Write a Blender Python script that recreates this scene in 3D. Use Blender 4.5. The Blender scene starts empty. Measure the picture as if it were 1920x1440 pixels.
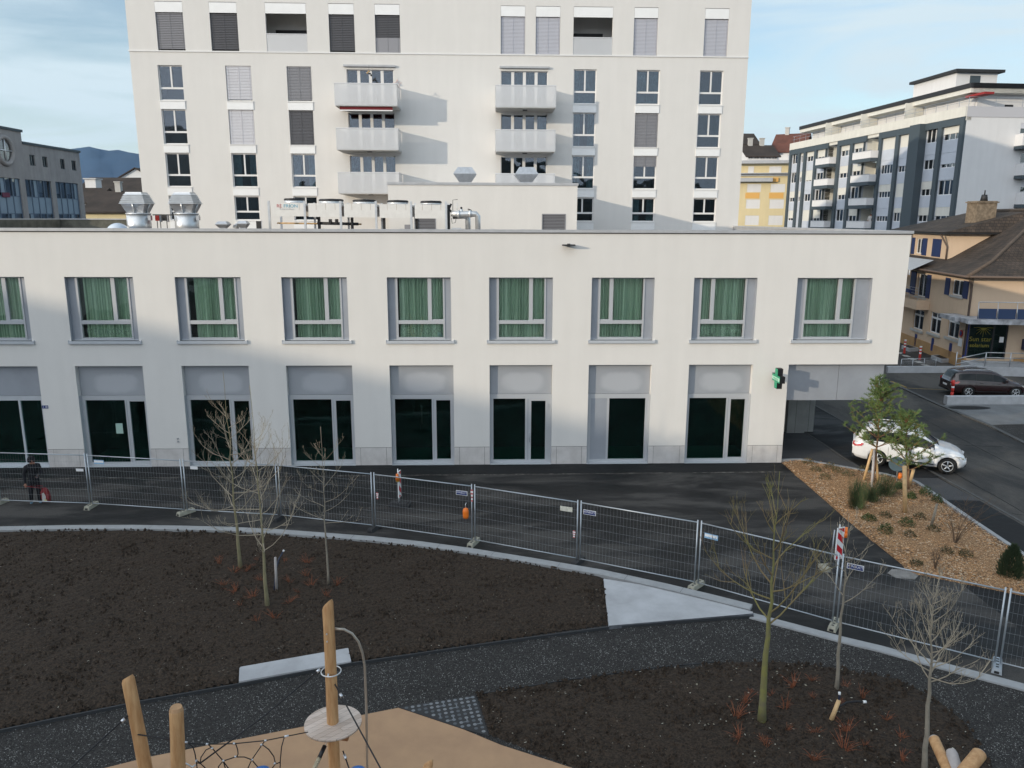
import bpy, math, random
from mathutils import Vector, Matrix
import numpy as np
R_ = math.radians
random.seed(7)
SC = bpy.context.scene
COL = SC.collection
# ---------------------------------------------------------------- camera
FPX = 1460.0                      # focal length in pixels of the 1920 px photograph
CAMP = Vector((0.0, -32.5, 10.5))
_p, _r, _y = R_(12.01), 0.00385, R_(-1.929)
_fw = Vector((-math.sin(_y)*math.cos(_p), math.cos(_y)*math.cos(_p), -math.sin(_p)))
_rt = Vector((math.cos(_y), math.sin(_y), 0)); _up = _rt.cross(_fw)
_R = _rt*math.cos(_r)+_up*math.sin(_r); _U = -_rt*math.sin(_r)+_up*math.cos(_r)
cd = bpy.data.cameras.new('camera'); cam = bpy.data.objects.new('camera', cd); COL.objects.link(cam)
cam.matrix_world = Matrix(((_R.x, _U.x, -_fw.x, CAMP.x), (_R.y, _U.y, -_fw.y, CAMP.y), (_R.z, _U.z, -_fw.z, CAMP.z), (0, 0, 0, 1)))
cd.sensor_width = 36; cd.lens = FPX/1920*36; cd.clip_start = .1; cd.clip_end = 20000
SC.camera = cam
# ---------------------------------------------------------------- light
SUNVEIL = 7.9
SUN_AZ, SUN_EL = R_(56), R_(10.9)          # light travels to +x (right) and +y (away)
w = bpy.data.worlds.new('World'); SC.world = w; w.use_nodes = True
nt = w.node_tree; nt.nodes.clear()
out = nt.nodes.new('ShaderNodeOutputWorld'); bg = nt.nodes.new('ShaderNodeBackground')
sky = nt.nodes.new('ShaderNodeTexSky'); sky.sky_type = 'NISHITA'; sky.sun_disc = False
sky.sun_elevation = SUN_EL; sky.sun_rotation = R_(180)+SUN_AZ   # sun stands behind the camera's left shoulder
sky.altitude = 400; sky.air_density = 1.0; sky.dust_density = 1.2; sky.ozone_density = 1.5
bg.inputs[1].default_value = 0.15
# thin high cloud veil, laid out by direction in the sky
tc = nt.nodes.new('ShaderNodeTexCoord'); mp = nt.nodes.new('ShaderNodeMapping'); nz = nt.nodes.new('ShaderNodeTexNoise')
mp.inputs['Scale'].default_value = (1.2, 1.2, 7.0); mp.inputs['Rotation'].default_value = (0.05, 0.12, 0.3)
nz.inputs['Scale'].default_value = 2.2; nz.inputs['Detail'].default_value = 7; nz.inputs['Roughness'].default_value = .55
nz.inputs['Distortion'].default_value = .6
cr = nt.nodes.new('ShaderNodeValToRGB'); cr.color_ramp.elements[0].position = .40; cr.color_ramp.elements[1].position = .62; cr.color_ramp.elements[0].color = (.10, .10, .10, 1)
cr.color_ramp.elements[1].color = (.9, .9, .9, 1)
mx = nt.nodes.new('ShaderNodeMix'); mx.data_type = 'RGBA'
L = nt.links.new
L(tc.outputs['Generated'], mp.inputs[0]); L(mp.outputs[0], nz.inputs[0]); L(nz.outputs[0], cr.inputs[0])
sx_ = nt.nodes.new('ShaderNodeSeparateXYZ'); L(tc.outputs['Generated'], sx_.inputs[0])
hz_ = nt.nodes.new('ShaderNodeMapRange'); hz_.inputs[1].default_value = 0; hz_.inputs[2].default_value = .32; hz_.inputs[3].default_value = .40; hz_.inputs[4].default_value = 0
L(sx_.outputs[2], hz_.inputs[0]); am = nt.nodes.new('ShaderNodeMath'); am.operation = 'ADD'; am.use_clamp = True
L(hz_.outputs[0], am.inputs[0]); L(cr.outputs[0], am.inputs[1])
# veil brightened towards the sun (forward scattering), added to raise skylight on the facade
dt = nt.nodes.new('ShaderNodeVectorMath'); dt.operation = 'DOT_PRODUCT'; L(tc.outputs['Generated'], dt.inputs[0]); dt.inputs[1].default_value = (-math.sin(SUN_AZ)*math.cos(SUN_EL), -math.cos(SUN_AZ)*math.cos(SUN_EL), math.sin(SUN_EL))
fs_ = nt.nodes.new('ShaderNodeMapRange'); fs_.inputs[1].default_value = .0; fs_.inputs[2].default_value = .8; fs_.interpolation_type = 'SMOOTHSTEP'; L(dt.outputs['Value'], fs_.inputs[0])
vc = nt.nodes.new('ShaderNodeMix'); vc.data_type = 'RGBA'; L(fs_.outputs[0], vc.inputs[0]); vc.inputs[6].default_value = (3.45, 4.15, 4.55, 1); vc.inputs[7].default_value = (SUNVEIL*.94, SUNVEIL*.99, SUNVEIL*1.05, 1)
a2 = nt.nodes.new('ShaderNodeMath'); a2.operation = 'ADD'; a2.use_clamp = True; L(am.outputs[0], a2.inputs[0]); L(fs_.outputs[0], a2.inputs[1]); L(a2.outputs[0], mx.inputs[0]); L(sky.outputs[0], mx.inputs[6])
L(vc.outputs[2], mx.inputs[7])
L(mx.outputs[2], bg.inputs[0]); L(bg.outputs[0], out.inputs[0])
sd = bpy.data.lights.new('sun', 'SUN'); sun = bpy.data.objects.new('sun', sd); COL.objects.link(sun)
sd.energy = 2.0; sd.angle = R_(0.6); sd.color = (1.0, .86, .66)
_L = Vector((math.sin(SUN_AZ)*math.cos(SUN_EL), math.cos(SUN_AZ)*math.cos(SUN_EL), -math.sin(SUN_EL)))
sun.rotation_euler = _L.to_track_quat('-Z', 'Y').to_euler(); sun.location = (-60, -80, 60)
SC.view_settings.view_transform = 'Standard'; SC.view_settings.look = 'None'; SC.view_settings.gamma = 1
SC.view_settings.use_curve_mapping = False; SC.view_settings.exposure = 0.45
SC.render.engine = 'CYCLES'
SC.cycles.max_bounces = 6; SC.cycles.transparent_max_bounces = 24

# ---------------------------------------------------------------- surveying: photo pixel -> point on a real plane
def ray(px, py): return _R*(px-960)-_U*(py-720)+_fw*FPX
def PZ(px, py, z=0.0):
    d = ray(px, py); t = (z-CAMP.z)/d.z; return CAMP+d*t
def PY(px, py, y=0.0):
    d = ray(px, py); t = (y-CAMP.y)/d.y; return CAMP+d*t
def PD(px, py, dep):
    d = ray(px, py); f = Vector((_fw.x, _fw.y, 0)).normalized(); return CAMP+d*(dep/d.dot(f))
def PT(g, px, py):              # point above ground point g, seen at that pixel (returns point at g's distance)
    d = ray(px, py); h = (g-CAMP).xy.length; return CAMP+d*(h/d.xy.length)
class Pl:
    """vertical plane: origin a, along u (horizontal, left to right seen from outside), n outward"""
    def __init__(s, a, b):
        s.a = Vector((a[0], a[1], 0)); d = Vector((b[0]-a[0], b[1]-a[1], 0)); s.len = d.length
        s.u = d.normalized(); s.n = s.u.cross(Vector((0, 0, 1)))
    def p(s, x, o, z): return s.a+s.u*x+s.n*o+Vector((0, 0, z))
    def uv(s, px, py, o=0.0):
        d = ray(px, py); q = s.a+s.n*o; t = (q-CAMP).dot(s.n)/d.dot(s.n); h = CAMP+d*t-q
        return h.dot(s.u), h.z
FAC = Pl((0, 0), (1, 0)); TOW = Pl((0, 23), (1, 23))

# ---------------------------------------------------------------- materials
def _n(nt, t): return nt.nodes.new(t)
def mat(name, col, rough=.7, metal=0, var=0, vs=3, bump=0, bs=20, spec=.5, col2=None, coord='Object', lo=.35, hi=.65, det=6, alpha=1, coat=0, sc3=None, trans=0):
    m = bpy.data.materials.new(name); m.use_nodes = True; t = m.node_tree; b = t.nodes['Principled BSDF']
    b.inputs['Base Color'].default_value = (*col, 1); b.inputs['Roughness'].default_value = rough
    b.inputs['Metallic'].default_value = metal; b.inputs['Specular IOR Level'].default_value = spec
    if coat: b.inputs['Coat Weight'].default_value = coat
    if var or col2 or bump:
        tc = _n(t, 'ShaderNodeTexCoord'); src = tc.outputs[coord]
        if sc3:
            mp = _n(t, 'ShaderNodeMapping'); mp.inputs['Scale'].default_value = sc3; t.links.new(src, mp.inputs[0]); src = mp.outputs[0]
    if var or col2:
        nz = _n(t, 'ShaderNodeTexNoise'); nz.inputs['Scale'].default_value = vs; nz.inputs['Detail'].default_value = det
        nz.inputs['Roughness'].default_value = .6; t.links.new(src, nz.inputs[0])
        r = _n(t, 'ShaderNodeValToRGB'); c2 = col2 or tuple(c*(1-var) for c in col)
        c1 = col if col2 else tuple(min(1, c*(1+var*.5)) for c in col)
        r.color_ramp.elements[0].position = lo; r.color_ramp.elements[1].position = hi
        r.color_ramp.elements[0].color = (*c2, 1); r.color_ramp.elements[1].color = (*c1, 1)
        t.links.new(nz.outputs[0], r.inputs[0]); t.links.new(r.outputs[0], b.inputs['Base Color'])
    if bump:
        n2 = _n(t, 'ShaderNodeTexNoise'); n2.inputs['Scale'].default_value = bs; n2.inputs['Detail'].default_value = 5
        bp = _n(t, 'ShaderNodeBump'); bp.inputs['Strength'].default_value = min(1, bump); bp.inputs['Distance'].default_value = .02
        t.links.new(src, n2.inputs[0]); t.links.new(n2.outputs[0], bp.inputs['Height']); t.links.new(bp.outputs[0], b.inputs['Normal'])
    if alpha < 1: b.inputs['Alpha'].default_value = alpha
    return m
def glassmat(name, tint=(.8, .9, .88), refl=.10, rough=.02, rtint=(1, 1, 1)):
    m = bpy.data.materials.new(name); m.use_nodes = True; t = m.node_tree; t.nodes.clear()
    o = _n(t, 'ShaderNodeOutputMaterial'); mix = _n(t, 'ShaderNodeMixShader'); tr = _n(t, 'ShaderNodeBsdfTransparent')
    gl = _n(t, 'ShaderNodeBsdfGlossy'); fr = _n(t, 'ShaderNodeFresnel'); ad = _n(t, 'ShaderNodeMath')
    tr.inputs[0].default_value = (*tint, 1); gl.inputs['Roughness'].default_value = rough; gl.inputs[0].default_value = (*rtint, 1)
    fr.inputs[0].default_value = 1.5; ad.operation = 'ADD'; ad.use_clamp = True; ad.inputs[1].default_value = refl
    tc = _n(t, 'ShaderNodeTexCoord'); nz = _n(t, 'ShaderNodeTexNoise'); nz.inputs['Scale'].default_value = 1.3; nz.inputs['Detail'].default_value = 1
    bp = _n(t, 'ShaderNodeBump'); bp.inputs['Strength'].default_value = .25; bp.inputs['Distance'].default_value = .02
    t.links.new(tc.outputs['Object'], nz.inputs[0]); t.links.new(nz.outputs[0], bp.inputs['Height']); t.links.new(bp.outputs[0], gl.inputs['Normal'])
    t.links.new(fr.outputs[0], ad.inputs[0]); t.links.new(ad.outputs[0], mix.inputs[0])
    t.links.new(tr.outputs[0], mix.inputs[1]); t.links.new(gl.outputs[0], mix.inputs[2]); t.links.new(mix.outputs[0], o.inputs[0])
    return m
M = {}
def stucco(name, col, streak=.06):
    """fine mineral render: soft mottling, faint vertical rain streaks, grain"""
    m = bpy.data.materials.new(name); m.use_nodes = True; t = m.node_tree; b = t.nodes['Principled BSDF']
    b.inputs['Roughness'].default_value = .92; b.inputs['Specular IOR Level'].default_value = .2
    tc = _n(t, 'ShaderNodeTexCoord')
    n1 = _n(t, 'ShaderNodeTexNoise'); n1.inputs['Scale'].default_value = .8; n1.inputs['Detail'].default_value = 6; n1.inputs['Roughness'].default_value = .65
    mp = _n(t, 'ShaderNodeMapping'); mp.inputs['Scale'].default_value = (1.6, 1.6, .14)
    n2 = _n(t, 'ShaderNodeTexNoise'); n2.inputs['Scale'].default_value = 1.4; n2.inputs['Detail'].default_value = 6
    n3 = _n(t, 'ShaderNodeTexNoise'); n3.inputs['Scale'].default_value = 60; n3.inputs['Detail'].default_value = 4
    t.links.new(tc.outputs['Object'], n1.inputs[0]); t.links.new(tc.outputs['Object'], mp.inputs[0]); t.links.new(mp.outputs[0], n2.inputs[0]); t.links.new(tc.outputs['Object'], n3.inputs[0])
    ad = _n(t, 'ShaderNodeMath'); ad.operation = 'ADD'; t.links.new(n1.outputs[0], ad.inputs[0]); t.links.new(n2.outputs[0], ad.inputs[1])
    mr = _n(t, 'ShaderNodeMapRange'); mr.inputs[1].default_value = .7; mr.inputs[2].default_value = 1.3; mr.inputs[3].default_value = 1-streak; mr.inputs[4].default_value = 1+streak*.4
    t.links.new(ad.outputs[0], mr.inputs[0])
    mu = _n(t, 'ShaderNodeMix'); mu.data_type = 'RGBA'; mu.blend_type = 'MULTIPLY'; mu.inputs[0].default_value = 1; mu.inputs[6].default_value = (*col, 1)
    t.links.new(mr.outputs[0], mu.inputs[7]); t.links.new(mu.outputs[2], b.inputs['Base Color'])
    bp = _n(t, 'ShaderNodeBump'); bp.inputs['Strength'].default_value = .35; bp.inputs['Distance'].default_value = .01
    t.links.new(n3.outputs[0], bp.inputs['Height']); t.links.new(bp.outputs[0], b.inputs['Normal'])
    return m
def asphalt(name, c1, c2, c3, wet=0.0, vs=.45, stretch=(.35, 1, 1)):
    """patchy asphalt: fine aggregate + large stains, wetter patches are smoother"""
    m = bpy.data.materials.new(name); m.use_nodes = True; t = m.node_tree; b = t.nodes['Principled BSDF']
    tc = _n(t, 'ShaderNodeTexCoord'); mp = _n(t, 'ShaderNodeMapping'); mp.inputs['Scale'].default_value = stretch
    mp.inputs['Rotation'].default_value = (0, 0, .12)
    n1 = _n(t, 'ShaderNodeTexNoise'); n1.inputs['Scale'].default_value = vs; n1.inputs['Detail'].default_value = 12; n1.inputs['Roughness'].default_value = .70; n1.inputs['Distortion'].default_value = .35
    n2 = _n(t, 'ShaderNodeTexNoise'); n2.inputs['Scale'].default_value = 28; n2.inputs['Detail'].default_value = 4; n2.inputs['Roughness'].default_value = .8
    t.links.new(tc.outputs['Object'], mp.inputs[0]); t.links.new(mp.outputs[0], n1.inputs[0]); t.links.new(tc.outputs['Object'], n2.inputs[0])
    r = _n(t, 'ShaderNodeValToRGB'); e = r.color_ramp.elements
    e[0].position = .43; e[0].color = (*c1, 1); e[1].position = .49; e[1].color = (*c2, 1); x = e.new(.575); x.color = (*c3, 1)
    t.links.new(n1.outputs[0], r.inputs[0])
    mr = _n(t, 'ShaderNodeMapRange'); mr.inputs[1].default_value = .3; mr.inputs[2].default_value = .7; mr.inputs[3].default_value = .6; mr.inputs[4].default_value = 1.4
    t.links.new(n2.outputs[0], mr.inputs[0])
    mu = _n(t, 'ShaderNodeMix'); mu.data_type = 'RGBA'; mu.blend_type = 'MULTIPLY'; mu.inputs[0].default_value = 1
    t.links.new(r.outputs[0], mu.inputs[6]); t.links.new(mr.outputs[0], mu.inputs[7]); t.links.new(mu.outputs[2], b.inputs['Base Color'])
    rr = _n(t, 'ShaderNodeMapRange'); rr.inputs[1].default_value = .4; rr.inputs[2].default_value = .55; rr.inputs[3].default_value = .9-wet; rr.inputs[4].default_value = .92
    t.links.new(n1.outputs[0], rr.inputs[0]); t.links.new(rr.outputs[0], b.inputs['Roughness']); b.inputs['Specular IOR Level'].default_value = .35
    bp = _n(t, 'ShaderNodeBump'); bp.inputs['Strength'].default_value = .5; bp.inputs['Distance'].default_value = .01
    t.links.new(n2.outputs[0], bp.inputs['Height']); t.links.new(bp.outputs[0], b.inputs['Normal'])
    return m
def speckle(name, base, base2, fleck, scale=60, thr=.93, bump=1, bs=40):
    """loose grains: every voronoi cell is a grain, a few of them pale"""
    m = bpy.data.materials.new(name); m.use_nodes = True; t = m.node_tree; b = t.nodes['Principled BSDF']
    b.inputs['Roughness'].default_value = .85; b.inputs['Specular IOR Level'].default_value = .3
    tc = _n(t, 'ShaderNodeTexCoord'); v = _n(t, 'ShaderNodeTexVoronoi'); v.inputs['Scale'].default_value = scale
    t.links.new(tc.outputs['Object'], v.inputs['Vector'])
    sp = _n(t, 'ShaderNodeSeparateColor'); t.links.new(v.outputs['Color'], sp.inputs[0])
    nz = _n(t, 'ShaderNodeTexNoise'); nz.inputs['Scale'].default_value = 1.1; nz.inputs['Detail'].default_value = 5; t.links.new(tc.outputs['Object'], nz.inputs[0])
    r = _n(t, 'ShaderNodeValToRGB'); r.color_ramp.elements[0].color = (*base2, 1); r.color_ramp.elements[1].color = (*base, 1)
    r.color_ramp.elements[0].position = .0; r.color_ramp.elements[1].position = .9; t.links.new(sp.outputs[0], r.inputs[0])
    # pale grains gather where the large noise is high
    ad = _n(t, 'ShaderNodeMath'); ad.operation = 'MULTIPLY_ADD'; ad.inputs[1].default_value = .22; t.links.new(nz.outputs[0], ad.inputs[0]); t.links.new(sp.outputs[1], ad.inputs[2])
    g = _n(t, 'ShaderNodeMapRange'); g.inputs[1].default_value = thr+.11; g.inputs[2].default_value = thr+.15; t.links.new(ad.outputs[0], g.inputs[0])
    mx = _n(t, 'ShaderNodeMix'); mx.data_type = 'RGBA'; t.links.new(g.outputs[0], mx.inputs[0]); t.links.new(r.outputs[0], mx.inputs[6]); mx.inputs[7].default_value = (*fleck, 1)
    t.links.new(mx.outputs[2], b.inputs['Base Color'])
    n2 = _n(t, 'ShaderNodeTexNoise'); n2.inputs['Scale'].default_value = bs; n2.inputs['Detail'].default_value = 6; t.links.new(tc.outputs['Object'], n2.inputs[0])
    bp = _n(t, 'ShaderNodeBump'); bp.inputs['Strength'].default_value = bump; bp.inputs['Distance'].default_value = .03
    t.links.new(n2.outputs[0], bp.inputs['Height']); t.links.new(bp.outputs[0], b.inputs['Normal'])
    return m
M['stucco'] = stucco('stucco', (.70, .685, .665), .04); M['stucco2'] = stucco('stucco_tower', (.685, .675, .66), .04)
M['coping'] = mat('coping', (.44, .45, .47), .45, .2, var=.1, vs=2)
M['coping_under'] = mat('coping_under', (.05, .05, .05), .8)
M['alu'] = mat('alu', (.50, .53, .57), .42, .15, var=.05, vs=1.5, coat=.1)
M['alu_dark'] = mat('alu_dark', (.33, .355, .40), .45, .15, var=.08, vs=1)
M['frame'] = mat('frame', (.47, .49, .52), .38, .15, coat=.15)
M['whiteframe'] = mat('whiteframe', (.72, .72, .72), .45)
M['whitepanel'] = mat('whitepanel', (.80, .81, .82), .35, coat=.2, var=.03, vs=2)
M['blind'] = mat('blind', (.62, .62, .66), .45, .1); M['blindlt'] = mat('blindlt', (.50, .51, .57), .45, .1); M['blinddk'] = mat('blinddk', (.10, .10, .11), .45, .2)
M['blindmid'] = mat('blindmid', (.26, .26, .28), .45, .2)
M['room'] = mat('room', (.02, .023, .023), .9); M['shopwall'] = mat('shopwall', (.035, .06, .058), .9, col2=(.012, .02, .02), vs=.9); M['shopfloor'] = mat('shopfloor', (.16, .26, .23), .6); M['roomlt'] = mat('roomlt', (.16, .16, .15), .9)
M['glass'] = glassmat('glass', (.92, .98, .95), .035); M['glass_shop'] = glassmat('glass_shop', (.50, .72, .68), .01, rtint=(.6, .85, .8), rough=.05)
M['glass_sky'] = glassmat('glass_sky', (.6, .66, .68), .045, rtint=(.8, .87, 1))
M['curtain'] = mat('curtain', (.78, .88, .74), .85, col2=(.34, .46, .35), vs=1.0, sc3=(11, 11, .12), lo=.38, hi=.62)  # vertical noise streaks put pleat shade and sheer-layer tones into the cloth colour
M['curtainT'] = mat('curtainT', (.25, .40, .42), .85, var=.3, vs=4); M['curtainW'] = mat('curtainW', (.6, .6, .58), .85)
M['perf'] = mat('perf', (.72, .73, .75), .5, .3, alpha=.60); M['rail'] = mat('rail', (.66, .67, .69), .4, .3)
M['slab'] = mat('slab', (.46, .45, .43), .85, var=.08, vs=2)
M['red'] = mat('red', (.16, .012, .018), .8); M['redb'] = mat('redb', (.55, .03, .02), .5)
M['galv'] = mat('galv', (.50, .52, .55), .38, .75, var=.12, vs=6); M['galvlt'] = mat('galvlt', (.66, .68, .70), .32, .6, var=.1, vs=4)
M['dark'] = mat('dark', (.02, .02, .022), .6); M['black'] = mat('black', (.008, .008, .01), .5)
M['chill'] = mat('chill', (.72, .71, .69), .5, .05, var=.06, vs=3)
M['wire'] = mat('wire', (.34, .36, .38), .5, .6)
M['post'] = mat('post', (.42, .46, .50), .4, .6)
M['concrete'] = mat('concrete', (.42, .43, .45), .85, var=.12, vs=2.5, bump=.2, bs=40)
M['kerb'] = mat('kerb', (.31, .32, .33), .8, var=.1, vs=4, bump=.2, bs=60)
M['slabc'] = mat('slabc', (.34, .345, .36), .85, col2=(.44, .45, .47), vs=1.3, bump=.15, bs=50)
M['plinth'] = mat('plinth', (.50, .48, .47), .85, col2=(.60, .58, .57), vs=2.2, bump=.15, bs=40)
M['rubber'] = mat('rubber', (.42, .265, .155), .95, col2=(.36, .225, .135), vs=1.6, bump=.3, bs=90)
M['steel'] = mat('steel_edge', (.03, .033, .037), .6)
M['asph'] = asphalt('asphalt_lot', (.005, .0055, .0062), (.019, .0185, .0188), (.058, .055, .052), .3, .55, (.32, 1, 1))
M['asph_new'] = asphalt('asphalt_new', (.0045, .005, .006), (.0075, .008, .009), (.015, .015, .016), .3)
M['asph_old'] = asphalt('asphalt_street', (.028, .0275, .027), (.050, .047, .044), (.085, .079, .072), .1, .3, (1, .4, 1))
M['walk'] = asphalt('asphalt_walk', (.055, .055, .058), (.068, .068, .071), (.080, .079, .080), 0, .3)
M['pave'] = mat('paving', (.16, .165, .17), .85, var=.2, vs=1, bump=.2)
M['paint'] = mat('roadpaint', (.42, .42, .40), .7, var=.4, vs=6); M['yellow'] = mat('yellowpaint', (.22, .15, .05), .7, var=.3, vs=6)
M['soil'] = speckle('soil', (.046, .031, .0205), (.011, .0075, .005), (.14, .12, .10), 30, 1.0, 1, 16)
M['gravel'] = speckle('gravel', (.050, .047, .045), (.004, .004, .004), (.25, .25, .24), 60, .955, .9, 45)
M['mulch'] = speckle('mulch', (.36, .205, .10), (.13, .07, .035), (.50, .34, .20), 32, .85, .7, 25)
M['chipA'] = mat('chipA', (.50, .27, .12), .85, var=.5, vs=9); M['chipB'] = mat('chipB', (.13, .075, .04), .85, var=.4, vs=9); M['chipC'] = mat('chipC', (.56, .44, .31), .85, var=.3, vs=9)
M['ground'] = asphalt('ground_far', (.04, .04, .04), (.055, .053, .05), (.07, .068, .06), 0, .05)
M['wood'] = mat('wood', (.56, .34, .165), .65, col2=(.40, .205, .085), vs=2.5, sc3=(6, 6, .8), bump=.35, bs=22, det=10); M['woodend'] = mat('woodend', (.42, .25, .13), .75, var=.2, vs=12)
M['woodgrey'] = mat('woodgrey', (.40, .37, .36), .75, var=.15, vs=5)
M['stake'] = mat('stake', (.58, .39, .20), .7, var=.2, vs=6)
M['rope'] = mat('rope', (.012, .012, .015), .7); M['ropew'] = mat('ropew', (.42, .36, .25), .9, var=.4, vs=40); M['ferrule'] = mat('ferrule', (.6, .62, .66), .3, .8)
M['bark'] = mat('bark', (.27, .235, .14), .9, col2=(.19, .175, .10), vs=6, sc3=(1, 1, .4), bump=.4, bs=30)
M['barkg'] = mat('bark_mossy', (.21, .205, .055), .9, col2=(.15, .135, .08), vs=3, bump=.4, bs=30)
M['barkgrey'] = mat('bark_grey', (.28, .25, .20), .9, col2=(.2, .175, .14), vs=5, bump=.4, bs=30)
M['twig'] = mat('twig', (.36, .31, .235), .9, var=.3, vs=2); M['twigr'] = mat('twig_reddish', (.20, .13, .08), .9, col2=(.20, .19, .06), vs=1.0)
M['dogwood'] = mat('dogwood', (.30, .065, .025), .8, col2=(.20, .08, .035), vs=2)
M['pine'] = mat('pine_needles', (.15, .21, .06), .8, col2=(.07, .125, .04), vs=1.7); M['pinebark'] = mat('pine_bark', (.21, .115, .06), .9, var=.3, vs=10)
M['broom'] = mat('broom_shrub', (.085, .125, .045), .85, col2=(.045, .07, .028), vs=3); M['leafd'] = mat('leaf_dark', (.025, .05, .012), .6, col2=(.05, .085, .02), vs=5)
M['dry'] = mat('dry_herb', (.10, .085, .04), .9, col2=(.06, .06, .03), vs=5)
M['blue'] = mat('signblue', (.012, .03, .16), .4); M['sky_blue'] = mat('signpale', (.25, .45, .65), .4); M['white'] = mat('white', (.78, .79, .8), .5)
M['orange'] = mat('orange', (.85, .20, .02), .4); M['green'] = mat('greensign', (.0, .30, .15), .35)
M['yellowl'] = mat('lens_yellow', (.65, .38, .05), .3)
M['foot'] = mat('foot_concrete', (.34, .33, .27), .9, var=.25, vs=8, bump=.3, bs=40); M['footdk'] = mat('foot_rubber', (.03, .031, .034), .8)

# ---------------------------------------------------------------- mesh builder
class MB:
    def __init__(s): s.v = []; s.f = []; s.m = []; s.sm = []
    def add(s, vs, fs, m=0, smooth=False):
        k = len(s.v); s.v += [tuple(v) for v in vs]
        for f in fs: s.f.append([k+i for i in f]); s.m.append(m); s.sm.append(smooth)
        return s
    def quad(s, a, b, c, d, m=0): return s.add([a, b, c, d], [(0, 1, 2, 3)], m)
    def box(s, x0, x1, y0, y1, z0, z1, m=0):
        return s.add([(x0, y0, z0), (x1, y0, z0), (x1, y1, z0), (x0, y1, z0), (x0, y0, z1), (x1, y0, z1), (x1, y1, z1), (x0, y1, z1)],
                     [(0, 3, 2, 1), (4, 5, 6, 7), (0, 1, 5, 4), (1, 2, 6, 5), (2, 3, 7, 6), (3, 0, 4, 7)], m)
    def pbox(s, P, x0, x1, o0, o1, z0, z1, m=0):
        k = [P.p(x, o, z) for z in (z0, z1) for x, o in ((x0, o1), (x1, o1), (x1, o0), (x0, o0))]
        return s.add(k, [(0, 3, 2, 1), (4, 5, 6, 7), (0, 1, 5, 4), (1, 2, 6, 5), (2, 3, 7, 6), (3, 0, 4, 7)], m)
    def prism(s, pts, z0, z1, m=0, mtop=None):
        n = len(pts); a = sum(pts[i][0]*pts[(i+1) % n][1]-pts[(i+1) % n][0]*pts[i][1] for i in range(n))
        if a < 0: pts = pts[::-1]
        k = len(s.v); s.v += [(p[0], p[1], z0) for p in pts]+[(p[0], p[1], z1) for p in pts]
        s.f.append([k+n+i for i in range(n)]); s.m.append(m if mtop is None else mtop); s.sm.append(False)
        s.f.append([k+n-1-i for i in range(n)]); s.m.append(m); s.sm.append(False)
        for i in range(n): s.f.append([k+i, k+(i+1) % n, k+n+(i+1) % n, k+n+i]); s.m.append(m); s.sm.append(False)
        return s
    def tube(s, pts, rad, n=8, m=0, caps=True, smooth=True):
        pts = [Vector(p) for p in pts]; N = len(pts)
        if not hasattr(rad, '__len__'): rad = [rad]*N
        up = Vector((0, 0, 1)); prev = None; rings = []; k = len(s.v)
        for i, p in enumerate(pts):
            d = (pts[min(i+1, N-1)]-pts[max(i-1, 0)]); d = d.normalized() if d.length > 1e-9 else up
            if prev is None:
                a = d.cross(up if abs(d.z) < .95 else Vector((1, 0, 0))).normalized()
            else:
                a = (prev-d*prev.dot(d)); a = a.normalized() if a.length > 1e-6 else d.cross(up).normalized()
            prev = a; b = d.cross(a)
            for j in range(n):
                t = 2*math.pi*j/n; s.v.append(tuple(p+(a*math.cos(t)+b*math.sin(t))*rad[i]))
        for i in range(N-1):
            for j in range(n):
                s.f.append([k+i*n+j, k+i*n+(j+1) % n, k+(i+1)*n+(j+1) % n, k+(i+1)*n+j]); s.m.append(m); s.sm.append(smooth)
        if caps:
            s.f.append([k+n-1-j for j in range(n)]); s.m.append(m); s.sm.append(False)
            s.f.append([k+(N-1)*n+j for j in range(n)]); s.m.append(m); s.sm.append(False)
        return s
    def cyl(s, c, r, z0, z1, n=24, m=0, r2=None): return s.tube([(c[0], c[1], z0), (c[0], c[1], z1)], [r, r if r2 is None else r2], n, m)
    def lathe(s, c, prof, n=24, m=0): return s.tube([(c[0], c[1], z) for r, z in prof], [r for r, z in prof], n, m)
    def build(s, name, mats, parent=None, loc=None, world=True):
        me = bpy.data.meshes.new(name)
        if not isinstance(mats, (list, tuple)): mats = [mats]
        off = Vector((0, 0, 0))
        if parent and world:
            q = parent
            while q: off += q.location; q = q.parent
        if loc is not None and not parent: off = Vector(loc)
        V = np.array(s.v, dtype=np.float64).reshape(-1, 3)-np.array(off[:]) if (world and (parent or loc is not None)) else np.array(s.v)
        me.from_pydata([tuple(p) for p in V], [], s.f)
        for mm in mats: me.materials.append(M[mm] if isinstance(mm, str) else mm)
        me.polygons.foreach_set('material_index', s.m); me.polygons.foreach_set('use_smooth', s.sm); me.update()
        o = bpy.data.objects.new(name, me); COL.objects.link(o)
        if parent: o.parent = parent
        elif loc is not None: o.location = loc
        return o
def tag(o, label=None, cat=None, group=None, kind=None):
    if label: o['label'] = label
    if cat: o['category'] = cat
    if group: o['group'] = group
    if kind: o['kind'] = kind
    return o
def empty(name, loc, label, cat, group=None, rz=0):
    o = bpy.data.objects.new(name, None); COL.objects.link(o); o.location = loc; o.rotation_euler = (0, 0, rz)
    o.empty_display_size = .2
    return tag(o, label, cat, group)
def struct(name, mb, mt): return tag(mb.build(name, mt), kind='structure')
def copy_tree(o, parent=None, only=None):
    c = o.copy(); COL.objects.link(c); c.parent = parent
    for ch in [x for x in KIDS.get(o.name, []) if (only is None or x.name.split('.')[0] in only)]: copy_tree(ch, c)
    return c
KIDS = {}
def index_kids(o):
    KIDS[o.name] = list(o.children)
    for c in o.children: index_kids(c)
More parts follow.
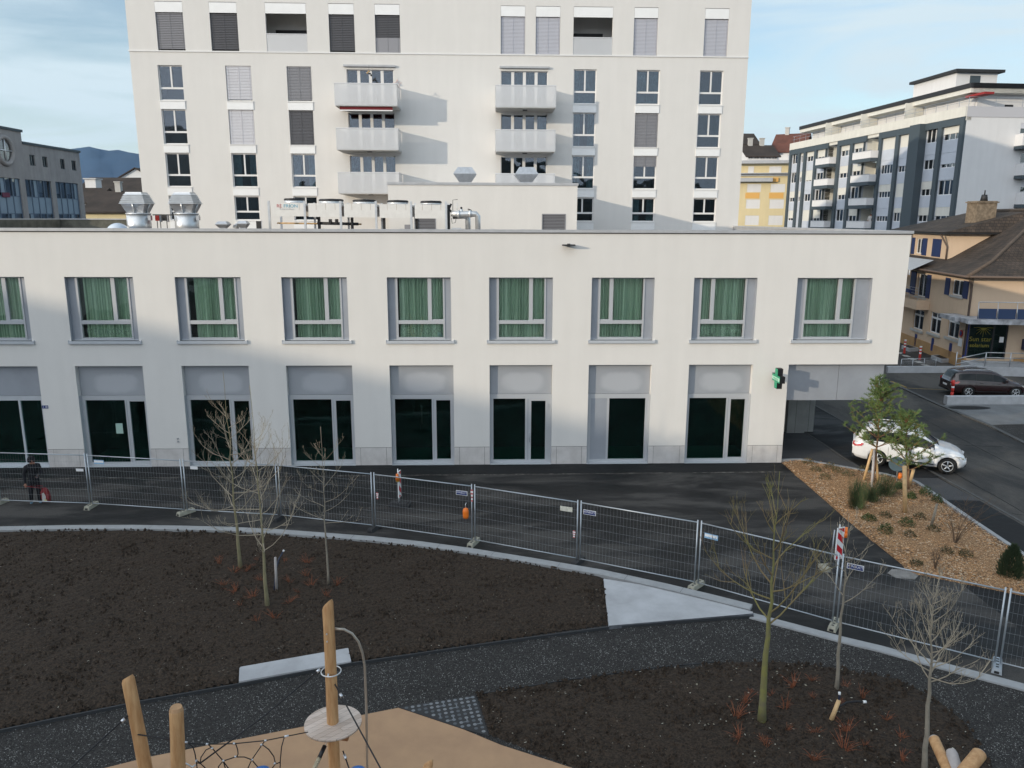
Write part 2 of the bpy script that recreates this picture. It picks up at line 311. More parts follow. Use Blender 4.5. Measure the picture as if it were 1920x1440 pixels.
def text(name, body, size, mt, parent, loc, rot, align='CENTER', ext=.002, sx=1, world=True):
    cu = bpy.data.curves.new(name, 'FONT'); cu.body = body; cu.size = size; cu.align_x = align; cu.align_y = 'CENTER'; cu.extrude = ext
    t = bpy.data.objects.new('tmp', cu); COL.objects.link(t)
    bpy.context.view_layer.update()
    me = bpy.data.meshes.new_from_object(t.evaluated_get(bpy.context.evaluated_depsgraph_get()))
    COL.objects.unlink(t); bpy.data.objects.remove(t)
    me.materials.clear(); me.materials.append(M[mt] if isinstance(mt, str) else mt)
    o = bpy.data.objects.new(name, me); COL.objects.link(o); o.parent = parent
    off = Vector((0, 0, 0)); q = parent
    while q and world: off += q.location; q = q.parent
    o.location = Vector(loc)-off; o.rotation_euler = rot; o.scale = (sx, 1, 1)
    return o
def wall(P, s0, s1, z0, z1, holes, depth=.3, room=None, mb=None, m=0, mroom=1):
    """wall sheet on plane P with real openings, reveals of the given depth and a dark room behind each"""
    mb = mb or MB()
    xs = sorted({s0, s1, *[v for h in holes for v in h[:2] if s0 < v < s1]}); zs = sorted({z0, z1, *[v for h in holes for v in h[2:4] if z0 < v < z1]})
    for i in range(len(xs)-1):
        zr = None
        for j in range(len(zs)-1):
            cx, cz = (xs[i]+xs[i+1])/2, (zs[j]+zs[j+1])/2
            if any(h[0] < cx < h[1] and h[2] < cz < h[3] for h in holes):
                zr = None; continue
            mb.quad(P.p(xs[i], 0, zs[j]), P.p(xs[i+1], 0, zs[j]), P.p(xs[i+1], 0, zs[j+1]), P.p(xs[i], 0, zs[j+1]), m)
    for h in holes:
        a, b, c, d = h[:4]; q = P.p
        mb.quad(q(a, 0, c), q(a, 0, d), q(a, -depth, d), q(a, -depth, c), m); mb.quad(q(b, 0, d), q(b, 0, c), q(b, -depth, c), q(b, -depth, d), m)
        mb.quad(q(a, 0, d), q(b, 0, d), q(b, -depth, d), q(a, -depth, d), m); mb.quad(q(a, 0, c), q(a, -depth, c), q(b, -depth, c), q(b, 0, c), m)
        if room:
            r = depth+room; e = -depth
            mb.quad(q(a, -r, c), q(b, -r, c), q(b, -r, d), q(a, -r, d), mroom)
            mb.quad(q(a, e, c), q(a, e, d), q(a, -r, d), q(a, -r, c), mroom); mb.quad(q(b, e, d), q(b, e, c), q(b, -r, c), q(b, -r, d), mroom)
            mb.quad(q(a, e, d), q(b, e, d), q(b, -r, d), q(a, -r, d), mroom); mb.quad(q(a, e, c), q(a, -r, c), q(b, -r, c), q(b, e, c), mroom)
    return mb
def blinds(mb, P, x0, x1, o, z0, z1, m=0, pitch=.1, tilt=.045):
    n = int((z1-z0)/pitch)
    for i in range(n):
        z = z1-(i+.5)*pitch
        mb.quad(P.p(x0, o+tilt*.5, z-pitch*.5), P.p(x1, o+tilt*.5, z-pitch*.5), P.p(x1, o-tilt*.3, z+pitch*.45), P.p(x0, o-tilt*.3, z+pitch*.45), m)
    for x in (x0+.12, (x0+x1)/2, x1-.12): mb.pbox(P, x-.006, x+.006, o+.03, o+.04, z0, z1, m)
def pleats(mb, P, x0, x1, o, z0, z1, m=0, wl=.14, amp=.05, seed=0):
    rn = random.Random(seed); n = max(6, int((x1-x0)/wl*8)); ph = rn.random()*6; pts = []
    for i in range(n+1):
        x = x0+(x1-x0)*i/n; a = amp*(.5+.5*math.sin(x*4.1+ph)*math.sin(x*9.7+ph*2)); pts.append((x, o+a*math.sin(x/wl*2*math.pi+1.7*math.sin(x*5+ph))))
    k = len(mb.v)
    for x, oo in pts: mb.v.append(tuple(P.p(x, oo, z0))); mb.v.append(tuple(P.p(x, oo, z1)))
    for i in range(n): mb.f.append([k+2*i, k+2*i+2, k+2*i+3, k+2*i+1]); mb.m.append(m); mb.sm.append(True)
# ================================================================ low commercial building (facade on y = 0)
def sx(px, py): return FAC.uv(px, py)[0]
ZU0, ZU1 = 5.46, 8.10            # upper window opening
ZG1, ZP = 4.40, 3.10              # top of shop openings, underside of their metal panel
XL, XR = -32.0, 17.75
comm = empty('commercial_building', (0, 0, 0), 'long two storey off white building with green curtained windows above grey shopfronts', 'building')
up = [(-36, 45)]+[(120, 249), (327, 451), (527, 650), (725, 845), (917, 1037), (1110, 1228), (1302, 1421), (1496, 1637)]
upx = [(sx(a, 519), sx(b, 519)) for a, b in up]
upx[0] = (upx[0][1]-2.86, upx[0][1]); upx.insert(0, (upx[0][0]-4.55, upx[0][0]-1.7))
gr = [(140, 267), (340, 466), (536, 660), (730, 850), (918, 1036), (1104, 1222), (1292, 1412)]
grx = [(sx(a, 686), sx(b, 686)) for a, b in gr]
e0 = sx(70, 686); grx.insert(0, (e0-4.2, e0)); grx.insert(0, (e0-8.6, e0-5.8))
holes = [(a, b, ZU0, ZU1) for a, b in upx]+[(a, b, 0.02, ZG1) for a, b in grx]
XA = 13.0                          # arcade begins
holes_all = holes+[(XA, XR-.0, -1, ZG1)]
mb = MB()
wall(FAC, XL, XA, .80, 9.93, [h if h[2] > 1 else (h[0], h[1], .80, h[3]) for h in holes], .30, None, mb)
mb.quad(FAC.p(XA, 0, ZG1), FAC.p(XR, 0, ZG1), FAC.p(XR, 0, ZU0), FAC.p(XA, 0, ZU0))
a, b = upx[-1]
# arcade bay wall around the last window is part of the same sheet
mb2 = MB(); last = (a, b, ZU0, ZU1)
mb = MB()
wall(FAC, XL, XR, ZG1, 9.93, [(p, q, ZU0, ZU1) for p, q in upx], .30, 1.2, mb, 0, 1)
hs = [(p, q, .001, ZG1) for p, q in grx]
wall(FAC, XL, XA, .80, ZG1, hs, .30, None, mb)
# shop rooms
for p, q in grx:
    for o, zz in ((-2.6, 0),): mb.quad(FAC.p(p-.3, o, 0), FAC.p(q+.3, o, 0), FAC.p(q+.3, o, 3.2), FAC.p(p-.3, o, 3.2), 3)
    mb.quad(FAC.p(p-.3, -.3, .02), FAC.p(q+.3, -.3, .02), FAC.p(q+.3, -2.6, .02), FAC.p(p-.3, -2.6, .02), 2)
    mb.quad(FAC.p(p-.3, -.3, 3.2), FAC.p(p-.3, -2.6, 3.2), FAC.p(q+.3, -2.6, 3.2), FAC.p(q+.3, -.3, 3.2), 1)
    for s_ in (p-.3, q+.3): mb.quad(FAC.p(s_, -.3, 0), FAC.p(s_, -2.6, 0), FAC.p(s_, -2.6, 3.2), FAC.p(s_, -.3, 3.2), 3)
# right flank, left end, arcade soffit, pier return, back
mb.quad((XR, 0, ZG1), (XR, 30, ZG1), (XR, 30, 9.93), (XR, 0, 9.93)); mb.quad((XL, 0, 0), (XL, 0, 9.93), (XL, 40, 9.93), (XL, 40, 0))
mb.quad((XA, 0, ZG1), (XA, 30, ZG1), (XR, 30, ZG1), (XR, 0, ZG1)); mb.quad((XA, 0, .80), (XA, 30, .8), (XA, 30, ZG1), (XA, 0, ZG1))
mb.quad((XL, 40, 0), (XR, 40, 0), (XR, 40, 9.93), (XL, 40, 9.93))
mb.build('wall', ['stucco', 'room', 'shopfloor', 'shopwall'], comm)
mb = MB(); mb.box(XL+.3, XR-.3, .3, 39.6, 9.4, 9.6)
mb.build('roof', mat('roof_gravel', (.22, .20, .18), .95, col2=(.16, .12, .10), vs=3), comm)
mb = MB(); mb.box(XL-.06, XR+.06, -.07, .33, 9.935, 10.05, 0); mb.box(XL, XR+.02, -.035, -.003, 9.90, 9.934, 1)
mb.box(XR-.33, XR+.06, .335, 30, 9.935, 10.05, 0); mb.box(XR-.30, XR-.28, .34, 22.9, 9.6, 9.934, 0)
for x in range(-30, 18, 3): mb.box(x-.03, x+.03, -.076, .336, 9.94, 10.056, 0)
mb.build('coping', ['coping', 'coping_under'], comm)
# plinth slabs on the piers
mb = MB(); edges = sorted([v for h in grx for v in h]); piers = [(edges[i], edges[i+1]) for i in range(1, len(edges)-1, 2)]+[(edges[-1], XA)]
for i, (p, q) in enumerate(piers):
    wj = .22; mb = MB()
    for c0, c1 in ((p+.0, p+wj), (p+wj+.012, q-wj-.012), (q-wj, q)):
        mb.box(c0, c1, -.012, .29, 0, .785, 0)
    mb.box(p+.01, q-.01, .0, .28, 0, .80, 1)
    if q == XA: mb.box(XA-.02, XA+.012, .295, 8, 0, .785, 0)
    mb.build('plinth', ['plinth', 'dark'], comm)
# upper windows
def upper_window(i, x0, x1, flip, wide=0):
    o = -.22; k = MB()
    W = x1-x0; pl, prr = (.34, .27) if not flip else (.33, .36)
    if wide: pl, prr = .42, .52+.08
    a0, a1 = x0+pl, x1-prr
    z0, z1 = ZU0+.02, ZU1-.002
    # side metal panels and jamb linings
    k.pbox(FAC, x0+.004, a0, o-.06, o+.02, z0, z1, 0); k.pbox(FAC, a1, x1-.004, o-.06, o+.02, z0, z1, 0)
    k.pbox(FAC, x0+.003, x0+.014, o+.02, -.008, z0, z1, 0); k.pbox(FAC, x1-.014, x1-.003, o+.02, -.008, z0, z1, 0)
    fr = k
    zt = z0+.66; fw = .07
    for c in ((a0, a0+fw, z0, z1), (a1-fw, a1, z0, z1)): fr.pbox(FAC, c[0], c[1], o-.08, o+.05, c[2], c[3], 1)
    fr.pbox(FAC, a0+fw, a1-fw, o-.08, o+.045, z1-.05, z1, 1); fr.pbox(FAC, a0+fw, a1-fw, o-.08, o+.06, z0, z0+.09, 1)
    fr.pbox(FAC, a0+fw, a1-fw, o-.08, o+.04, zt, zt+.15, 1)
    inner = a1-a0-2*fw; f = .70 if not flip else .25
    mxx = a0+fw+inner*f; fr.pbox(FAC, mxx-.07, mxx+.09, o-.08, o+.04, zt+.15, z1-.05, 1)
    sm = (mxx+.09, a1-fw) if not flip else (a0+fw, mxx-.07)
    fr.pbox(FAC, sm[0], sm[1], o-.07, o+.02, zt+.15, zt+.19, 1)
    wn = fr.build('window', ['alu_dark', 'frame'], comm)
    g = MB(); g.pbox(FAC, a0+fw, a1-fw, o-.05, o-.035, z0+.09, zt, 0); g.pbox(FAC, a0+fw, mxx-.07, o-.05, o-.035, zt+.15, z1-.05, 0)
    g.pbox(FAC, mxx+.09, a1-fw, o-.05, o-.035, zt+.15, z1-.05, 0); g.build('pane', 'glass', wn)
    c = MB(); rn = random.Random(i*5+1); gap = rn.choice([0, .08, .22, .1, 0]) if not wide else .15
    cx = a0+gap if not flip else a0
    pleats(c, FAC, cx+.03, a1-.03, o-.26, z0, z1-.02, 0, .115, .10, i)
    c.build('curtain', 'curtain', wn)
    s = MB(); s.pbox(FAC, x0-.09, x1+.10, -.14, .075, ZU0-.05, ZU0+.0, 0); s.pbox(FAC, x0-.09, x1+.10, .05, .085, ZU0-.12, ZU0-.051, 0)
    s.pbox(FAC, x0-.10, x0-.085, .0, .09, ZU0-.125, ZU0+.03, 0); s.pbox(FAC, x1+.095, x1+.11, .0, .09, ZU0-.125, ZU0+.03, 0)
    s.pbox(FAC, x0+.01, x1-.01, -.22, -.14, ZU0-.04, ZU0+.035, 0)
    s.build('sill', 'alu', wn)
    return wn, a0+fw, a1-fw, zt, o
for i, (p, q) in enumerate(upx):
    wn, ga, gb, zt, o = upper_window(i, p, q, i in (7, 8), i == 9)
    if i in (2, 5, 8):      # faint film lettering on the lower pane
        text('lettering', 'MEDIROX+', .36, mat('film', (.22, .36, .30), .6, alpha=.16) if 'film' not in M else M['film'], wn, ((ga+gb)/2, -o+.028, zt-.33), (math.pi/2, 0, 0), sx=.98)
# shopfronts
ghost = M['alu_panel'] = bpy.data.materials.new('alu_panel')
def panelmat(m):
    """anodised panel with the paler cloud left where a sign was taken down"""
    m.use_nodes = True; t = m.node_tree; b = t.nodes['Principled BSDF']; b.inputs['Roughness'].default_value = .45; b.inputs['Metallic'].default_value = .1
    tc = _n(t, 'ShaderNodeTexCoord'); sp = _n(t, 'ShaderNodeSeparateXYZ'); t.links.new(tc.outputs['Generated'], sp.inputs[0])
    def ab(o, c, s, pw):
        a = _n(t, 'ShaderNodeMath'); a.operation = 'SUBTRACT'; a.inputs[1].default_value = c; t.links.new(o, a.inputs[0])
        d = _n(t, 'ShaderNodeMath'); d.operation = 'ABSOLUTE'; t.links.new(a.outputs[0], d.inputs[0])
        e = _n(t, 'ShaderNodeMath'); e.operation = 'DIVIDE'; e.inputs[1].default_value = s; t.links.new(d.outputs[0], e.inputs[0])
        f = _n(t, 'ShaderNodeMath'); f.operation = 'POWER'; f.inputs[1].default_value = pw; t.links.new(e.outputs[0], f.inputs[0]); return f.outputs[0]
    x = ab(sp.outputs[0], .54, .33, 3.2); z = ab(sp.outputs[2], .40, .32, 2.6)
    s = _n(t, 'ShaderNodeMath'); s.operation = 'ADD'; t.links.new(x, s.inputs[0]); t.links.new(z, s.inputs[1])
    nz = _n(t, 'ShaderNodeTexNoise'); nz.inputs['Scale'].default_value = 2.5; nz.inputs['Detail'].default_value = 3; t.links.new(tc.outputs['Object'], nz.inputs[0])
    s2 = _n(t, 'ShaderNodeMath'); s2.operation = 'MULTIPLY_ADD'; s2.inputs[1].default_value = 1.1; t.links.new(nz.outputs[0], s2.inputs[0]); t.links.new(s.outputs[0], s2.inputs[2])
    r = _n(t, 'ShaderNodeValToRGB'); r.color_ramp.elements[0].position = .9; r.color_ramp.elements[1].position = 1.0
    r.color_ramp.interpolation = 'EASE'
    mr = _n(t, 'ShaderNodeMapRange'); mr.inputs[1].default_value = .9; mr.inputs[2].default_value = 2.1; mr.interpolation_type = 'SMOOTHSTEP'; t.links.new(s2.outputs[0], mr.inputs[0])
    mx = _n(t, 'ShaderNodeMix'); mx.data_type = 'RGBA'; mx.inputs[6].default_value = (.435, .455, .49, 1); mx.inputs[7].default_value = (.345, .365, .40, 1)
    t.links.new(mr.outputs[0], mx.inputs[0]); t.links.new(mx.outputs[2], b.inputs['Base Color'])
panelmat(ghost)
def shopfront(i, x0, x1, kind):
    o = -.24; k = MB()
    k.pbox(FAC, x0+.01, x1-.01, o-.08, o+.02, ZP-.21, ZP-.012, 0)           # header
    zt = ZP-.21; fl, frr = .16, .16; a0, a1 = x0+fl, x1-frr
    k.pbox(FAC, x0+.01, a0, o-.08, o+.02, .02, zt-.001, 0); k.pbox(FAC, a1, x1-.01, o-.08, o+.02, .02, zt-.001, 0)
    k.pbox(FAC, a0, a1, o-.08, o+.03, .02, .14, 0)
    for s_ in (x0+.003, x1-.014): k.pbox(FAC, s_, s_+.011, o+.02, -.006, .02, ZP, 0)
    k.pbox(FAC, x0, x1, o-.1, .05, -.0, .018, 0)
    panes = []
    if kind == 'plain':
        m0 = a0+(a1-a0)*.665; k.pbox(FAC, m0, m0+.19, o-.08, o+.02, .14, zt, 0)
        k.pbox(FAC, m0+.19, a1, o-.06, o+.012, zt-.06, zt, 0); k.pbox(FAC, m0+.19, a1, o-.06, o+.012, .14, .19, 0); k.pbox(FAC, m0+.06, m0+.075, o+.02, o+.03, .14, zt, 1)
        panes = [(a0, m0), (m0+.19, a1)]
    elif kind == 'door':
        m0 = a0+(a1-a0)*.585; k.pbox(FAC, m0, m0+.26, o-.08, o+.02, .14, zt, 0); k.pbox(FAC, m0+.10, m0+.13, o+.02, o+.028, .05, zt, 1)
        k.pbox(FAC, m0+.26, a1-.06, o-.06, o+.018, zt-.10, zt, 0); k.pbox(FAC, a1-.10, a1, o-.06, o+.024, .14, zt, 0)
        k.tube([FAC.p(m0+.19, o+.09, .95), FAC.p(m0+.19, o+.09, 1.35)], .018, 8, 1)
        for zz in (.5, 1.5, 2.5): k.pbox(FAC, a1-.03, a1+.01, o+.024, o+.06, zz, zz+.16, 0)
        panes = [(a0, m0), (m0+.26, a1-.1)]
    elif kind == 'panel':
        m0 = x0+.86; k.pbox(FAC, a0, m0, o-.05, o+.008, .14, zt, 2); k.pbox(FAC, m0+.002, m0+.10, o-.08, o+.02, .14, zt, 0)
        panes = [(m0+.10, a1)]
    else:
        m0 = a1-.95; k.pbox(FAC, m0, m0+.09, o-.08, o+.02, .14, zt, 0); k.pbox(FAC, a0+1.3, a0+1.39, o-.08, o+.02, .14, zt, 0)
        panes = [(a0, a0+1.3), (a0+1.39, m0), (m0+.09, a1)]
    sf = k.build('shopfront', ['frame' if kind != 'entr' else 'alu', 'alu_dark', 'alu_dark'], comm)
    g = MB()
    for p, q in panes: g.pbox(FAC, p, q, o-.05, o-.035, .14, zt, 0)
    g.build('pane', 'glass_shop', sf)
    p = MB(); p.pbox(FAC, x0+.01, x1-.01, o-.05, o-.0, ZP, ZG1-.01, 0); p.build('fascia_panel', 'alu_panel' if kind != 'entr' else 'alu_dark', sf)
    return sf, panes, o
kinds = ['plain', 'entr', 'plain', 'plain', 'plain', 'plain', 'door', 'panel', 'plain']
SF = []
for i, (p, q) in enumerate(grx): SF.append(shopfront(i, p, q, kinds[i]))
# arcade fascia: two grey sheets hung back from the facade, with cladded pier behind
mb = MB(); xm = sx(1577, 715); zf0 = FAC.uv(1560, 750, -.3)[1]
mb.pbox(FAC, XA+.01, xm-.008, -.36, -.30, zf0, ZG1-.002, 0); mb.pbox(FAC, xm+.008, XR-.42, -.36, -.30, zf0, ZG1-.002, 0)
mb.box(XR-.44, XR-.36-.02, .36, 24, zf0, ZG1-.002, 0)
mb.build('arcade_fascia', 'alu_dark', comm)
mb = MB(); c = PZ(1495, 812); mb.box(c.x-.55, c.x+.35, c.y, c.y+1.3, 0, ZG1-.003, 0)
for q in (-.15,): mb.box(c.x+q, c.x+q+.012, c.y-.004, c.y, 0, ZG1-.01, 1)
mb.box(c.x-.60, c.x+.9, c.y+.25, c.y+1.2, 0, ZG1-.004, 0); mb.box(c.x+.62, c.x+.632, c.y+.246, c.y+.25, 0, 3.5, 1)
mb.build('arcade_pier', [mat('cladding', (.30, .31, .30), .6, var=.12, vs=1.4), 'dark'], comm)
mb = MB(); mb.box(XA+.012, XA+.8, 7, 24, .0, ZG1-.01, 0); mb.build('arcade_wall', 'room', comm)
# small things fixed on the facade
pp = FAC.uv(1066, 459); e = empty('wall_lamp', (pp[0], 0, pp[1]), 'small flat dark lamp high on the white facade under the roof edge', 'lamp')
mb = MB(); mb.pbox(FAC, pp[0]-.28, pp[0]+.24, .08, .42, pp[1]-.03, pp[1]+.02, 0); mb.build('head', 'dark', e)
mb = MB(); mb.pbox(FAC, pp[0]-.06, pp[0]+.06, 0, .08, pp[1]-.06, pp[1]+.05, 0); mb.build('bracket', 'dark', e)
pp = FAC.uv(85, 763); e = empty('house_number_sign', (pp[0], 0, pp[1]), 'tiny blue house number plate beside the entrance glazing', 'sign')
mb = MB(); mb.pbox(FAC, pp[0]-.13, pp[0]+.12, .0, .015, pp[1]-.065, pp[1]+.065, 0); mb.build('plate', 'blue', e)
text('digits', '1 18', .11, 'white', e, (pp[0], -.018, pp[1]), (math.pi/2, 0, 0))
sf, panes, o = SF[2]
c0 = FAC.uv(216, 794, o); c1 = FAC.uv(231, 813, o)
mb = MB(); mb.pbox(FAC, c0[0], c1[0], -.262, -.258, c1[1], c0[1], 0)
tag(mb.build('paper_notice', mat('paper', (.35, .5, .45), .8), loc=FAC.p(c0[0], -.26, c1[1])), 'pale paper notice taped inside the leftmost shop window', 'notice')
pp = FAC.uv(334, 826); e = empty('wall_taps', (pp[0], 0, pp[1]), 'two small metal outlets on the white pier near the plinth', 'outlet')
mb = MB()
for dz in (-.04, .09): mb.tube([FAC.p(pp[0], 0, pp[1]+dz), FAC.p(pp[0], .05, pp[1]+dz)], .035, 10, 0)
mb.build('outlet_cover', 'galv', e)
# pharmacy cross: stands out at right angles from the wall
cz = 3.93; cx = 12.35; e = empty('pharmacy_cross_sign', (cx, 0, cz), 'green and black pharmacy cross sign standing out from the white corner pier', 'sign')
h = .43; a_ = .145; y0, y1 = -.22, -1.08; ym = (y0+y1)/2
def cross_pts(s=1):
    return [(-a_*s, -h*s), (a_*s, -h*s), (a_*s, -a_*s), (h*s, -a_*s), (h*s, a_*s), (a_*s, a_*s), (a_*s, h*s), (-a_*s, h*s), (-a_*s, a_*s), (-h*s, a_*s), (-h*s, -a_*s), (-a_*s, -a_*s)]
def cross_mb(x0, x1, s, m):
    k = MB(); P = cross_pts(s); n = len(P)
    vs = [(x0, ym+p[0], cz+p[1]) for p in P]+[(x1, ym+p[0], cz+p[1]) for p in P]
    k.add(vs, [tuple(range(n)), tuple(range(2*n-1, n-1, -1))]+[(i, (i+1) % n, n+(i+1) % n, n+i) for i in range(n)], m); return k
cross_mb(cx-.11, cx+.11, 1, 0).build('housing', 'black', e)
cross_mb(cx-.122, cx-.1105, .97, 0).build('face', 'green', e)
mb = MB(); mb.box(cx-.126, cx-.1225, ym-h*.96, ym+h*.96, cz-.075, cz+.06, 0); mb.build('name_strip', mat('mint', (.45, .75, .6), .4), e)
text('lettering', 'Amavita', .17, 'green', e, (cx-.128, ym, cz-.005), (math.pi/2, 0, -math.pi/2), ext=.001)
mb = MB()
for dz in (-.07, .09): mb.tube([(cx, -.02, cz+dz), (cx, y0, cz+dz)], .018, 8, 0)
mb.box(cx-.05, cx+.05, -.02, 0, cz-.12, cz+.14, 0); mb.build('bracket', 'galv', e)

# ================================================================ residential tower (front on y = 23)
tower = empty('residential_tower', (0, 23, 0), 'tall off white apartment block with stacked windows and balconies rising behind the roof', 'building')
def tx(px, py): return TOW.uv(px, py)
TXL, TXR = -23.42, 17.76; ZTOP = 27.1
zc = 21.21                                     # string course
rows = [(18.06, 20.33), (15.17, 17.40), (12.50, 14.73), (10.30, 12.0)]      # lower rows (sill, head)
rows = []
for ya, yb in ((122, 188), (205, 270), (287, 350)): rows.append((tx(320, yb)[1], tx(320, ya)[1]))
rows.append((tx(1320, 416)[1], tx(1320, 372)[1]))
cols = [(295, 341, 122), (422, 470, 124), (537, 583, 126), (1076, 1119, 133), (1194, 1238, 133), (1313, 1357, 133)]
colx = [(tx(a, y)[0], tx(b, y)[0]) for a, b, y in cols]
topw = [(289, 341, 4), (391, 443, 6), (496, 573, 8), (615, 663, 10), (702, 749, 12), (939, 985, 14), (1005, 1051, 14), (1076, 1150, 14), (1190, 1235, 14), (1323, 1368, 15)]
topx = [(tx(a, y)[0], tx(b, y)[0]) for a, b, y in topw]
zt1 = tx(1230, 14)[1]; ztp = tx(1230, 34)[1]; zt0 = zc+.03
bal = [(650, 737, 128), (940, 1027, 130)]; balx = [(tx(a, y)[0]-.02, tx(b, y)[0]+.02) for a, b, y in bal]
balz = [(tx(700, 197)[1], tx(700, 128)[1])]
FL = (rows[0][1]-rows[2][1])/2                # storey height
bfloor = [TOW.uv(690, 199, 2.1)[1], TOW.uv(690, 282, 2.1)[1], TOW.uv(690, 364, 2.1)[1]]
bhead = [z+2.62 for z in bfloor]
holes = [(a, b, z0, z1) for a, b in colx for z0, z1 in rows]+[(a, b, zt0, zt1) for a, b in topx]
for a, b in balx:
    for f, hd in zip(bfloor, bhead): holes.append((a, b, f+.12, hd-.02))
mb = MB()
dp = .22
loggias = [topx[2], topx[7]]
wall(TOW, TXL, TXR, 9.0, zc, [h for h in holes if h[2] < zc and h[3] < zc+.5], dp, 1.1, mb)
wall(TOW, TXL, TXR, zc, ZTOP, [h for h in holes if h[2] > zc and (h[0], h[1]) not in loggias]+[(a, b, zt0, zt1) for a, b in loggias], dp, None, mb)
for a, b in [t for t in topx if t not in loggias]:
    mb.quad(TOW.p(a, -1.3, zt0), TOW.p(b, -1.3, zt0), TOW.p(b, -1.3, zt1), TOW.p(a, -1.3, zt1), 1)
for a, b in loggias:                                # open loggias, real rooms outside the flat
    q = TOW.p; D = -2.2; mid = ztp-.02
    mb.quad(q(a-.8, D, zt0), q(b+.8, D, zt0), q(b+.8, D, zt1), q(a-.8, D, zt1), 0); mb.quad(q(a-.8, -dp, zt1), q(a-.8, D, zt1), q(b+.8, D, zt1), q(b+.8, -dp, zt1), 0)
    mb.quad(q(a-.8, -dp, zt0), q(b+.8, -dp, zt0), q(b+.8, D, zt0), q(a-.8, D, zt0), 3)
    mb.quad(q(a-.8, -dp, zt0), q(a-.8, D, zt0), q(a-.8, D, zt1), q(a-.8, -dp, zt1), 0); mb.quad(q(b+.8, -dp, zt1), q(b+.8, D, zt1), q(b+.8, D, zt0), q(b+.8, -dp, zt0), 0)
y2 = 23+15
mb.quad((TXR, 23, 9), (TXR, y2, 9), (TXR, y2, ZTOP), (TXR, 23, ZTOP)); mb.quad((TXL, y2, 9), (TXL, 23, 9), (TXL, 23, ZTOP), (TXL, y2, ZTOP))
mb.quad((TXL, 23, ZTOP), (TXR, 23, ZTOP), (TXR, y2, ZTOP), (TXL, y2, ZTOP)); mb.quad((TXR, y2, 9), (TXL, y2, 9), (TXL, y2, ZTOP), (TXR, y2, ZTOP))
mb.build('wall', ['stucco2', 'room', 'blinddk', 'slab'], tower)
mb = MB(); mb.pbox(TOW, TXL-.05, TXR+.03, 0, .05, zc-.05, zc+.03, 0); mb.build('string_course', 'whiteframe', tower)
def tower_window(a, b, z0, z1, kind='glass', panel=True, glass='glass_sky', seed=0):
    o = -.14; k = MB(); fw = .06; rn = random.Random(seed)
    zt = z0+(z1-z0)*.34
    k.pbox(TOW, a, a+fw, o-.07, o+.02, z0, z1, 0); k.pbox(TOW, b-fw, b, o-.07, o+.02, z0, z1, 0)
    k.pbox(TOW, a+fw, b-fw, o-.07, o+.02, z1-fw, z1, 0); k.pbox(TOW, a+fw, b-fw, o-.07, o+.03, z0, z0+fw, 0)
    k.pbox(TOW, a+fw, b-fw, o-.07, o+.02, zt-.03, zt+.09, 0); mid = (a+b)/2
    k.pbox(TOW, mid-.05, mid+.05, o-.07, o+.02, zt+.09, z1-fw, 0)
    wn = k.build('window', 'whiteframe', tower)
    g = MB(); g.pbox(TOW, a+fw, b-fw, o-.04, o-.03, z0+fw, zt-.03, 0); g.pbox(TOW, a+fw, mid-.05, o-.04, o-.03, zt+.09, z1-fw, 0); g.pbox(TOW, mid+.05, b-fw, o-.04, o-.03, zt+.09, z1-fw, 0)
    g.build('pane', glass, wn)
    if 'cur' in kind:
        c = MB()
        if kind == 'cur2': pleats(c, TOW, a+.05, a+.05+(b-a)*.30, o-.2, z0, z1, 0, .12, .04, seed); pleats(c, TOW, b-.05-(b-a)*.30, b-.05, o-.2, z0, z1, 0, .12, .04, seed)
        else: pleats(c, TOW, a+.05, b-.05, o-.2, z0, z1, 0, .12, .04, seed)
        c.build('curtain', 'curtainT' if kind != 'curW' else 'curtainW', wn)
    if 'blind' in kind:
        c = MB(); mt = {'blind': 'blind', 'blinddk': 'blinddk', 'blindmid': 'blindmid', 'blindhalf': 'blindmid'}[kind]
        blinds(c, TOW, a+.03, b-.03, o+.08, z0+.02 if kind != 'blindhalf' else z0+(z1-z0)*.66, z1-.02, 0, .095, .05)
        c.build('blind', mt, wn)
    if panel:
        p = MB(); p.pbox(TOW, a-.03, b+.03, .0, .05, z0-.56, z0-.075, 0); p.pbox(TOW, a-.05, b+.05, .0, .08, z0-.07, z0-.03, 1); p.build('panel', ['whitepanel', 'whiteframe'], wn)
    return wn
kindtab = [['glass', 'glass', 'glass', 'glass'], ['blind', 'blind', 'cur2', 'glass'], ['blindmid', 'blinddk', 'cur2', 'glass'],
           ['cur', 'cur2', 'cur2', 'glass'], ['cur', 'blindmid', 'blindhalf', 'cur2'], ['glass', 'glass', 'glass', 'glass']]
for ci, (a, b) in enumerate(colx):
    for ri, (z0, z1) in enumerate(rows):
        k = kindtab[ci][ri]
        w_ = tower_window(a, b, z0, z1, k, True, 'glass_sky', ci*7+ri)
        if ri == 3: pass
topk = ['blindmid', 'blinddk', None, 'blinddk', 'blinddk', 'blindlt', 'blindlt', None, 'blindlt', 'blindlt']
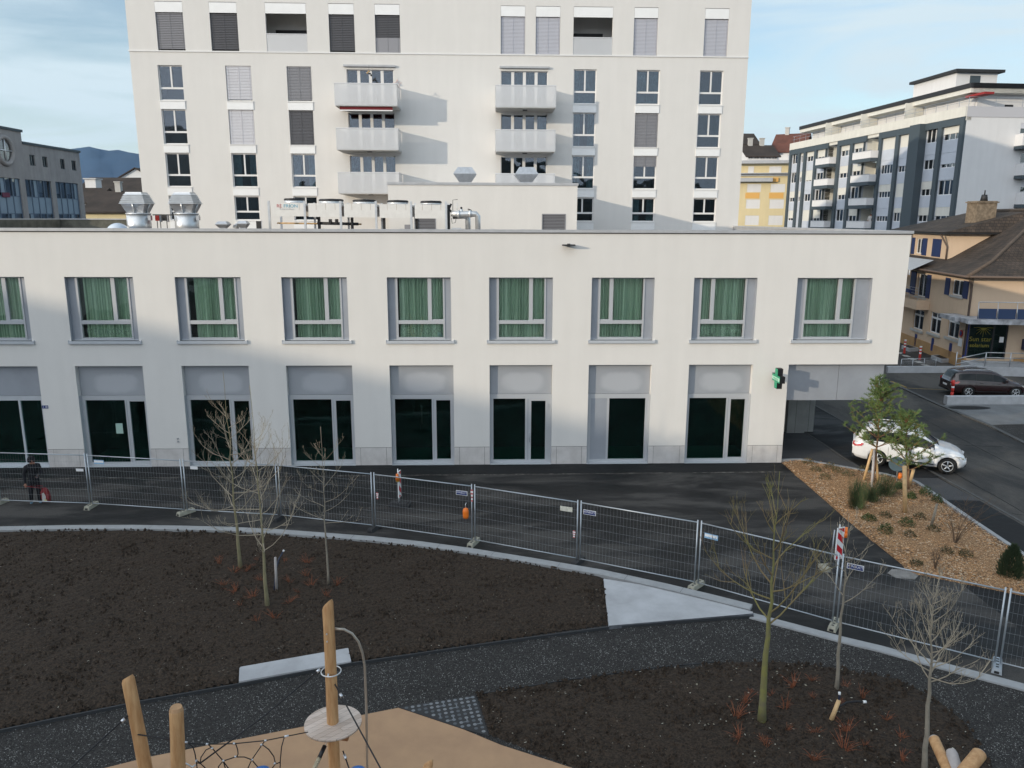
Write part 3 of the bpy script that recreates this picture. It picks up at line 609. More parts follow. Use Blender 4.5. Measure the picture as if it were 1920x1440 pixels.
for i, (a, b) in enumerate(topx):
    k = MB(); k.pbox(TOW, a+.01, b-.01, -.03, -.0, ztp, zt1-.03, 0)
    pn = k.build('fascia_panel', 'whitepanel', tower)
    if topk[i]:
        c = MB(); blinds(c, TOW, a+.02, b-.02, -.09, zt0+.03, ztp-.02, 0, .105 if topk[i] != 'blindlt' else .085, .06 if topk[i] != 'blindlt' else .035); c.build('blind', topk[i], pn)
        c = MB(); c.pbox(TOW, a+.01, b-.01, -.2, -.17, zt0+.02, ztp, 0); c.build('pane', 'dark', pn)
        if i == 4:
            c = MB(); c.pbox(TOW, a+.02, b-.02, -.1, -.06, zt0+.02, zt0+(ztp-zt0)*.4, 0); c.build('lower_screen', 'blindmid', pn)
    else:
        c = MB(); c.pbox(TOW, a+.01, b-.01, -.05, -.02, zt0, zt0+1.08, 0); c.pbox(TOW, a+.01, b-.01, -.07, -.0, zt0+1.081, zt0+1.12, 1)
        for s_ in (a+.02, (a+b)/2, b-.05): c.pbox(TOW, s_, s_+.03, -.10, -.051, zt0, zt0+1.08, 1)
        c.build('balustrade', ['perf', 'rail'], pn)
        c = MB(); c.pbox(TOW, a+.1, b-.35 if i == 7 else b-.1, -2.19, -2.14, zt0, ztp-.55, 0)
        if i == 2: c.pbox(TOW, a-.75, a-.70, -1.9, -.5, zt0, ztp-.3, 0)
        else: c.pbox(TOW, b+.70, b+.75, -1.9, -.5, zt0, ztp-.1, 0)
        c.build('glass_door', 'dark', pn)
# balcony doors
for bi, (a, b) in enumerate(balx):
    for fi, (f, hd) in enumerate(zip(bfloor, bhead)):
        k = MB(); z0, z1 = f+.12, hd-.02; o = -.16; n = 4; W = (b-a)/n
        for i in range(n+1):
            xx = a+i*W; ww = .10 if 0 < i < n else .05
            k.pbox(TOW, max(a, xx-ww), min(b, xx+ww), o-.07, o+.02, z0, z1, 0)
        for i in range(n): k.pbox(TOW, a+i*W+.10, a+(i+1)*W-.10, o-.07, o+.015, z0, z0+.1, 0); k.pbox(TOW, a+i*W+.10, a+(i+1)*W-.10, o-.07, o+.015, z1-.05, z1, 0)
        dr = k.build('balcony_door', 'whiteframe', tower)
        g = MB(); g.pbox(TOW, a+.05, b-.05, o-.04, o-.03, z0+.1, z1-.05, 0); g.build('pane', 'glass_sky', dr)
        if (bi, fi) in ((0, 2), (1, 0)):
            c = MB(); pleats(c, TOW, a+.05, b-.05, o-.2, z0, z1, 0, .13, .05, bi); c.build('curtain', 'curtainT', dr)
        elif (bi, fi) == (1, 1):
            c = MB(); pleats(c, TOW, b-.8, b-.05, o-.2, z0, z1, 0, .13, .05, bi); c.build('curtain', 'curtainT', dr)
# balconies
bx = [(TOW.uv(626, 155, 2.1)[0], TOW.uv(744, 156, 2.1)[0]), (TOW.uv(929, 158, 2.1)[0], TOW.uv(1043, 159, 2.1)[0])]
for bi, (a, b) in enumerate(bx):
    for fi, f in enumerate(bfloor):
        if bi == 1: f = f-.03
        k = MB(); k.pbox(TOW, a+.03, b-.03, .0, 2.06, f+.0, f+.16, 0)
        if True: k.pbox(TOW, (a+b)/2-.15, (a+b)/2+.15, 1.0, 1.3, f-.04, f-.001, 1)
        bl = k.build('balcony', ['slab', 'dark'], tower)
        z0, z1 = f+.03, f+1.42
        r = MB()
        r.pbox(TOW, a, b, 2.08, 2.10, z0+.02, z1-.05, 0); r.pbox(TOW, a, a+.02, .05, 2.079, z0+.02, z1-.05, 0); r.pbox(TOW, b-.02, b, .05, 2.079, z0+.02, z1-.05, 0)
        r.build('railing_panel', 'perf', bl)
        r = MB(); r.pbox(TOW, a-.01, b+.01, 2.06, 2.12, z1-.05, z1, 0)
        for s_ in (a-.01, b-.04): r.pbox(TOW, s_, s_+.05, .0, 2.059, z1-.05, z1, 0)
        for s_ in (a+.02, (a+b)/2, b-.06): r.pbox(TOW, s_, s_+.035, 2.04, 2.078, z0, z1-.051, 0)
        r.pbox(TOW, a, b, 2.06, 2.079, z0, z0+.03, 0); r.build('handrail', 'rail', bl)
        r = MB(); r.pbox(TOW, a+.3, b-.3, 0, .18, bhead[fi]+.14, bhead[fi]+.26, 0)
        if fi == 0: r.build('awning_box', 'coping', bl)
        if (bi, fi) == (0, 1):
            r = MB(); zz = TOW.uv(690, 196, 1.9)[1]; za = TOW.uv(690, 206, 1.9)[1]; u0 = TOW.uv(637, 200, 1.9)[0]; u1 = TOW.uv(736, 200, 1.9)[0]
            r.quad(TOW.p(u0, .15, zz+.35), TOW.p(u0, 1.88, za+.18), TOW.p(u1, 1.88, za+.18), TOW.p(u1, .15, zz+.35), 0); r.pbox(TOW, u0, u1, 1.88, 1.9, za+.0, za+.35, 0)
            r.pbox(TOW, u0, u1, 1.87, 1.93, za-.07, za-.001, 1); r.build('awning', ['red', 'white'], bl)
c = TOW.uv(745, 158, 1.6); cx_, cz_ = c; k = MB(); pts = [TOW.p(cx_+(.30 if i % 2 == 0 else .12)*math.sin(i*math.pi/5), 1.6, cz_+(.30 if i % 2 == 0 else .12)*math.cos(i*math.pi/5)) for i in range(10)]
k.tube(pts+[pts[0]], .02, 6, 0, caps=False); tag(k.build('star_ornament', mat('starpink', (.62, .42, .38), .6), loc=TOW.p(cx_, 1.6, cz_)), 'small pinkish star ornament at the end of the top left balcony', 'ornament')
k = MB(); c = TOW.uv(692, 138, 1.2)
for i, (dx, dz) in enumerate(((-.1, .05), (.05, 0), (.0, .14), (.14, -.1))): k.lathe((TOW.p(c[0]+dx, 1.2, 0).x, TOW.p(c[0]+dx, 1.2, 0).y), [(.01, c[1]+dz-.07), (.09, c[1]+dz), (.01, c[1]+dz+.07)], 8, i % 2)
k.tube([TOW.p(c[0], 1.2, c[1]+.1), TOW.p(c[0], 1.2, c[1]+.5)], .008, 5, 1); tag(k.build('hanging_ornament', ['stake', 'dark'], loc=TOW.p(c[0], 1.2, c[1])), 'small wooden ornament hanging above the top left balcony', 'ornament')
# ================================================================ plant room on the low roof
YP = 12.0; PP = Pl((0, YP), (1, YP))
x0 = PP.uv(727, 343)[0]; x1 = PP.uv(1083, 346)[0]; zp = PP.uv(900, 343)[1]
pr = empty('rooftop_plant_room', ((x0+x1)/2, YP, 9.6), 'plain white plant room standing on the flat roof in front of the tower', 'plant room')
lv = [(PP.uv(1016, 401)[0], PP.uv(1061, 401)[0], PP.uv(1040, 432)[1], PP.uv(1040, 401)[1]), (PP.uv(782, 408)[0], PP.uv(817, 408)[0], 9.75, PP.uv(800, 408)[1])]
mb = MB(); wall(PP, x0, x1, 9.6, zp-.12, lv, .1, None, mb)
mb.quad((x0, YP, 9.6), (x0, YP, zp-.12), (x0, 22.97, zp-.12), (x0, 22.97, 9.6)); mb.quad((x1, YP, 9.6), (x1, 22.97, 9.6), (x1, 22.97, zp-.12), (x1, YP, zp-.12))
mb.build('wall', 'stucco', pr)
mb = MB(); mb.box(x0-.05, x1+.05, YP-.05, 22.97, zp-.12, zp, 0); mb.box(x0-.03, x1+.03, YP-.02, 22.9, zp, zp+.02, 1); mb.build('coping', ['coping', 'coping'], pr)
for (a, b, c, d) in lv:
    k = MB(); k.pbox(PP, a, b, -.10, -.08, c, d, 1)
    n = int((d-c)/.08)
    for i in range(n):
        z = c+.04+i*.08; k.quad(PP.p(a+.04, -.0, z-.03), PP.p(b-.04, -.0, z-.03), PP.p(b-.04, -.06, z+.03), PP.p(a+.04, -.06, z+.03), 0)
    for q in ((a, a+.05, c, d), (b-.05, b, c, d), (a+.05, b-.05, d-.05, d)): k.pbox(PP, q[0], q[1], -.07, .015, q[2], q[3], 0)
    k.build('louvre', ['blindmid', 'dark'], pr)
GV = 'metal ventilation hoods on the roofs'
def small_cowl(px0, px1, pt, pm, pb, Y, zb, label, dark=False):
    P = Pl((0, Y), (1, Y)); a, zm = P.uv(px0, pm); b, _ = P.uv(px1, pm); _, zt = P.uv((px0+px1)/2, pt); _, z0 = P.uv((px0+px1)/2, pb)
    c = ((a+b)/2, Y); r = (b-a)/2; e = empty('ventilation_cowl', (c[0], c[1], zb), label, 'vent', GV)
    k = MB()
    def ring(hw, z): return [(c[0]-hw, Y-hw, z), (c[0]+hw, Y-hw, z), (c[0]+hw, Y+hw, z), (c[0]-hw, Y+hw, z)]
    def fr(h0, z0_, h1, z1_, m=0):
        v = ring(h0, z0_)+ring(h1, z1_); k.add(v, [(0, 1, 5, 4), (1, 2, 6, 5), (2, 3, 7, 6), (3, 0, 4, 7)], m)
    fr(r*.55, z0, r, zm); fr(r, zm, r, zm+.03); fr(r, zm+.03, r*.62, zt); v = ring(r*.62, zt); k.add(v, [(0, 1, 2, 3)])
    k.build('hood', 'galv', e)
    k = MB(); k.box(c[0]-r*.5, c[0]+r*.5, Y-r*.5, Y+r*.5, zb, z0, 0); k.build('shaft', 'galv', e)
small_cowl(851, 893, 314, 327, 341, 13.0, zp, 'left of the two grey square cowls on top of the plant room')
small_cowl(965, 1008, 314, 328, 341, 13.0, zp, 'right of the two grey square cowls on top of the plant room')
small_cowl(407, 430, 415, 421, 427, 5, 9.6, 'small dark weathered cowl just left of the half open pipe end')
small_cowl(446, 466, 414, 420, 427, 5, 9.6, 'small dark weathered cowl just right of the half open pipe end')
k = MB(); c = PY(441, 426, 5); k.tube([(c.x, c.y+.3, 9.6), (c.x, c.y+.3, c.z-.05), (c.x, c.y+.2, c.z+.08), (c.x, c.y-.05, c.z+.03)], .09, 10, 0)
tag(k.build('vent_pipe', 'galvlt', loc=(c.x, c.y, 9.6)), 'short bent grey pipe end between the two small cowls', 'pipe')
k = MB(); c = PY(485, 421, 5); k.box(c.x-.1, c.x+.1, c.y-.05, c.y+.05, 9.6, c.z+.16, 0)
tag(k.build('roof_socket_box', 'dark', loc=(c.x, c.y, 9.6)), 'small black box on the roof left of the cooling unit', 'box')
k = MB(); c = PY(921//1, 421, 5)
def big_vent(px, label):
    Y = 5.0; c = PY(px, 428, Y); P = Pl((0, Y), (1, Y)); s = (PY(px+30, 400, Y).x-PY(px, 400, Y).x)/30
    e = empty('roof_vent', (c.x, Y, 9.6), label, 'vent', 'big galvanised roof vents')
    z = lambda py: P.uv(px, py)[1]
    k = MB(); r = 21.5*s; k.cyl((c.x, Y), r, 9.6, z(402), 32, 0); k.cyl((c.x, Y), r*1.05, z(402), z(399.5), 32, 0); k.build('duct', 'galvlt', e)
    hw = 22.5*s; hb = 15*s; ht = 15*s; zb, zm, zt = z(399.5), z(382), z(363)
    def ring(h, zz): return [Vector((c.x-h, Y-h, zz)), Vector((c.x+h, Y-h, zz)), Vector((c.x+h, Y+h, zz)), Vector((c.x-h, Y+h, zz))]
    k = MB(); A = ring(hb, zb); B = ring(hw, zm)
    for i in range(4):
        a0, a1, b0, b1 = A[i], A[(i+1) % 4], B[i], B[(i+1) % 4]; m = (b0+b1)/2+Vector((0, 0, 0)); am = (a0+a1)/2
        inn = (am+m)/2+(Vector((c.x, Y, am.z))-am)*.18
        k.add([a0, am, b0, inn, m, b1, a1], [(0, 1, 3), (0, 3, 2), (2, 3, 4), (4, 3, 5), (5, 3, 6), (6, 3, 1)])
        k.tube([am+(am-Vector((c.x, Y, am.z)))*.02, m+(m-Vector((c.x, Y, m.z)))*.01], .035, 6, 1)
    k.build('funnel', ['galv', 'galvlt'], e)
    k = MB(); n = 6
    for j in range(n):
        t0, t1 = j/n, (j+1)/n; h0 = hw*(1-t0)+ht*t0; h1 = hw*(1-t1)+ht*t1; z0_ = zm*(1-t0)+zt*t0; z1_ = zm*(1-t1)+zt*t1
        A = ring(h0+.05, z0_); B = ring(h1+.0, z1_)
        k.add(A+B, [(0, 1, 5, 4), (1, 2, 6, 5), (2, 3, 7, 6), (3, 0, 4, 7)]); A2 = ring(h0-.02, z0_)
        k.add(A+A2, [(0, 4, 5, 1), (1, 5, 6, 2), (2, 6, 7, 3), (3, 7, 4, 0)])
    B = ring(ht, zt); T = ring(ht*.97, zt+.06); k.add(B+T, [(0, 1, 5, 4), (1, 2, 6, 5), (2, 3, 7, 6), (3, 0, 4, 7), (4, 5, 6, 7)])
    k.build('louvred_hood', 'galvlt', e)
    k = MB(); k.box(c.x+r+.01, c.x+r+.14, Y-.3, Y-.1, z(413), z(404), 0); k.build('junction_box', 'galv', e)
big_vent(262, 'left of the two big galvanised louvred roof vents, with hills behind it'); big_vent(351.5, 'right of the two big galvanised louvred roof vents, against the tower')
# electric boxes on a rail between the vents
P = Pl((0, 5.2), (1, 5.2)); e = empty('electrical_box_rack', (P.uv(310, 404)[0], 5.2, 9.6), 'row of red and black electrical boxes on a rail between the two big vents', 'electrical boxes')
k = MB(); a, z = P.uv(286, 403); b, _ = P.uv(333, 403); k.box(a, b, 5.2, 5.24, z-.02, z+.03, 0)
for px in (294, 300, 312, 330): q = P.uv(px, 410)[0]; k.box(q-.015, q+.015, 5.21, 5.23, 9.6, z-.03, 0)
k.build('rack', 'dark', e)
for p0, p1, mt, nm in ((293, 300, 'redb', 'red_box'), (306, 314, 'black', 'black_box'), (328, 334, 'black', 'black_box'), (301, 304, 'blindmid', 'grey_box'), (315, 317, 'blindmid', 'grey_box')):
    k = MB(); k.box(P.uv(p0, 405)[0], P.uv(p1, 405)[0], 5.05, 5.19, P.uv(p0, 414 if mt != 'blindmid' else 416)[1], P.uv(p0, 404)[1], 0); k.build(nm, mt, e)
# skylight dome
P = Pl((0, 4.0), (1, 4.0)); c = P.uv(221, 428); r = (P.uv(243, 425)[0]-P.uv(200, 425)[0])/2
k = MB(); zt = P.uv(221, 418)[1]
prof = [(r*math.cos(t*math.pi/2/8), 9.75+(zt-9.75)*math.sin(t*math.pi/2/8)) for t in range(8)]+[(.01, zt)]
e = empty('skylight_dome', (c[0], 4.0, 9.6), 'pale translucent skylight dome left of the big vents', 'skylight')
k.lathe((c[0], 4.0), prof, 28, 0); k.build('dome', mat('dome', (.55, .62, .72), .2, coat=.5), e)
k = MB(); k.box(c[0]-r*1.05, c[0]+r*1.05, 4-r*1.05, 4+r*1.05, 9.6, 9.749, 0); k.build('upstand', 'slab', e)
# cooling unit
Y = 6.0; P = Pl((0, Y), (1, Y)); X = lambda px, py=395: P.uv(px, py)[0]; Z = lambda py, px=670: P.uv(px, py)[1]
ch = empty('cooling_unit', (X(670), Y, 9.6), 'long white cooling unit with five round fans on metal posts', 'cooling unit')
DPT = 2.2; posts = [504.5, 571.5, 638.5, 705, 771, 836.5]; za, zb_ = Z(406), Z(381)
k = MB()
for i in range(5):
    a, b = X(posts[i])+.17, X(posts[i+1])-.03
    k.box(a, b, Y, Y+.04, za-i*.02, zb_-i*.012, 0); k.box(a, b, Y+DPT-.04, Y+DPT, za, zb_, 0); k.box(a, b, Y+.041, Y+DPT-.041, zb_-.12-i*.012, zb_-.02-i*.012, 0)
    for q in (.25, .55, .85): xx = a+(b-a)*q; k.box(xx-.006, xx+.006, Y-.003, Y, zb_-.32, zb_-.02, 1)
k.build('casing', ['chill', mat('rust', (.35, .29, .22), .8)], ch)
for px in posts:
    k = MB(); k.box(X(px)-.055, X(px)+.05, Y-.02, Y+.06, 9.6, Z(377), 0); k.build('post', 'galvlt', ch); k = MB(); k.box(X(px)-.05, X(px)+.05, Y+DPT-.06, Y+DPT+.01, 9.6, Z(379), 0); k.build('post', 'galvlt', ch)
for i, (p0, p1) in enumerate(((524, 562), (591, 636), (656, 698), (722, 761), (786, 825))):
    c = (X((p0+p1)/2), Y+DPT/2); r = (X(p1)-X(p0))/2*1.03; zt = Z(372+i*.9)
    k = MB(); k.cyl(c, r, zb_-.03, zt-.09, 32, 0); fn = k.build('fan', 'galvlt', ch)
    k = MB(); k.cyl(c, r*1.02, zt-.09, zt-.02, 32, 0)
    k.lathe(c, [(r*1.02, zt-.02), (r*.9, zt+.01), (.02, zt+.03)], 24, 0); k.build('guard', 'black', fn)
k = MB(); zz = Z(419)
k.tube([(X(510), Y+.8, zz), (X(672), Y+.8, zz-.04)], .04, 8, 1); k.tube([(X(590), Y+.5, zz+.0), (X(668), Y+.5, zz-.03)], .07, 8, 0)
for px in (593, 656, 717, 779): k.box(X(px)-.05, X(px)+.06, Y+.4, Y+.6, 9.6, za+.02, 0)
for px in (615, 627): k.box(X(px)-.06, X(px)+.06, Y+.35, Y+.6, zz, zz+.2, 0)
k.box(X(757), X(769), Y+.2, Y+.5, 9.6, Z(421), 2)
k.build('pipework', ['dark', 'stake', 'blindmid'], ch)
text('lettering', 'RE', .215, mat('redtext', (.45, .05, .06), .5), ch, (X(519), Y-.006, Z(387)), (math.pi/2, 0, 0), 'LEFT', sx=1.05)
text('lettering', 'FRION', .215, mat('bluetext', (.10, .36, .50), .5), ch, (X(532), Y-.006, Z(387)), (math.pi/2, 0, 0), 'LEFT', sx=1.08)
text('small_lettering', 'Cooling technologies', .07, mat('greytext', (.4, .42, .44), .5), ch, (X(538), Y-.006, Z(392.5)), (math.pi/2, 0, 0), sx=1.2)
# insulated pipes
Y = 6.2; P = Pl((0, Y), (1, Y)); e = empty('insulated_pipes', (P.uv(880, 410)[0], Y, 9.6), 'silver insulated pipes with valves at the right end of the cooling unit', 'pipes')
q = lambda px, py, dy=0: (P.uv(px, py)[0], Y+dy, P.uv(px, py)[1])
k = MB(); k.tube([q(846, 400), q(860, 402), q(884, 401), q(892, 401.5), q(896, 405), (q(896, 405)[0], Y, 9.5)], [.15, .15, .15, .14, .13, .13], 14, 0)
k.tube([q(848, 406, .5), q(868, 405, .5), q(875, 406, .5), q(877, 410, .5), (q(877, 410)[0], Y+.5, 9.5)], .13, 14, 0)
k.tube([q(858, 402), q(862, 402)], .2, 14, 0); k.tube([q(879, 401), q(884, 401)], .18, 14, 0); k.build('pipe', 'galvlt', e)
k = MB(); k.tube([q(865, 401), q(865, 392)], .07, 8, 0); k.cyl((q(865, 392)[0], Y), .05, q(865, 392)[2], q(865, 388)[2], 8, 1)
k.tube([q(849, 400), q(849, 375), q(858, 374)], .015, 6, 1); k.tube([q(857, 400), q(857, 380)], .015, 6, 0); k.tube([q(877, 392), q(883, 394), q(885, 397)], .03, 6, 1)
k.tube([q(846, 382), q(842, 392), q(847, 398)], .05, 8, 1); k.box(q(839, 400)[0], q(843, 400)[0], Y-.1, Y+.6, 9.6, q(840, 384)[2], 1)
k.tube([q(846, 408), q(848, 419), q(854, 417), q(855, 411)], .014, 6, 1); k.box(q(847, 428)[0], q(865, 428)[0], Y-.1, Y+.3, q(848, 431)[2], q(848, 427)[2], 2)
k.build('valve_gear', ['galvlt', 'dark', 'galvlt'], e)
# raised parapets at the far left of the roof
k = MB(); c = PY(113, 411, 24); lft = PY(-120, 412, 10)
zt = PY(113, 409.5, 24).z
k.box(c.x, TXL, 24.0, 24.3, 9.6, zt-.08, 0); k.box(c.x-.05, TXL+.05, 23.95, 24.35, zt-.08, zt, 1)
k.add([(c.x, 24.0, 9.6), (lft.x, 3, 9.6), (lft.x, 3, zt-.08), (c.x, 24, zt-.08)], [(0, 1, 2, 3)], 0)
k.add([(c.x, 24.0, zt-.08), (lft.x, 3, zt-.08), (lft.x, 3, zt), (c.x, 24, zt), (c.x-.4, 24, zt), (lft.x-.4, 3, zt)], [(0, 1, 2, 3), (3, 2, 5, 4)], 1)
k.build('roof_parapet', [mat('parapet_in', (.12, .12, .10), .9, var=.3, vs=2), 'coping'], comm)
# ================================================================ far things
def gp(px, dep):                       # ground point under a pixel column at a given depth
    p = PD(px, 409, dep); return Vector((p.x, p.y, 0))
def facade(P, name, label, cat, s0, s1, z0, z1, mt, depth_back, wins, build_win, parent=None, roofmt='coping', wd=.15, room=.8):
    e = parent or empty(name, P.p((s0+s1)/2, 0, 0), label, cat)
    mb = wall(P, s0, s1, z0, z1, wins, wd, room)
    q = P.p
    mb.quad(q(s1, 0, z0), q(s1, -depth_back, z0), q(s1, -depth_back, z1), q(s1, 0, z1)); mb.quad(q(s0, -depth_back, z0), q(s0, 0, z0), q(s0, 0, z1), q(s0, -depth_back, z1))
    mb.quad(q(s1, -depth_back, z0), q(s0, -depth_back, z0), q(s0, -depth_back, z1), q(s1, -depth_back, z1))
    mb.build('wall', [mt, 'room'], e)
    r = MB(); r.pbox(P, s0-.2, s1+.2, -depth_back-.2, .25, z1, z1+.35, 0); r.build('roof', roofmt, e)
    for i, h in enumerate(wins): build_win(P, h, e, i)
    return e
def simple_win(P, h, e, i, cover=None, fr='whiteframe', gl='glass_sky', cmt='blind', nm=2, shut=0, name='window'):
    a, b, c, d = h; k = MB(); f = .07; o = -.12
    k.pbox(P, a, b, o-.05, o+.02, c, c+f, 0); k.pbox(P, a, b, o-.05, o+.02, d-f, d, 0)
    for j in range(nm+1):
        x = a+(b-a)*j/nm; k.pbox(P, max(a, x-f*.7), min(b, x+f*.7), o-.05, o+.021, c+f, d-f, 0)
    if cover: k.pbox(P, a+.01, b-.01, -.06, -.03, d-(d-c)*cover, d-.005, 2)
    k.quad(P.p(a, o-.02, c), P.p(b, o-.02, c), P.p(b, o-.02, d), P.p(a, o-.02, d), 1)
    return k.build(name, [fr, gl, cmt], e)
M['offic'] = stucco('office_concrete', (.36, .345, .345), .2); M['officeblue'] = mat('officeblue', (.22, .30, .39), .4, .1, var=.08, vs=1)
M['mull'] = mat('mull', (.10, .15, .22), .4); M['farwhite'] = stucco('far_white', (.70, .70, .71), .05); M['fargrey'] = mat('fargrey', (.50, .54, .61), .7, var=.08, vs=.5)
M['farblue'] = mat('farblue', (.055, .075, .09), .6); M['farlight'] = stucco('far_light', (.66, .65, .60), .08); M['yel'] = stucco('yellow_render', (.68, .58, .36), .06)
M['orangep'] = mat('orangep', (.70, .40, .12), .8); M['peach'] = stucco('peach_render', (.62, .47, .34), .05); M['peachd'] = mat('peachd', (.42, .25, .11), .85, var=.12, vs=2)
M['shut'] = mat('shutter_blue', (.012, .025, .10), .5); M['farglass'] = glassmat('farglass', (.4, .45, .48), .14)
def tiles(name, c1, c2, sc=3.2):
    m = bpy.data.materials.new(name); m.use_nodes = True; t = m.node_tree; b = t.nodes['Principled BSDF']; b.inputs['Roughness'].default_value = .85
    tc = _n(t, 'ShaderNodeTexCoord'); bk = _n(t, 'ShaderNodeTexBrick'); bk.inputs['Scale'].default_value = sc; bk.inputs['Color1'].default_value = (*c1, 1); bk.inputs['Color2'].default_value = (*c2, 1)
    bk.inputs['Mortar'].default_value = (c2[0]*.35, c2[1]*.35, c2[2]*.35, 1); bk.inputs['Mortar Size'].default_value = .05; bk.inputs['Brick Width'].default_value = .9; bk.inputs['Row Height'].default_value = .9
    t.links.new(tc.outputs['UV'], bk.inputs['Vector'])
    nz = _n(t, 'ShaderNodeTexNoise'); nz.inputs['Scale'].default_value = .9; nz.inputs['Detail'].default_value = 8; t.links.new(tc.outputs['Object'], nz.inputs[0])
    mr = _n(t, 'ShaderNodeMapRange'); mr.inputs[1].default_value = .3; mr.inputs[2].default_value = .7; mr.inputs[3].default_value = .55; mr.inputs[4].default_value = 1.4; t.links.new(nz.outputs[0], mr.inputs[0])
    mu = _n(t, 'ShaderNodeMix'); mu.data_type = 'RGBA'; mu.blend_type = 'MULTIPLY'; mu.inputs[0].default_value = 1; t.links.new(bk.outputs[0], mu.inputs[6]); t.links.new(mr.outputs[0], mu.inputs[7])
    t.links.new(mu.outputs[2], b.inputs['Base Color'])
    bp = _n(t, 'ShaderNodeBump'); bp.inputs['Strength'].default_value = .9; bp.inputs['Distance'].default_value = .06; t.links.new(bk.outputs['Fac'], bp.inputs['Height']); bp.invert = True; t.links.new(bp.outputs[0], b.inputs['Normal'])
    return m
M['tile'] = tiles('brown_tiles', (.070, .050, .037), (.040, .030, .024)); M['tilefar'] = mat('tilefar', (.042, .031, .025), .9, var=.4, vs=.4); M['tilered'] = mat('tilered', (.13, .05, .035), .9, var=.3, vs=.5)
def uvroof(o, sc=1.0):
    """roof faces get metre UVs: u along the eave, v up the slope"""
    me = o.data; uv = me.uv_layers.new(name='UV')
    for p in me.polygons:
        n = p.normal; u = Vector((0, 0, 1)).cross(n)
        if u.length < 1e-3: u = Vector((1, 0, 0))
        u.normalize(); v = n.cross(u)
        for li in p.loop_indices:
            c = me.vertices[me.loops[li].vertex_index].co; uv.data[li].uv = (c.dot(u)*sc, c.dot(v)*sc)
# ---- hills
def hills():
    rn = random.Random(4); k = MB(); D = 3600; n = 220; rows_ = 10
    def h(px):
        base = np.interp(px, [-900, -300, 100, 150, 172, 200, 213, 228, 262, 330, 500, 800, 1300, 1700, 2300, 3000], [120, 100, 122, 120, 124.5, 119, 116.5, 117.5, 114, 112, 108, 100, 80, 65, 60, 60])
        return base+1.6*math.sin(px*.11)+1.0*math.sin(px*.29+1)+.8*math.sin(px*.61+2)
    vs = []
    for j in range(rows_+1):
        t = j/rows_
        for i in range(n+1):
            px = -900+3900*i/n; d = D*(1-.35*(1-t)); p = PD(px, 409, 1.0)-CAMP; p = CAMP+p*d
            z = h(px)/FPX*D*(t**1.3)+10.5*t+ (rn.uniform(-14, 14)*t if 0 < j < rows_ else 0)
            vs.append((p.x, p.y, z if j else -5))
    fs = [(j*(n+1)+i, j*(n+1)+i+1, (j+1)*(n+1)+i+1, (j+1)*(n+1)+i) for j in range(rows_) for i in range(n)]
    k.add(vs, fs, 0, True)
    m = mat('hazed_forest_hill', (.028, .075, .15), .95, col2=(.02, .055, .115), vs=.004, bump=.6, bs=.02)  # bluish base puts the haze of distant air into the forest colour
    o = struct('hills', k, m)
hills()
# hillside on the other side of the valley, mirrored in the tower's lower windows
k = MB(); N_ = 90; vs = []
for i in range(N_+1):
    a = R_(200+140*i/N_); d = 1550; hgt = 92+26*math.sin(i*.31)+14*math.sin(i*.83+1)
    vs += [(d*.7*math.cos(a), d*.7*math.sin(a), -4), (d*math.cos(a), d*math.sin(a), hgt), (d*1.1*math.cos(a), d*1.1*math.sin(a), -4)]
k.add(vs, [(3*i, 3*i+1, 3*i+4, 3*i+3) for i in range(N_)]+[(3*i+1, 3*i+2, 3*i+5, 3*i+4) for i in range(N_)], 0, True); struct('hillside', k, mat('hill_wood', (.03, .04, .025), .95, var=.5, vs=.01))
# ---- left office building (front faces right)
A = gp(-260, 56); B = gp(157, 85)
d = Vector(((B-A).x, (B-A).y)); 
q0 = gp(0, 70.5); u = (B-q0).normalized(); A = q0-u*26
OP = Pl(A, B); L_ = OP.len
f = lambda px, py: OP.uv(px, py)
s1 = f(155, 350)[0]; sj = f(41.5, 270)[0]; zlo = f(100, 279)[1]; zhi = f(20, 236)[1]
zw1 = f(60, 337)[1]; e = empty('office_building', OP.p(s1-10, 0, 0), 'grey concrete office block with blue window bands and a round window at the left edge', 'building')
wins = []; W4 = []
for a, b in ((55, 65), (79, 88), (112, 120), (133, 141)): wins.append((f(a, 295)[0], f(b, 295)[0], f(a, 311+(a-55)*.09)[1], f(a, 290+(a-55)*.13)[1]))
z4a = sum(w_[2] for w_ in wins)/4; z4b = sum(w_[3] for w_ in wins)/4; wins = [(a, b, z4a, z4b) for a, b, _, _ in wins]
bands = []
for a, b in ((-120, -60), (-45, -5) , (0, 41), (52, 100), (108, 150)): bands.append((f(a, 380)[0], f(b, 380)[0]))
bands = bands[2:]; wdt = bands[1][1]-bands[1][0]; stp = bands[2][0]-bands[1][0]
bands = [(bands[1][0]+stp*j, bands[1][0]+stp*j+wdt) for j in range(-3, 2)]
bh = [(a, b, 1.0, zw1) for a, b in bands]
mb = wall(OP, 0, s1, 0, zlo, wins+bh, .35, 1.0); 
mb.pbox(OP, 0, sj, -14, 0-.001, zlo, zhi-.4, 0)
mb.quad(OP.p(s1, 0, 0), OP.p(s1, -14, 0), OP.p(s1, -14, zlo), OP.p(s1, 0, zlo)); mb.quad(OP.p(0, -14, 0), OP.p(0, 0, 0), OP.p(0, 0, zlo), OP.p(0, -14, zlo))
for z in (f(0, 353)[1]+.0, ): pass
mb.build('wall', ['offic', 'room'], e)
k = MB(); k.pbox(OP, sj-.02, s1+.12, -14, .12, zlo, zlo+.22, 0); k.pbox(OP, -.1, sj+.12, -14.1, .12, zhi-.4, zhi-.18, 0); k.build('coping', 'farblue', e)
for j in range(6):
    pass
for h in wins: simple_win(OP, h, e, 0, fr='farblue', nm=2)
zb = [z for z in (f(78, 361)[1], f(78, 378)[1], f(78, 402)[1])]
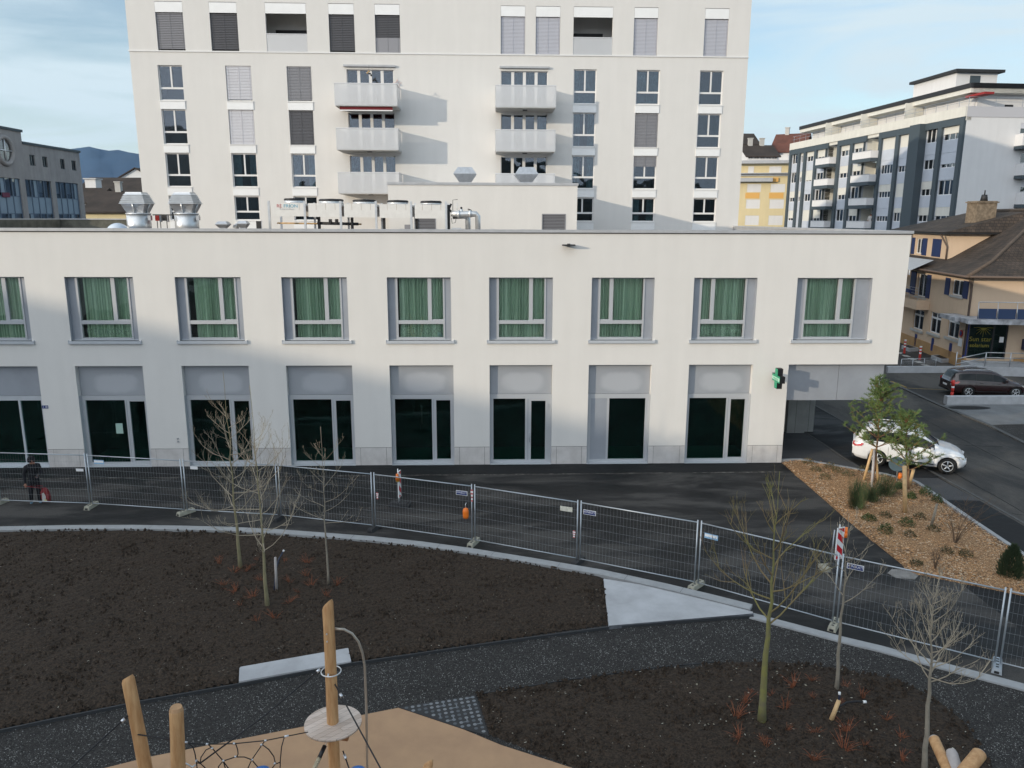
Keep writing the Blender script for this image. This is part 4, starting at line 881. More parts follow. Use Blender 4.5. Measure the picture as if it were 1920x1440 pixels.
for (a, b) in bands:
    k = MB(); n = 4; W = (b-a)/n; o = -.18
    for j in range(n+1): x = a+W*j; k.pbox(OP, max(a, x-.05), min(b, x+.05), o-.06, o+.06, 1.0, zw1, 1)
    z = zw1
    fh = 3.0
    for fl in range(5):
        zt = zw1-fl*3.15; zwb = zt-1.65; zpb = zt-3.15
        if zwb < 1: break
        k.pbox(OP, a, b, o-.05, o+.01, max(1, zpb), zwb, 0); k.pbox(OP, a, b, o-.05, o+.03, zwb, zwb+.08, 1); k.pbox(OP, a, b, o-.05, o+.03, zpb-.04, zpb+.04, 1)
        for j in range(n):
            if (j+fl+int(a)) % 3 != 0: k.pbox(OP, a+W*j+.55, a+W*j+W-.05, o-.05, o+.005, zwb+.08, zt-.04, 0) if (j*7+fl) % 2 else k.pbox(OP, a+W*j+.05, a+W*j+W-.05, o-.09, o-.07, zwb+.5, zt-.04, 3)
    k.quad(OP.p(a, o-.03, 1), OP.p(b, o-.03, 1), OP.p(b, o-.03, zw1), OP.p(a, o-.03, zw1), 2)
    k.build('window_band', ['officeblue', 'mull', 'farglass', 'fargrey'], e)
c = f(8, 282); r = (f(21, 282)[0]-f(8, 282)[0]); rz = (f(8, 257)[1]-f(8, 307)[1])/2; r = rz
k = MB()
ring = [OP.p(c[0]+r*math.cos(t*math.pi/20), .06, c[1]+r*math.sin(t*math.pi/20)) for t in range(41)]; k.tube(ring, .22, 8, 0, caps=False)
k.add([OP.p(c[0]+r*math.cos(t*math.pi/20), .03, c[1]+r*math.sin(t*math.pi/20)) for t in range(40)], [tuple(range(40))], 2)
k.tube([OP.p(c[0]-r, .06, c[1]), OP.p(c[0]+r, .06, c[1])], .08, 6, 1); k.tube([OP.p(c[0], .06, c[1]-r), OP.p(c[0], .06, c[1]+r)], .08, 6, 1)
k.build('round_window', ['offic', 'galvlt', 'farglass'], e)
k = MB(); k.pbox(OP, f(6, 365)[0], f(20, 365)[0], -.10, -.05, f(13, 370)[1], f(13, 361)[1], 0); k.build('red_sign', mat('signred', (.13, .015, .05), .6), e)
# ---- generic gabled house
def gable_house(name, px0, px1, dep, z_eave, z_ridge, D, label, wallm='farwhite', roofm='tilefar', wins=(), rot=0, along=True, dormer=None, group=None, chim=0):
    a = gp(px0, dep); b = gp(px1, dep)
    if rot: 
        dd = (b-a); b = a+Vector((dd.x*math.cos(rot)-dd.y*math.sin(rot), dd.x*math.sin(rot)+dd.y*math.cos(rot), 0))
    P = Pl(a, b); W = P.len; e = empty(name, P.p(W/2, 0, 0), label, 'house', group)
    hl = []
    for fl in wins:
        n, z0, z1, w_ = fl
        for j in range(n): x = W*(j+.5)/n; hl.append((x-w_/2, x+w_/2, z0, z1))
    mb = wall(P, 0, W, 0, z_eave, hl, .12, .6); q = P.p
    mb.quad(q(W, 0, 0), q(W, -D, 0), q(W, -D, z_eave), q(W, 0, z_eave)); mb.quad(q(0, -D, 0), q(0, 0, 0), q(0, 0, z_eave), q(0, -D, z_eave)); mb.quad(q(W, -D, 0), q(0, -D, 0), q(0, -D, z_eave), q(W, -D, z_eave))
    if along: mb.add([q(0, 0, z_eave), q(0, -D, z_eave), q(0, -D/2, z_ridge-.1), q(W, 0, z_eave), q(W, -D, z_eave), q(W, -D/2, z_ridge-.1)], [(0, 2, 1), (3, 4, 5)])
    else: mb.add([q(0, 0, z_eave), q(W, 0, z_eave), q(W/2, 0, z_ridge-.1), q(0, -D, z_eave), q(W, -D, z_eave), q(W/2, -D, z_ridge-.1)], [(0, 1, 2), (4, 3, 5)])
    mb.build('wall', [wallm, 'room'], e)
    r = MB(); ov = .5; t = .22
    if along:
        s = (z_ridge-z_eave)/(D/2)
        for sg, o0 in ((1, ov), (-1, -D-ov)):
            ze = z_eave-s*ov
            k = [q(-ov, o0, ze), q(W+ov, o0, ze), q(W+ov, -D/2, z_ridge), q(-ov, -D/2, z_ridge)]; k2 = [v+Vector((0, 0, t)) for v in k]
            r.add(k+k2, [(0, 1, 2, 3), (7, 6, 5, 4), (0, 4, 5, 1), (1, 5, 6, 2), (3, 2, 6, 7), (0, 3, 7, 4)] if sg > 0 else [(3, 2, 1, 0), (4, 5, 6, 7), (1, 5, 4, 0), (2, 6, 5, 1), (7, 6, 2, 3), (4, 7, 3, 0)])
    else:
        s = (z_ridge-z_eave)/(W/2)
        for x0_, x1_ in ((-ov, W/2), (W+ov, W/2)):
            ze = z_eave-s*ov; k = [q(x0_, ov, ze), q(x1_, ov, z_ridge), q(x1_, -D-ov, z_ridge), q(x0_, -D-ov, ze)]; k2 = [v+Vector((0, 0, t)) for v in k]
            r.add(k+k2, [(0, 1, 2, 3), (7, 6, 5, 4), (0, 4, 5, 1), (1, 5, 6, 2), (3, 2, 6, 7), (0, 3, 7, 4)])
    rf = r.build('roof', roofm, e)
    for j in range(chim):
        c = MB(); x = W*(.3+.4*j); c.pbox(P, x-.4, x+.4, -D*.5-.3, -D*.5+.4, z_ridge-.6, z_ridge+1.4, 0); c.pbox(P, x-.5, x+.5, -D*.5-.4, -D*.5+.5, z_ridge+1.401, z_ridge+1.55, 0); c.build('chimney', 'slab', rf)
    for h in hl: simple_win(P, h, e, 0, nm=2)
    return e, P
zat = lambda py, dep: 10.5+(409-py)/FPX*dep*1.02
HG = 'houses with brown roofs between the office block and the tower'
gable_house('town_house', 150, 300, 150, zat(366, 150), zat(340, 150), 12, 'pale house with long dark brown roof below the hills', wins=((6, zat(376, 150), zat(369, 150)+.3, 1.1), ), group=HG)
gable_house('town_house', 225, 300, 175, zat(345, 175), zat(325, 175), 14, 'house with a steep brown roof and pale gable close to the tower corner', wins=((4, zat(360, 175), zat(352, 175), 1.1),), along=False, group=HG)
gable_house('town_house', 158, 262, 112, zat(400, 112), zat(364, 112), 12, 'low cream house with a mossy dark roof and chimney right of the office block', wallm='yel', wins=(), chim=1, group=HG)
gable_house('town_house', 120, 178, 135, zat(384, 135), zat(359, 135), 10, 'dark gabled house tucked behind the right end of the office block', wallm='fargrey', wins=(), group=HG)
k = MB(); a = PD(160, 350, 140); b = PD(180, 350, 140); P = Pl(a, b); z0 = zat(352, 140); k.pbox(P, 0, P.len, -2, 0, z0-3, z0+.8, 0); k.pbox(P, -.2, P.len+.2, -2.2, .2, z0+.801, z0+1.0, 1)
tag(k.build('roof_terrace_block', ['farwhite', 'coping'], loc=P.p(0, 0, z0-3)), 'small white flat topped roof structure beside the office block', 'building')
# ---- yellow block right of the tower
A = gp(1368, 140); B = gp(1481, 138); YPn = Pl(A, B); f = YPn.uv
wn = []
for a, b in ((1399, 1425), (1443, 1470)):
    for ya, yb in ((345, 360), (374, 391), (404, 422), (432, 448)): wn.append((f(a, 380)[0], f(b, 380)[0], f(a, yb)[1], f(a, ya)[1]))
sR = f(1481, 380)[0]; zr = f(1430, 330)[1]
e = facade(YPn, 'yellow_apartment_block', 'pale yellow apartment block with white shutters and orange panels between tower and long grey block', 'building', 0, sR, 0, zr, 'yel', 16, wn,
           lambda P, h, e, i: simple_win(P, h, e, i, cover=1.0 if i != 7 else .999, nm=2, cmt='farwhite'), wd=.2)
k = MB()
for a, b in ((1397.5, 1424), (1442, 1469)): k.pbox(YPn, f(a, 366)[0], f(b, 366)[0], 0, .03, f(a, 372)[1], f(a, 361.5)[1], 0)
k.pbox(YPn, f(1448, 337)[0], sR-2.2, .3, .33, f(1450, 341)[1], f(1450, 333)[1], 0)
k.build('orange_panel', 'orangep', e)
k = MB(); k.pbox(YPn, -.3, f(1448, 335)[0], .01, 1.0, f(1400, 341)[1], f(1400, 334)[1], 0); k.pbox(YPn, -1, sR, -16, .9, zr+.36, zr+.5, 0); k.build('ledge', 'coping', e)
zA = f(1430, 306)[1]
k = MB(); k.pbox(YPn, -.5, sR, -14, -1.5, zr+.36, zA, 0)
for a, b in ((1404, 1415), (1444, 1467)): k.pbox(YPn, f(a, 320)[0], f(b, 320)[0], -1.48, -1.45, f(a, 328)[1], f(a, 311)[1], 1)
k.pbox(YPn, -.8, sR+.3, -14, -.2, zA, zA+.5, 2); k.build('top_storey', ['yel', 'farwhite', 'coping'], e)
zz = lambda py, d: zat(py, d)
RG = 'brown roofed houses above the yellow block'
gable_house('hill_house', 1380, 1412, 165, zz(280, 165), zz(259, 165), 10, 'house with a dark pyramid like roof just right of the tower edge', wins=((2, zz(291, 165), zz(284, 165), 1.2),), group=RG)
gable_house('hill_house', 1395, 1450, 155, zz(300, 155), zz(279, 155), 10, 'house with a flat dark brown roof behind the yellow block', wins=((5, zz(304, 155), zz(299.5, 155), .9),), chim=2, group=RG)
gable_house('hill_house', 1438, 1492, 170, zz(292, 170), zz(260, 170), 12, 'house with a steep red brown gable roof and pale gable wall', roofm='tilered', along=True, rot=-.5, chim=1, group=RG)
# ---- long apartment block on the right
cA = gp(1476, 128); cB = gp(1810, 84.5)        # left front face runs from far to near
# find near corner ground point at the column of the visible corner line
LP = Pl(cA, cB); f = LP.uv
sN = f(1790, 413)[0]                            # corner near the skyline edge
ap = empty('long_apartment_block', LP.p(sN/2, 0, 0), 'long white and slate grey apartment block with balconies and roof terrace at the right', 'building')
zroof = f(1816, 199)[1]-.0; zfr = f(1808, 219)[1]
S = lambda px, py: f(px, py)[0]
X4 = lambda x: 1380+x/3.556
Y4 = lambda y: 120+y/3.556
# storeys from the near end: window band heights
zn = [(f(X4(1440), Y4(505))[1], f(X4(1440), Y4(415))[1])]
st = (f(X4(1430), Y4(505))[1]-f(X4(1390), Y4(872))[1])/2
z_s = [zn[0][0]-st*i for i in range(6)]; wh = 1.62
cols_near = [(1378, 1500), (1262, 1362), (1090, 1205), (975, 1080)]
def colrange(x0, x1, y): return (S(X4(x0), Y4(y)), S(X4(x1), Y4(y)))
cr_ = [('win', *colrange(1340, 1450, 870)), ('win', *colrange(1228, 1312, 870)), ('win', *colrange(1062, 1160, 870)), ('win', *colrange(948, 1040, 870)),
       ('balc', *colrange(835, 930, 870)), ('win', *colrange(762, 832, 870)), ('win', *colrange(677, 742, 870)), ('balc', *colrange(585, 655, 870)),
       ('win', *colrange(525, 585, 870)), ('win', *colrange(455, 510, 870)), ('win', *colrange(415, 440, 870)), ('win', *colrange(358, 402, 870))]
sEnd = -.3
hl = []; rn = random.Random(12); recs = []
for kind, a, b in cr_:
    for i, z in enumerate(z_s):
        if kind == 'win': hl.append((a, b, z, z+wh)); recs.append((a, b, z, i))
        else: hl.append((a, b, z-.9, z+1.75))
mb = MB(); wall(LP, sEnd, sN, 0, zfr-.4, hl, .2, None, mb)
for h in hl:
    dd = 1.6 if h[3]-h[2] > 2 else .9; mm = 2 if dd > 1 else 1; q = LP.p
    mb.quad(q(h[0], -dd, h[2]), q(h[1], -dd, h[2]), q(h[1], -dd, h[3]), q(h[0], -dd, h[3]), mm); mb.quad(q(h[0], -.2, h[2]), q(h[0], -.2, h[3]), q(h[0], -dd, h[3]), q(h[0], -dd, h[2]), mm)
    mb.quad(q(h[1], -.2, h[3]), q(h[1], -.2, h[2]), q(h[1], -dd, h[2]), q(h[1], -dd, h[3]), mm); mb.quad(q(h[0], -.2, h[2]), q(h[0], -dd, h[2]), q(h[1], -dd, h[2]), q(h[1], -.2, h[2]), mm)
D = 14; q = LP.p
mb.quad(q(sEnd, -D, 0), q(sEnd, 0, 0), q(sEnd, 0, zroof), q(sEnd, -D, zroof))
mb.build('wall', ['fargrey', 'room', 'farlight'], ap)
k = MB(); k.pbox(LP, sEnd-.2, sN+.02, -.5, .25, zfr, zroof, 0); k.pbox(LP, sEnd-.2, sN, -.5, .1, zfr-.4, zfr-.001, 0); k.build('parapet', 'farlight', ap)
k = MB()
edges = []
for kind, a, b in cr_: edges += [a, b]
for i in range(len(cr_)):
    a = cr_[i][1]; nb = cr_[i+1][2] if i+1 < len(cr_) else a-.6
    if i == 1: k.pbox(LP, nb, a, .0, .9, 0, zfr-.0, 0)
    elif cr_[i][0] != 'balc' or True: k.pbox(LP, max(nb, a-.75), a-.05, .0, .28, 0, zfr-.01, 0)
k.pbox(LP, cr_[0][2]+.1, sN-.02, .0, .30, 0, zfr-.02, 0)
for (i0, i1) in ((0, 1), (2, 3), (5, 6), (8, 11)): k.pbox(LP, cr_[i1][1]-.7, cr_[i0][2]+.6, .01, .27, zfr-.75, zfr-.05, 0)
k.build('slate_frame', 'farblue', ap)
for n_, (a, b, z, i) in enumerate(recs):
    cov = rn.choice([1, .9, .75, .6, .55, .0, .35]); simple_win(LP, (a, b, z, z+wh), ap, 0, cover=cov, nm=5 if b-a > 3 else 3, cmt='farlight' if i == 0 or rn.random() < .6 else 'fargrey', gl='farglass')
for j, (kind, a, b) in enumerate(cr_):
    if kind != 'balc': continue
    for i, z in enumerate(z_s):
        k = MB(); k.pbox(LP, a-.9, b+.25, .0, 1.3, z-1.3, z-.86, 0); k.pbox(LP, a-.85, b+.2, 1.2, 1.25, z-.85, z+.02, 1); k.pbox(LP, a-.85, a-.8, .0, 1.19, z-.85, z+.02, 1); k.pbox(LP, b+.15, b+.2, .0, 1.19, z-.85, z+.02, 1)
        k.pbox(LP, a-.9, b+.25, 1.18, 1.28, z+.021, z+.08, 2); k.build('balcony', ['farblue', 'farwhite', 'galv'], ap)
# right white end face (frontal)
RP = Pl(LP.p(sN, 0, 0), LP.p(sN, -1, 0)); g = RP.uv; RW = 24
ww = [(g(X4(1905), Y4(y1))[0]-.2, g(X4(1905), Y4(y1))[0]+5, g(1915, Y4(y1))[1], g(1915, Y4(y0))[1]) for y0, y1 in ((395, 540-75), (592, 662), (785, 855))]
mb = MB(); wall(RP, 0, RW, 0, zfr-.05, ww, .15, .8, mb); mb.build('end_wall', ['farwhite', 'room'], ap)
k = MB(); k.pbox(RP, -.05, RW, -1, .05, zfr-.05, zroof+.0, 0); k.build('end_parapet', mat('lilac_grey', (.50, .50, .53), .8), ap)
for h in ww: simple_win(RP, h, ap, 0, cover=.5 if h != ww[1] else 0, nm=6, gl='farglass')
for h in ww:
    k = MB(); k.pbox(RP, h[0]-.5, RW, .0, 1.2, h[2]-1.65, h[2]-1.3, 0); k.pbox(RP, h[0]-.45, RW, 1.1, 1.15, h[2]-1.29, h[2]-.1, 1); k.pbox(RP, h[0]-.45, h[0]-.4, 0, 1.09, h[2]-1.29, h[2]-.1, 1); k.build('balcony', ['farblue', 'farwhite'], ap)
# terrace storey, set back
zt_, zu_ = g(1840, 170)[1], g(1840, 161)[1]
k = MB(); k.pbox(LP, 1.5, sN-2.6, -9, -2.4, zroof-.5, zt_, 0); k.build('terrace_storey', 'farwhite', ap)
k = MB(); k.pbox(LP, .2, sN-1.2, -11, -.9, zt_+.002, zu_, 0); k.pbox(LP, .1, sN-1.1, -11.1, -.8, zu_+.002, zu_+.5, 1); k.build('flat_roof', ['farlight', 'dark'], ap)
k = MB(); k.pbox(RP, 2.6, RW, -9, -2.4, zroof-.5, zt_-.003, 0); k.pbox(RP, 1.2, RW, -9, -1.2, zt_+.003, zu_-.003, 0); k.pbox(RP, 1.1, RW, -9, -1.1, zu_+.003, zu_+.49, 1)
k.pbox(RP, g(1914, 190)[0], g(1930, 190)[0], -2.39, -2.35, zroof-.1, zt_-1, 1); k.build('end_terrace_storey', ['farwhite', 'dark'], ap)
k = MB()
for zz_ in (.5, .95): k.pbox(LP, 0, sN-.05, .05, .08, zroof+zz_, zroof+zz_+.035, 0); k.pbox(RP, .05, RW, -.12, -.09, zroof+zz_, zroof+zz_+.035, 0)
for j in range(0, int(sN), 2): k.pbox(LP, j+.5, j+.54, .05, .08, zroof, zroof+.95, 0)
for j in range(0, 24, 3): k.pbox(RP, j+.1, j+.14, -.12, -.09, zroof, zroof+.95, 0)
k.build('terrace_railing', 'galv', ap)
k = MB(); aw = f(X4(1462), Y4(240)); bw = f(X4(1588), Y4(205)); k.pbox(LP, aw[0], bw[0], -2.2, -1.1, zt_-.42, zt_-.2, 0); k.build('red_awning', mat('awningred', (.28, .02, .02), .7), ap)
k = MB()
k.pbox(RP, 1.6, 6.4, -13, -5, zu_+.5, zu_+2.2, 0); k.pbox(RP, 1.2, 6.9, -13.4, -4.5, zu_+2.2, zu_+2.5, 1); k.pbox(RP, 3.2, 4.4, -4.999, -4.96, zu_+.5, zu_+1.9, 2)
k.build('stair_head', ['farwhite', 'dark', 'farblue'], ap)
k = MB(); k.pbox(LP, f(1605, 215)[0], f(1672, 205)[0], -6, -3, zu_+.5, f(1640, 205)[1]+.4, 0); k.pbox(LP, f(1603, 215)[0], f(1674, 205)[0], -6.2, -2.8, f(1640, 205)[1]+.402, f(1640, 205)[1]+.7, 1); k.build('lift_head', ['farwhite', 'coping'], ap)
k = MB(); ss = f(1640, 260)[0]
for t_ in (.25, .48, .72):
    k = MB(); k.pbox(LP, sN*t_, sN*t_+.1, -2.3, .0, zroof, zroof+1.9, 0); k.build('terrace_screen', 'farlight', ap)
# ---- orange rendered house with hipped roof
HB = PZ(1805, 691); HA = HB+(PZ(1697, 646)-HB).normalized()*16.0
H1 = Pl(HA, HB); f1 = H1.uv; W1 = H1.len; u2 = H1.n*-1; H2 = Pl(HB, HB+u2); f2 = H2.uv
ho = empty('orange_house', H1.p(W1/2, 0, 0), 'peach coloured house with brown hipped roof, blue shutters and tanning shop', 'house')
X7 = lambda x: 1640+x/4.5
Y7 = lambda y: 380+y/4.5
zE = f1(X7(800), Y7(600))[1]; zB = f1(X7(700), Y7(1300))[1]
def w1(x0, x1, y0, y1): return (f1(X7(x0), Y7((y0+y1)/2))[0], f1(X7(x1), Y7((y0+y1)/2))[0], f1(X7((x0+x1)/2), Y7(y1))[1], f1(X7((x0+x1)/2), Y7(y0))[1])
gw = [w1(325, 412, 900, 1072), w1(465, 558, 925, 1105), w1(615, 715, 955, 1145)]
uw = [w1(652, 750, 650, 785), w1(362, 440, 600, 795)]
mb = MB(); wall(H1, 0, W1, .0, zE, gw+uw, .15, .8, mb)
W2 = 17.0; xs = lambda x, y: f2(X7(x), Y7(y))
sh = (xs(790, 1150)[0], xs(1120, 1150)[0], .75, xs(900, 990)[1])
wall(H2, 0, W2, .0, zE, [sh], .12, 1.0, mb)
Dd = W2
mb.quad(H1.p(0, -Dd, 0), H1.p(0, 0, 0), H1.p(0, 0, zE), H1.p(0, -Dd, zE)); mb.quad(H2.p(W2, 0, 0), H2.p(W2, -W1, 0), H2.p(W2, -W1, zE), H2.p(W2, 0, zE))
mb.build('wall', ['peach', 'room'], ho)
k = MB(); zpl = f1(X7(740), Y7(1290))[1]; k.pbox(H1, 0, W1+.04, .0, .05, 0, zpl, 0); k.pbox(H2, -.04, sh[0], .0, .05, 0, zpl, 0); k.pbox(H2, sh[1]+.6, W2, .0, .05, 0, .9, 0); k.build('base_course', 'peachd', ho)
for i, h in enumerate(gw):
    wn = simple_win(H1, h, ho, 0, nm=2, cover=0); k = MB(); k.pbox(H1, h[0], h[1], -.13, -.08, h[2]+(h[3]-h[2])*.68, h[2]+(h[3]-h[2])*.76, 0); k.build('transom', 'whiteframe', wn)
    k = MB(); k.pbox(H1, h[0]-.2, h[1]+.2, 0, .12, h[2]-.2, h[2]-.02, 0); k.build('sill', 'slab', wn)
    k = MB(); z = h[2]-.35; m_ = (h[0]+h[1])/2; k.pbox(H1, m_-.2, m_+.2, .02, .05, z-1.05, z-.05, 0)
    tag(k.build('parking_sign', 'blue', loc=H1.p(m_, .03, z-.6)), ['small blue parking board under the farthest ground floor window', 'small blue parking board under the middle ground floor window', 'small blue parking board under the window beside the shop'][i], 'sign', 'blue parking boards on the peach house')
for h in uw:
    wn = simple_win(H1, h, ho, 0, nm=2)
    k = MB(); k.pbox(H1, h[0]-.15, h[1]+.15, 0, .1, h[2]-.16, h[2]-.01, 0); k.build('sill', 'slab', wn)
def shutter(x0, x1, z0, z1, P=H1):
    k = MB(); k.pbox(P, x0, x1, .0, .05, z0, z1, 0)
    for j in range(int((z1-z0)/.12)): k.pbox(P, x0+.06, x1-.06, .05, .06, z0+.05+j*.12, z0+.12+j*.12, 0)
    k.build('shutter', 'shut', ho)
h = uw[0]; shutter(h[0]-1.15, h[0]-.35, h[2]-.1, h[3]+.02); shutter(h[1]+.02, h[1]+.82, h[2]-.1, h[3]+.02)
h = uw[1]; shutter(h[0]-1.5, h[0]-.4, h[2]-.0, h[3]+.1); shutter(h[1]+.02, h[1]+.75, h[2], h[3]+.02)
# balcony on the left
k = MB(); bz = uw[1][2]-.15; bs1 = f1(X7(470), Y7(800))[0]
k.pbox(H1, 0, bs1, .0, 1.0, bz-.75, bz, 0); k.build('balcony', 'peach', ho)
k = MB()
for zz_ in (.25, .5, .75, .95): k.pbox(H1, 0, bs1, .94, .97, bz+zz_, bz+zz_+.03, 0)
for j in range(6): k.pbox(H1, bs1*j/5, bs1*j/5+.04, .94, .97, bz, bz+.95, 0)
k.pbox(H1, bs1-2.6, bs1-1.4, .97, 1.2, bz+.5, bz+.75, 1); k.build('railing', ['galv', 'shut'], ho)
k = MB(); az = f1(X7(420), Y7(570))[1]; k.quad(H1.p(0, .05, az+.9), H1.p(0, 1.7, az+.1), H1.p(bs1, 1.7, az+.1), H1.p(bs1, .05, az+.9), 0)
for j in range(26): k.pbox(H1, bs1*j/26, bs1*(j+.55)/26, 1.69, 1.72, az-.3, az+.1, j % 2)
k.build('awning', ['coping', 'white'], ho)
# hipped roof + dormer
ov = .8; q1 = lambda s, o, z: H1.p(s, o, z)
pk = PD(1895, 394, (HB-CAMP).dot(Vector((_fw.x, _fw.y, 0)).normalized())+8)
ridge_z = pk.z; Wb = 16
k = MB()
c0 = q1(-3, ov, zE-.1); c1 = q1(W1+ov, ov, zE-.1); c2 = q1(W1+ov, -W2-ov, zE-.1); c3 = q1(-3, -W2-ov, zE-.1)
rA = q1(1.5, -6.5, ridge_z); rB = q1(W1-6.5, -7.5, ridge_z)
# two slopes: flared foot then steeper roof
def mid(a, b, t, dz): v = a.lerp(b, t); v.z += dz; return v
m0, m1, m2, m3 = mid(c0, rA, .3, -.45), mid(c1, rB, .3, -.45), mid(c2, rB, .3, -.45), mid(c3, rA, .3, -.45)
k.add([c0, c1, c2, c3, m0, m1, m2, m3, rA, rB], [(0, 1, 5, 4), (1, 2, 6, 5), (2, 3, 7, 6), (3, 0, 4, 7), (4, 5, 9, 8), (5, 6, 9), (6, 7, 8, 9), (7, 4, 8), (0, 3, 2, 1)], 0)
rf = k.build('roof', 'tile', ho); uvroof(rf, 1.0)
k = MB(); k.tube([c1, m1, rB, rA], .14, 8, 0); k.tube([c2, m2, rB], .14, 8, 0); k.build('ridge_tiles', mat('ridge', (.11, .08, .06), .9, var=.3, vs=6), rf)
cc = PD(1844, 383, (HB-CAMP).dot(Vector((_fw.x, _fw.y, 0)).normalized())+9)
k = MB(); k.box(cc.x-.85, cc.x+.75, cc.y-.6, cc.y+.8, ridge_z-2.2, cc.z+.25, 0); k.box(cc.x-.95, cc.x+.85, cc.y-.7, cc.y+.9, cc.z+.1, cc.z+.2, 0); k.cyl((cc.x, cc.y), .28, cc.z+.25, cc.z+.75, 12, 1, .2); k.cyl((cc.x, cc.y), .05, cc.z+.75, cc.z+1.1, 8, 1); k.build('chimney', [mat('chimney_stone', (.22, .17, .12), .9, var=.4, vs=4), 'dark'], rf)
# cross gable block (upper left)
gz0, gz1 = f1(X7(500), Y7(470))[1], f1(X7(500), Y7(255))[1]
gs1 = f1(X7(625), Y7(350), -1.2)[0]
GP = Pl(H1.p(-3, -1.2, 0), H1.p(gs1, -1.2, 0)); gf = GP.uv; GW = GP.len
gz0 = gf(X7(500), Y7(470))[1]; gz1 = gf(X7(560), Y7(262))[1]
gwn = [(gf(X7(350), Y7(365))[0], gf(X7(402), Y7(365))[0], gf(X7(380), Y7(430))[1], gf(X7(380), Y7(302))[1])]
mb = MB(); wall(GP, 0, GW, gz0-.8, gz1, gwn, .12, .5, mb); mb.quad(GP.p(GW, 0, gz0-.8), GP.p(GW, -9, gz0-.8), GP.p(GW, -9, gz1), GP.p(GW, 0, gz1)); mb.quad(GP.p(0, -9, gz0-.8), GP.p(0, 0, gz0-.8), GP.p(0, 0, gz1), GP.p(0, -9, gz1))
mb.build('dormer_wall', ['peach', 'room'], ho)
k = MB(); k.pbox(GP, -.5, GW+.6, -9, .6, gz1, gz1+.14, 1); k.add([GP.p(-.6, .7, gz1+.142), GP.p(GW+.7, .7, gz1+.142), GP.p(GW+.7, -9, gz1+.142), GP.p(-.6, -9, gz1+.142), GP.p(1, -5.5, ridge_z-.15), GP.p(GW-.5, -5.5, ridge_z-.15)], [(0, 1, 5, 4), (1, 2, 5), (2, 3, 4, 5), (3, 0, 4)], 0)
dr = k.build('dormer_roof', ['tile', 'dark'], ho); uvroof(dr, 1.0)
for h in gwn:
    simple_win(GP, h, ho, 0, nm=2); s = GP
    for a, b in ((X7(312), X7(338)), (X7(404), X7(442)), (X7(490), X7(562))):
        k = MB(); k.pbox(GP, gf(a, Y7(370))[0], gf(b, Y7(370))[0], .0, .05, h[2]-.1, h[3]+.05, 0); k.build('shutter', 'shut', ho)
k = MB(); k.tube([GP.p(GW-.3, .55, gz1-.05), GP.p(GW-.05, .3, gz1-.6), GP.p(GW+.03, .1, gz1-1.0), GP.p(GW+.03, .1, gz0)], .07, 8, 0)
k.tube([H1.p(W1+.3, .5, zE-.1), H1.p(W1+.1, .15, zE-.7), H1.p(W1+.06, .1, zE-1.2), H1.p(W1+.06, .1, 1.0)], .08, 8, 0); k.tube([H1.p(-3, ov+.08, zE-.12), H1.p(W1+ov, ov+.08, zE-.12), H1.p(W1+ov+.08, -W2, zE-.12)], .09, 8, 0)
k.build('drainpipe', mat('drain', (.10, .07, .055), .6), ho)
# shop: canopy with blue parapet, glazed front
zc0, zc1 = f2(X7(950), Y7(1010), 1.0)[1], f2(X7(950), Y7(955), 1.0)[1]
k = MB(); k.pbox(H2, -1.0, W2, .06, 2.2, zc0, zc0+.32, 0); k.pbox(H1, W1-1.8, W1+.9, .06, 1.3, zc0+.002, zc0+.28, 0); k.build('canopy', mat('canopy', (.42, .43, .46), .5, var=.5, vs=2), ho)
k = MB()
for j in range(9):
    a = -.3+j*1.25; k.pbox(H2, a, a+1.2, 1.85, 1.9, zc0+.35, zc0+1.05, 0)
    k.tube([H2.p(a-.03, 2.1, zc0+.2), H2.p(a-.03, 1.9, zc0+1.5)], .025, 6, 1)
k.tube([H2.p(-.3, 1.9, zc0+1.5), H2.p(W2, 1.9, zc0+1.5)], .03, 6, 1); k.build('parapet', [mat('navy', (.025, .05, .12), .5), 'galv'], ho)
k = MB(); a, b, c, d = sh; o = -.08; m_ = a+(b-a)*.62
for s0_, s1_ in ((a, a+.1), (m_, m_+.12), (b-.1, b)): k.pbox(H2, s0_, s1_, o-.06, o+.02, c, d, 0)
k.pbox(H2, a, b, o-.06, o+.015, c, c+.12, 0); k.pbox(H2, a, b, o-.06, o+.015, d-.1, d, 0); k.quad(H2.p(a, o-.03, c), H2.p(b, o-.03, c), H2.p(b, o-.03, d), H2.p(a, o-.03, d), 1)
k.pbox(H2, a-.28, a-.02, .0, .03, c, d, 2)
sf = k.build('shop_window', ['dark', 'glass_shop', 'blue'], ho)
M['yelltext'] = mat('yelltext', (.26, .23, .03), .6)
ang = math.atan2(H2.u.y, H2.u.x)
pc = H2.p(a+(m_-a)*.52, -.05, c+(d-c)*.50); text('lettering', 'Sun star', .46, 'yelltext', sf, pc, (math.pi/2, 0, ang), sx=1.0)
pc = H2.p(a+(m_-a)*.50, -.05, c+(d-c)*.34); text('lettering', 'solarium', .38, 'yelltext', sf, pc, (math.pi/2, 0, ang))
k = MB(); cx_, cz_ = a+(m_-a)*.6, c+(d-c)*.80
for j in range(9):
    t = -math.pi+j*math.pi/8; r0, r1 = .22, .52 if j % 2 else .68
    k.tube([H2.p(cx_+r0*math.cos(t), -.05, cz_+r0*math.sin(t)), H2.p(cx_+r1*math.cos(t), -.05, cz_+r1*math.sin(t))], [.022, .010], 5, 0)
k.add([H2.p(cx_+.2*math.cos(t*math.pi/8+math.pi), -.05, cz_+.2*math.sin(t*math.pi/8+math.pi)) for t in range(9)], [tuple(range(9))], 0); k.build('sun_mark', 'yelltext', sf)
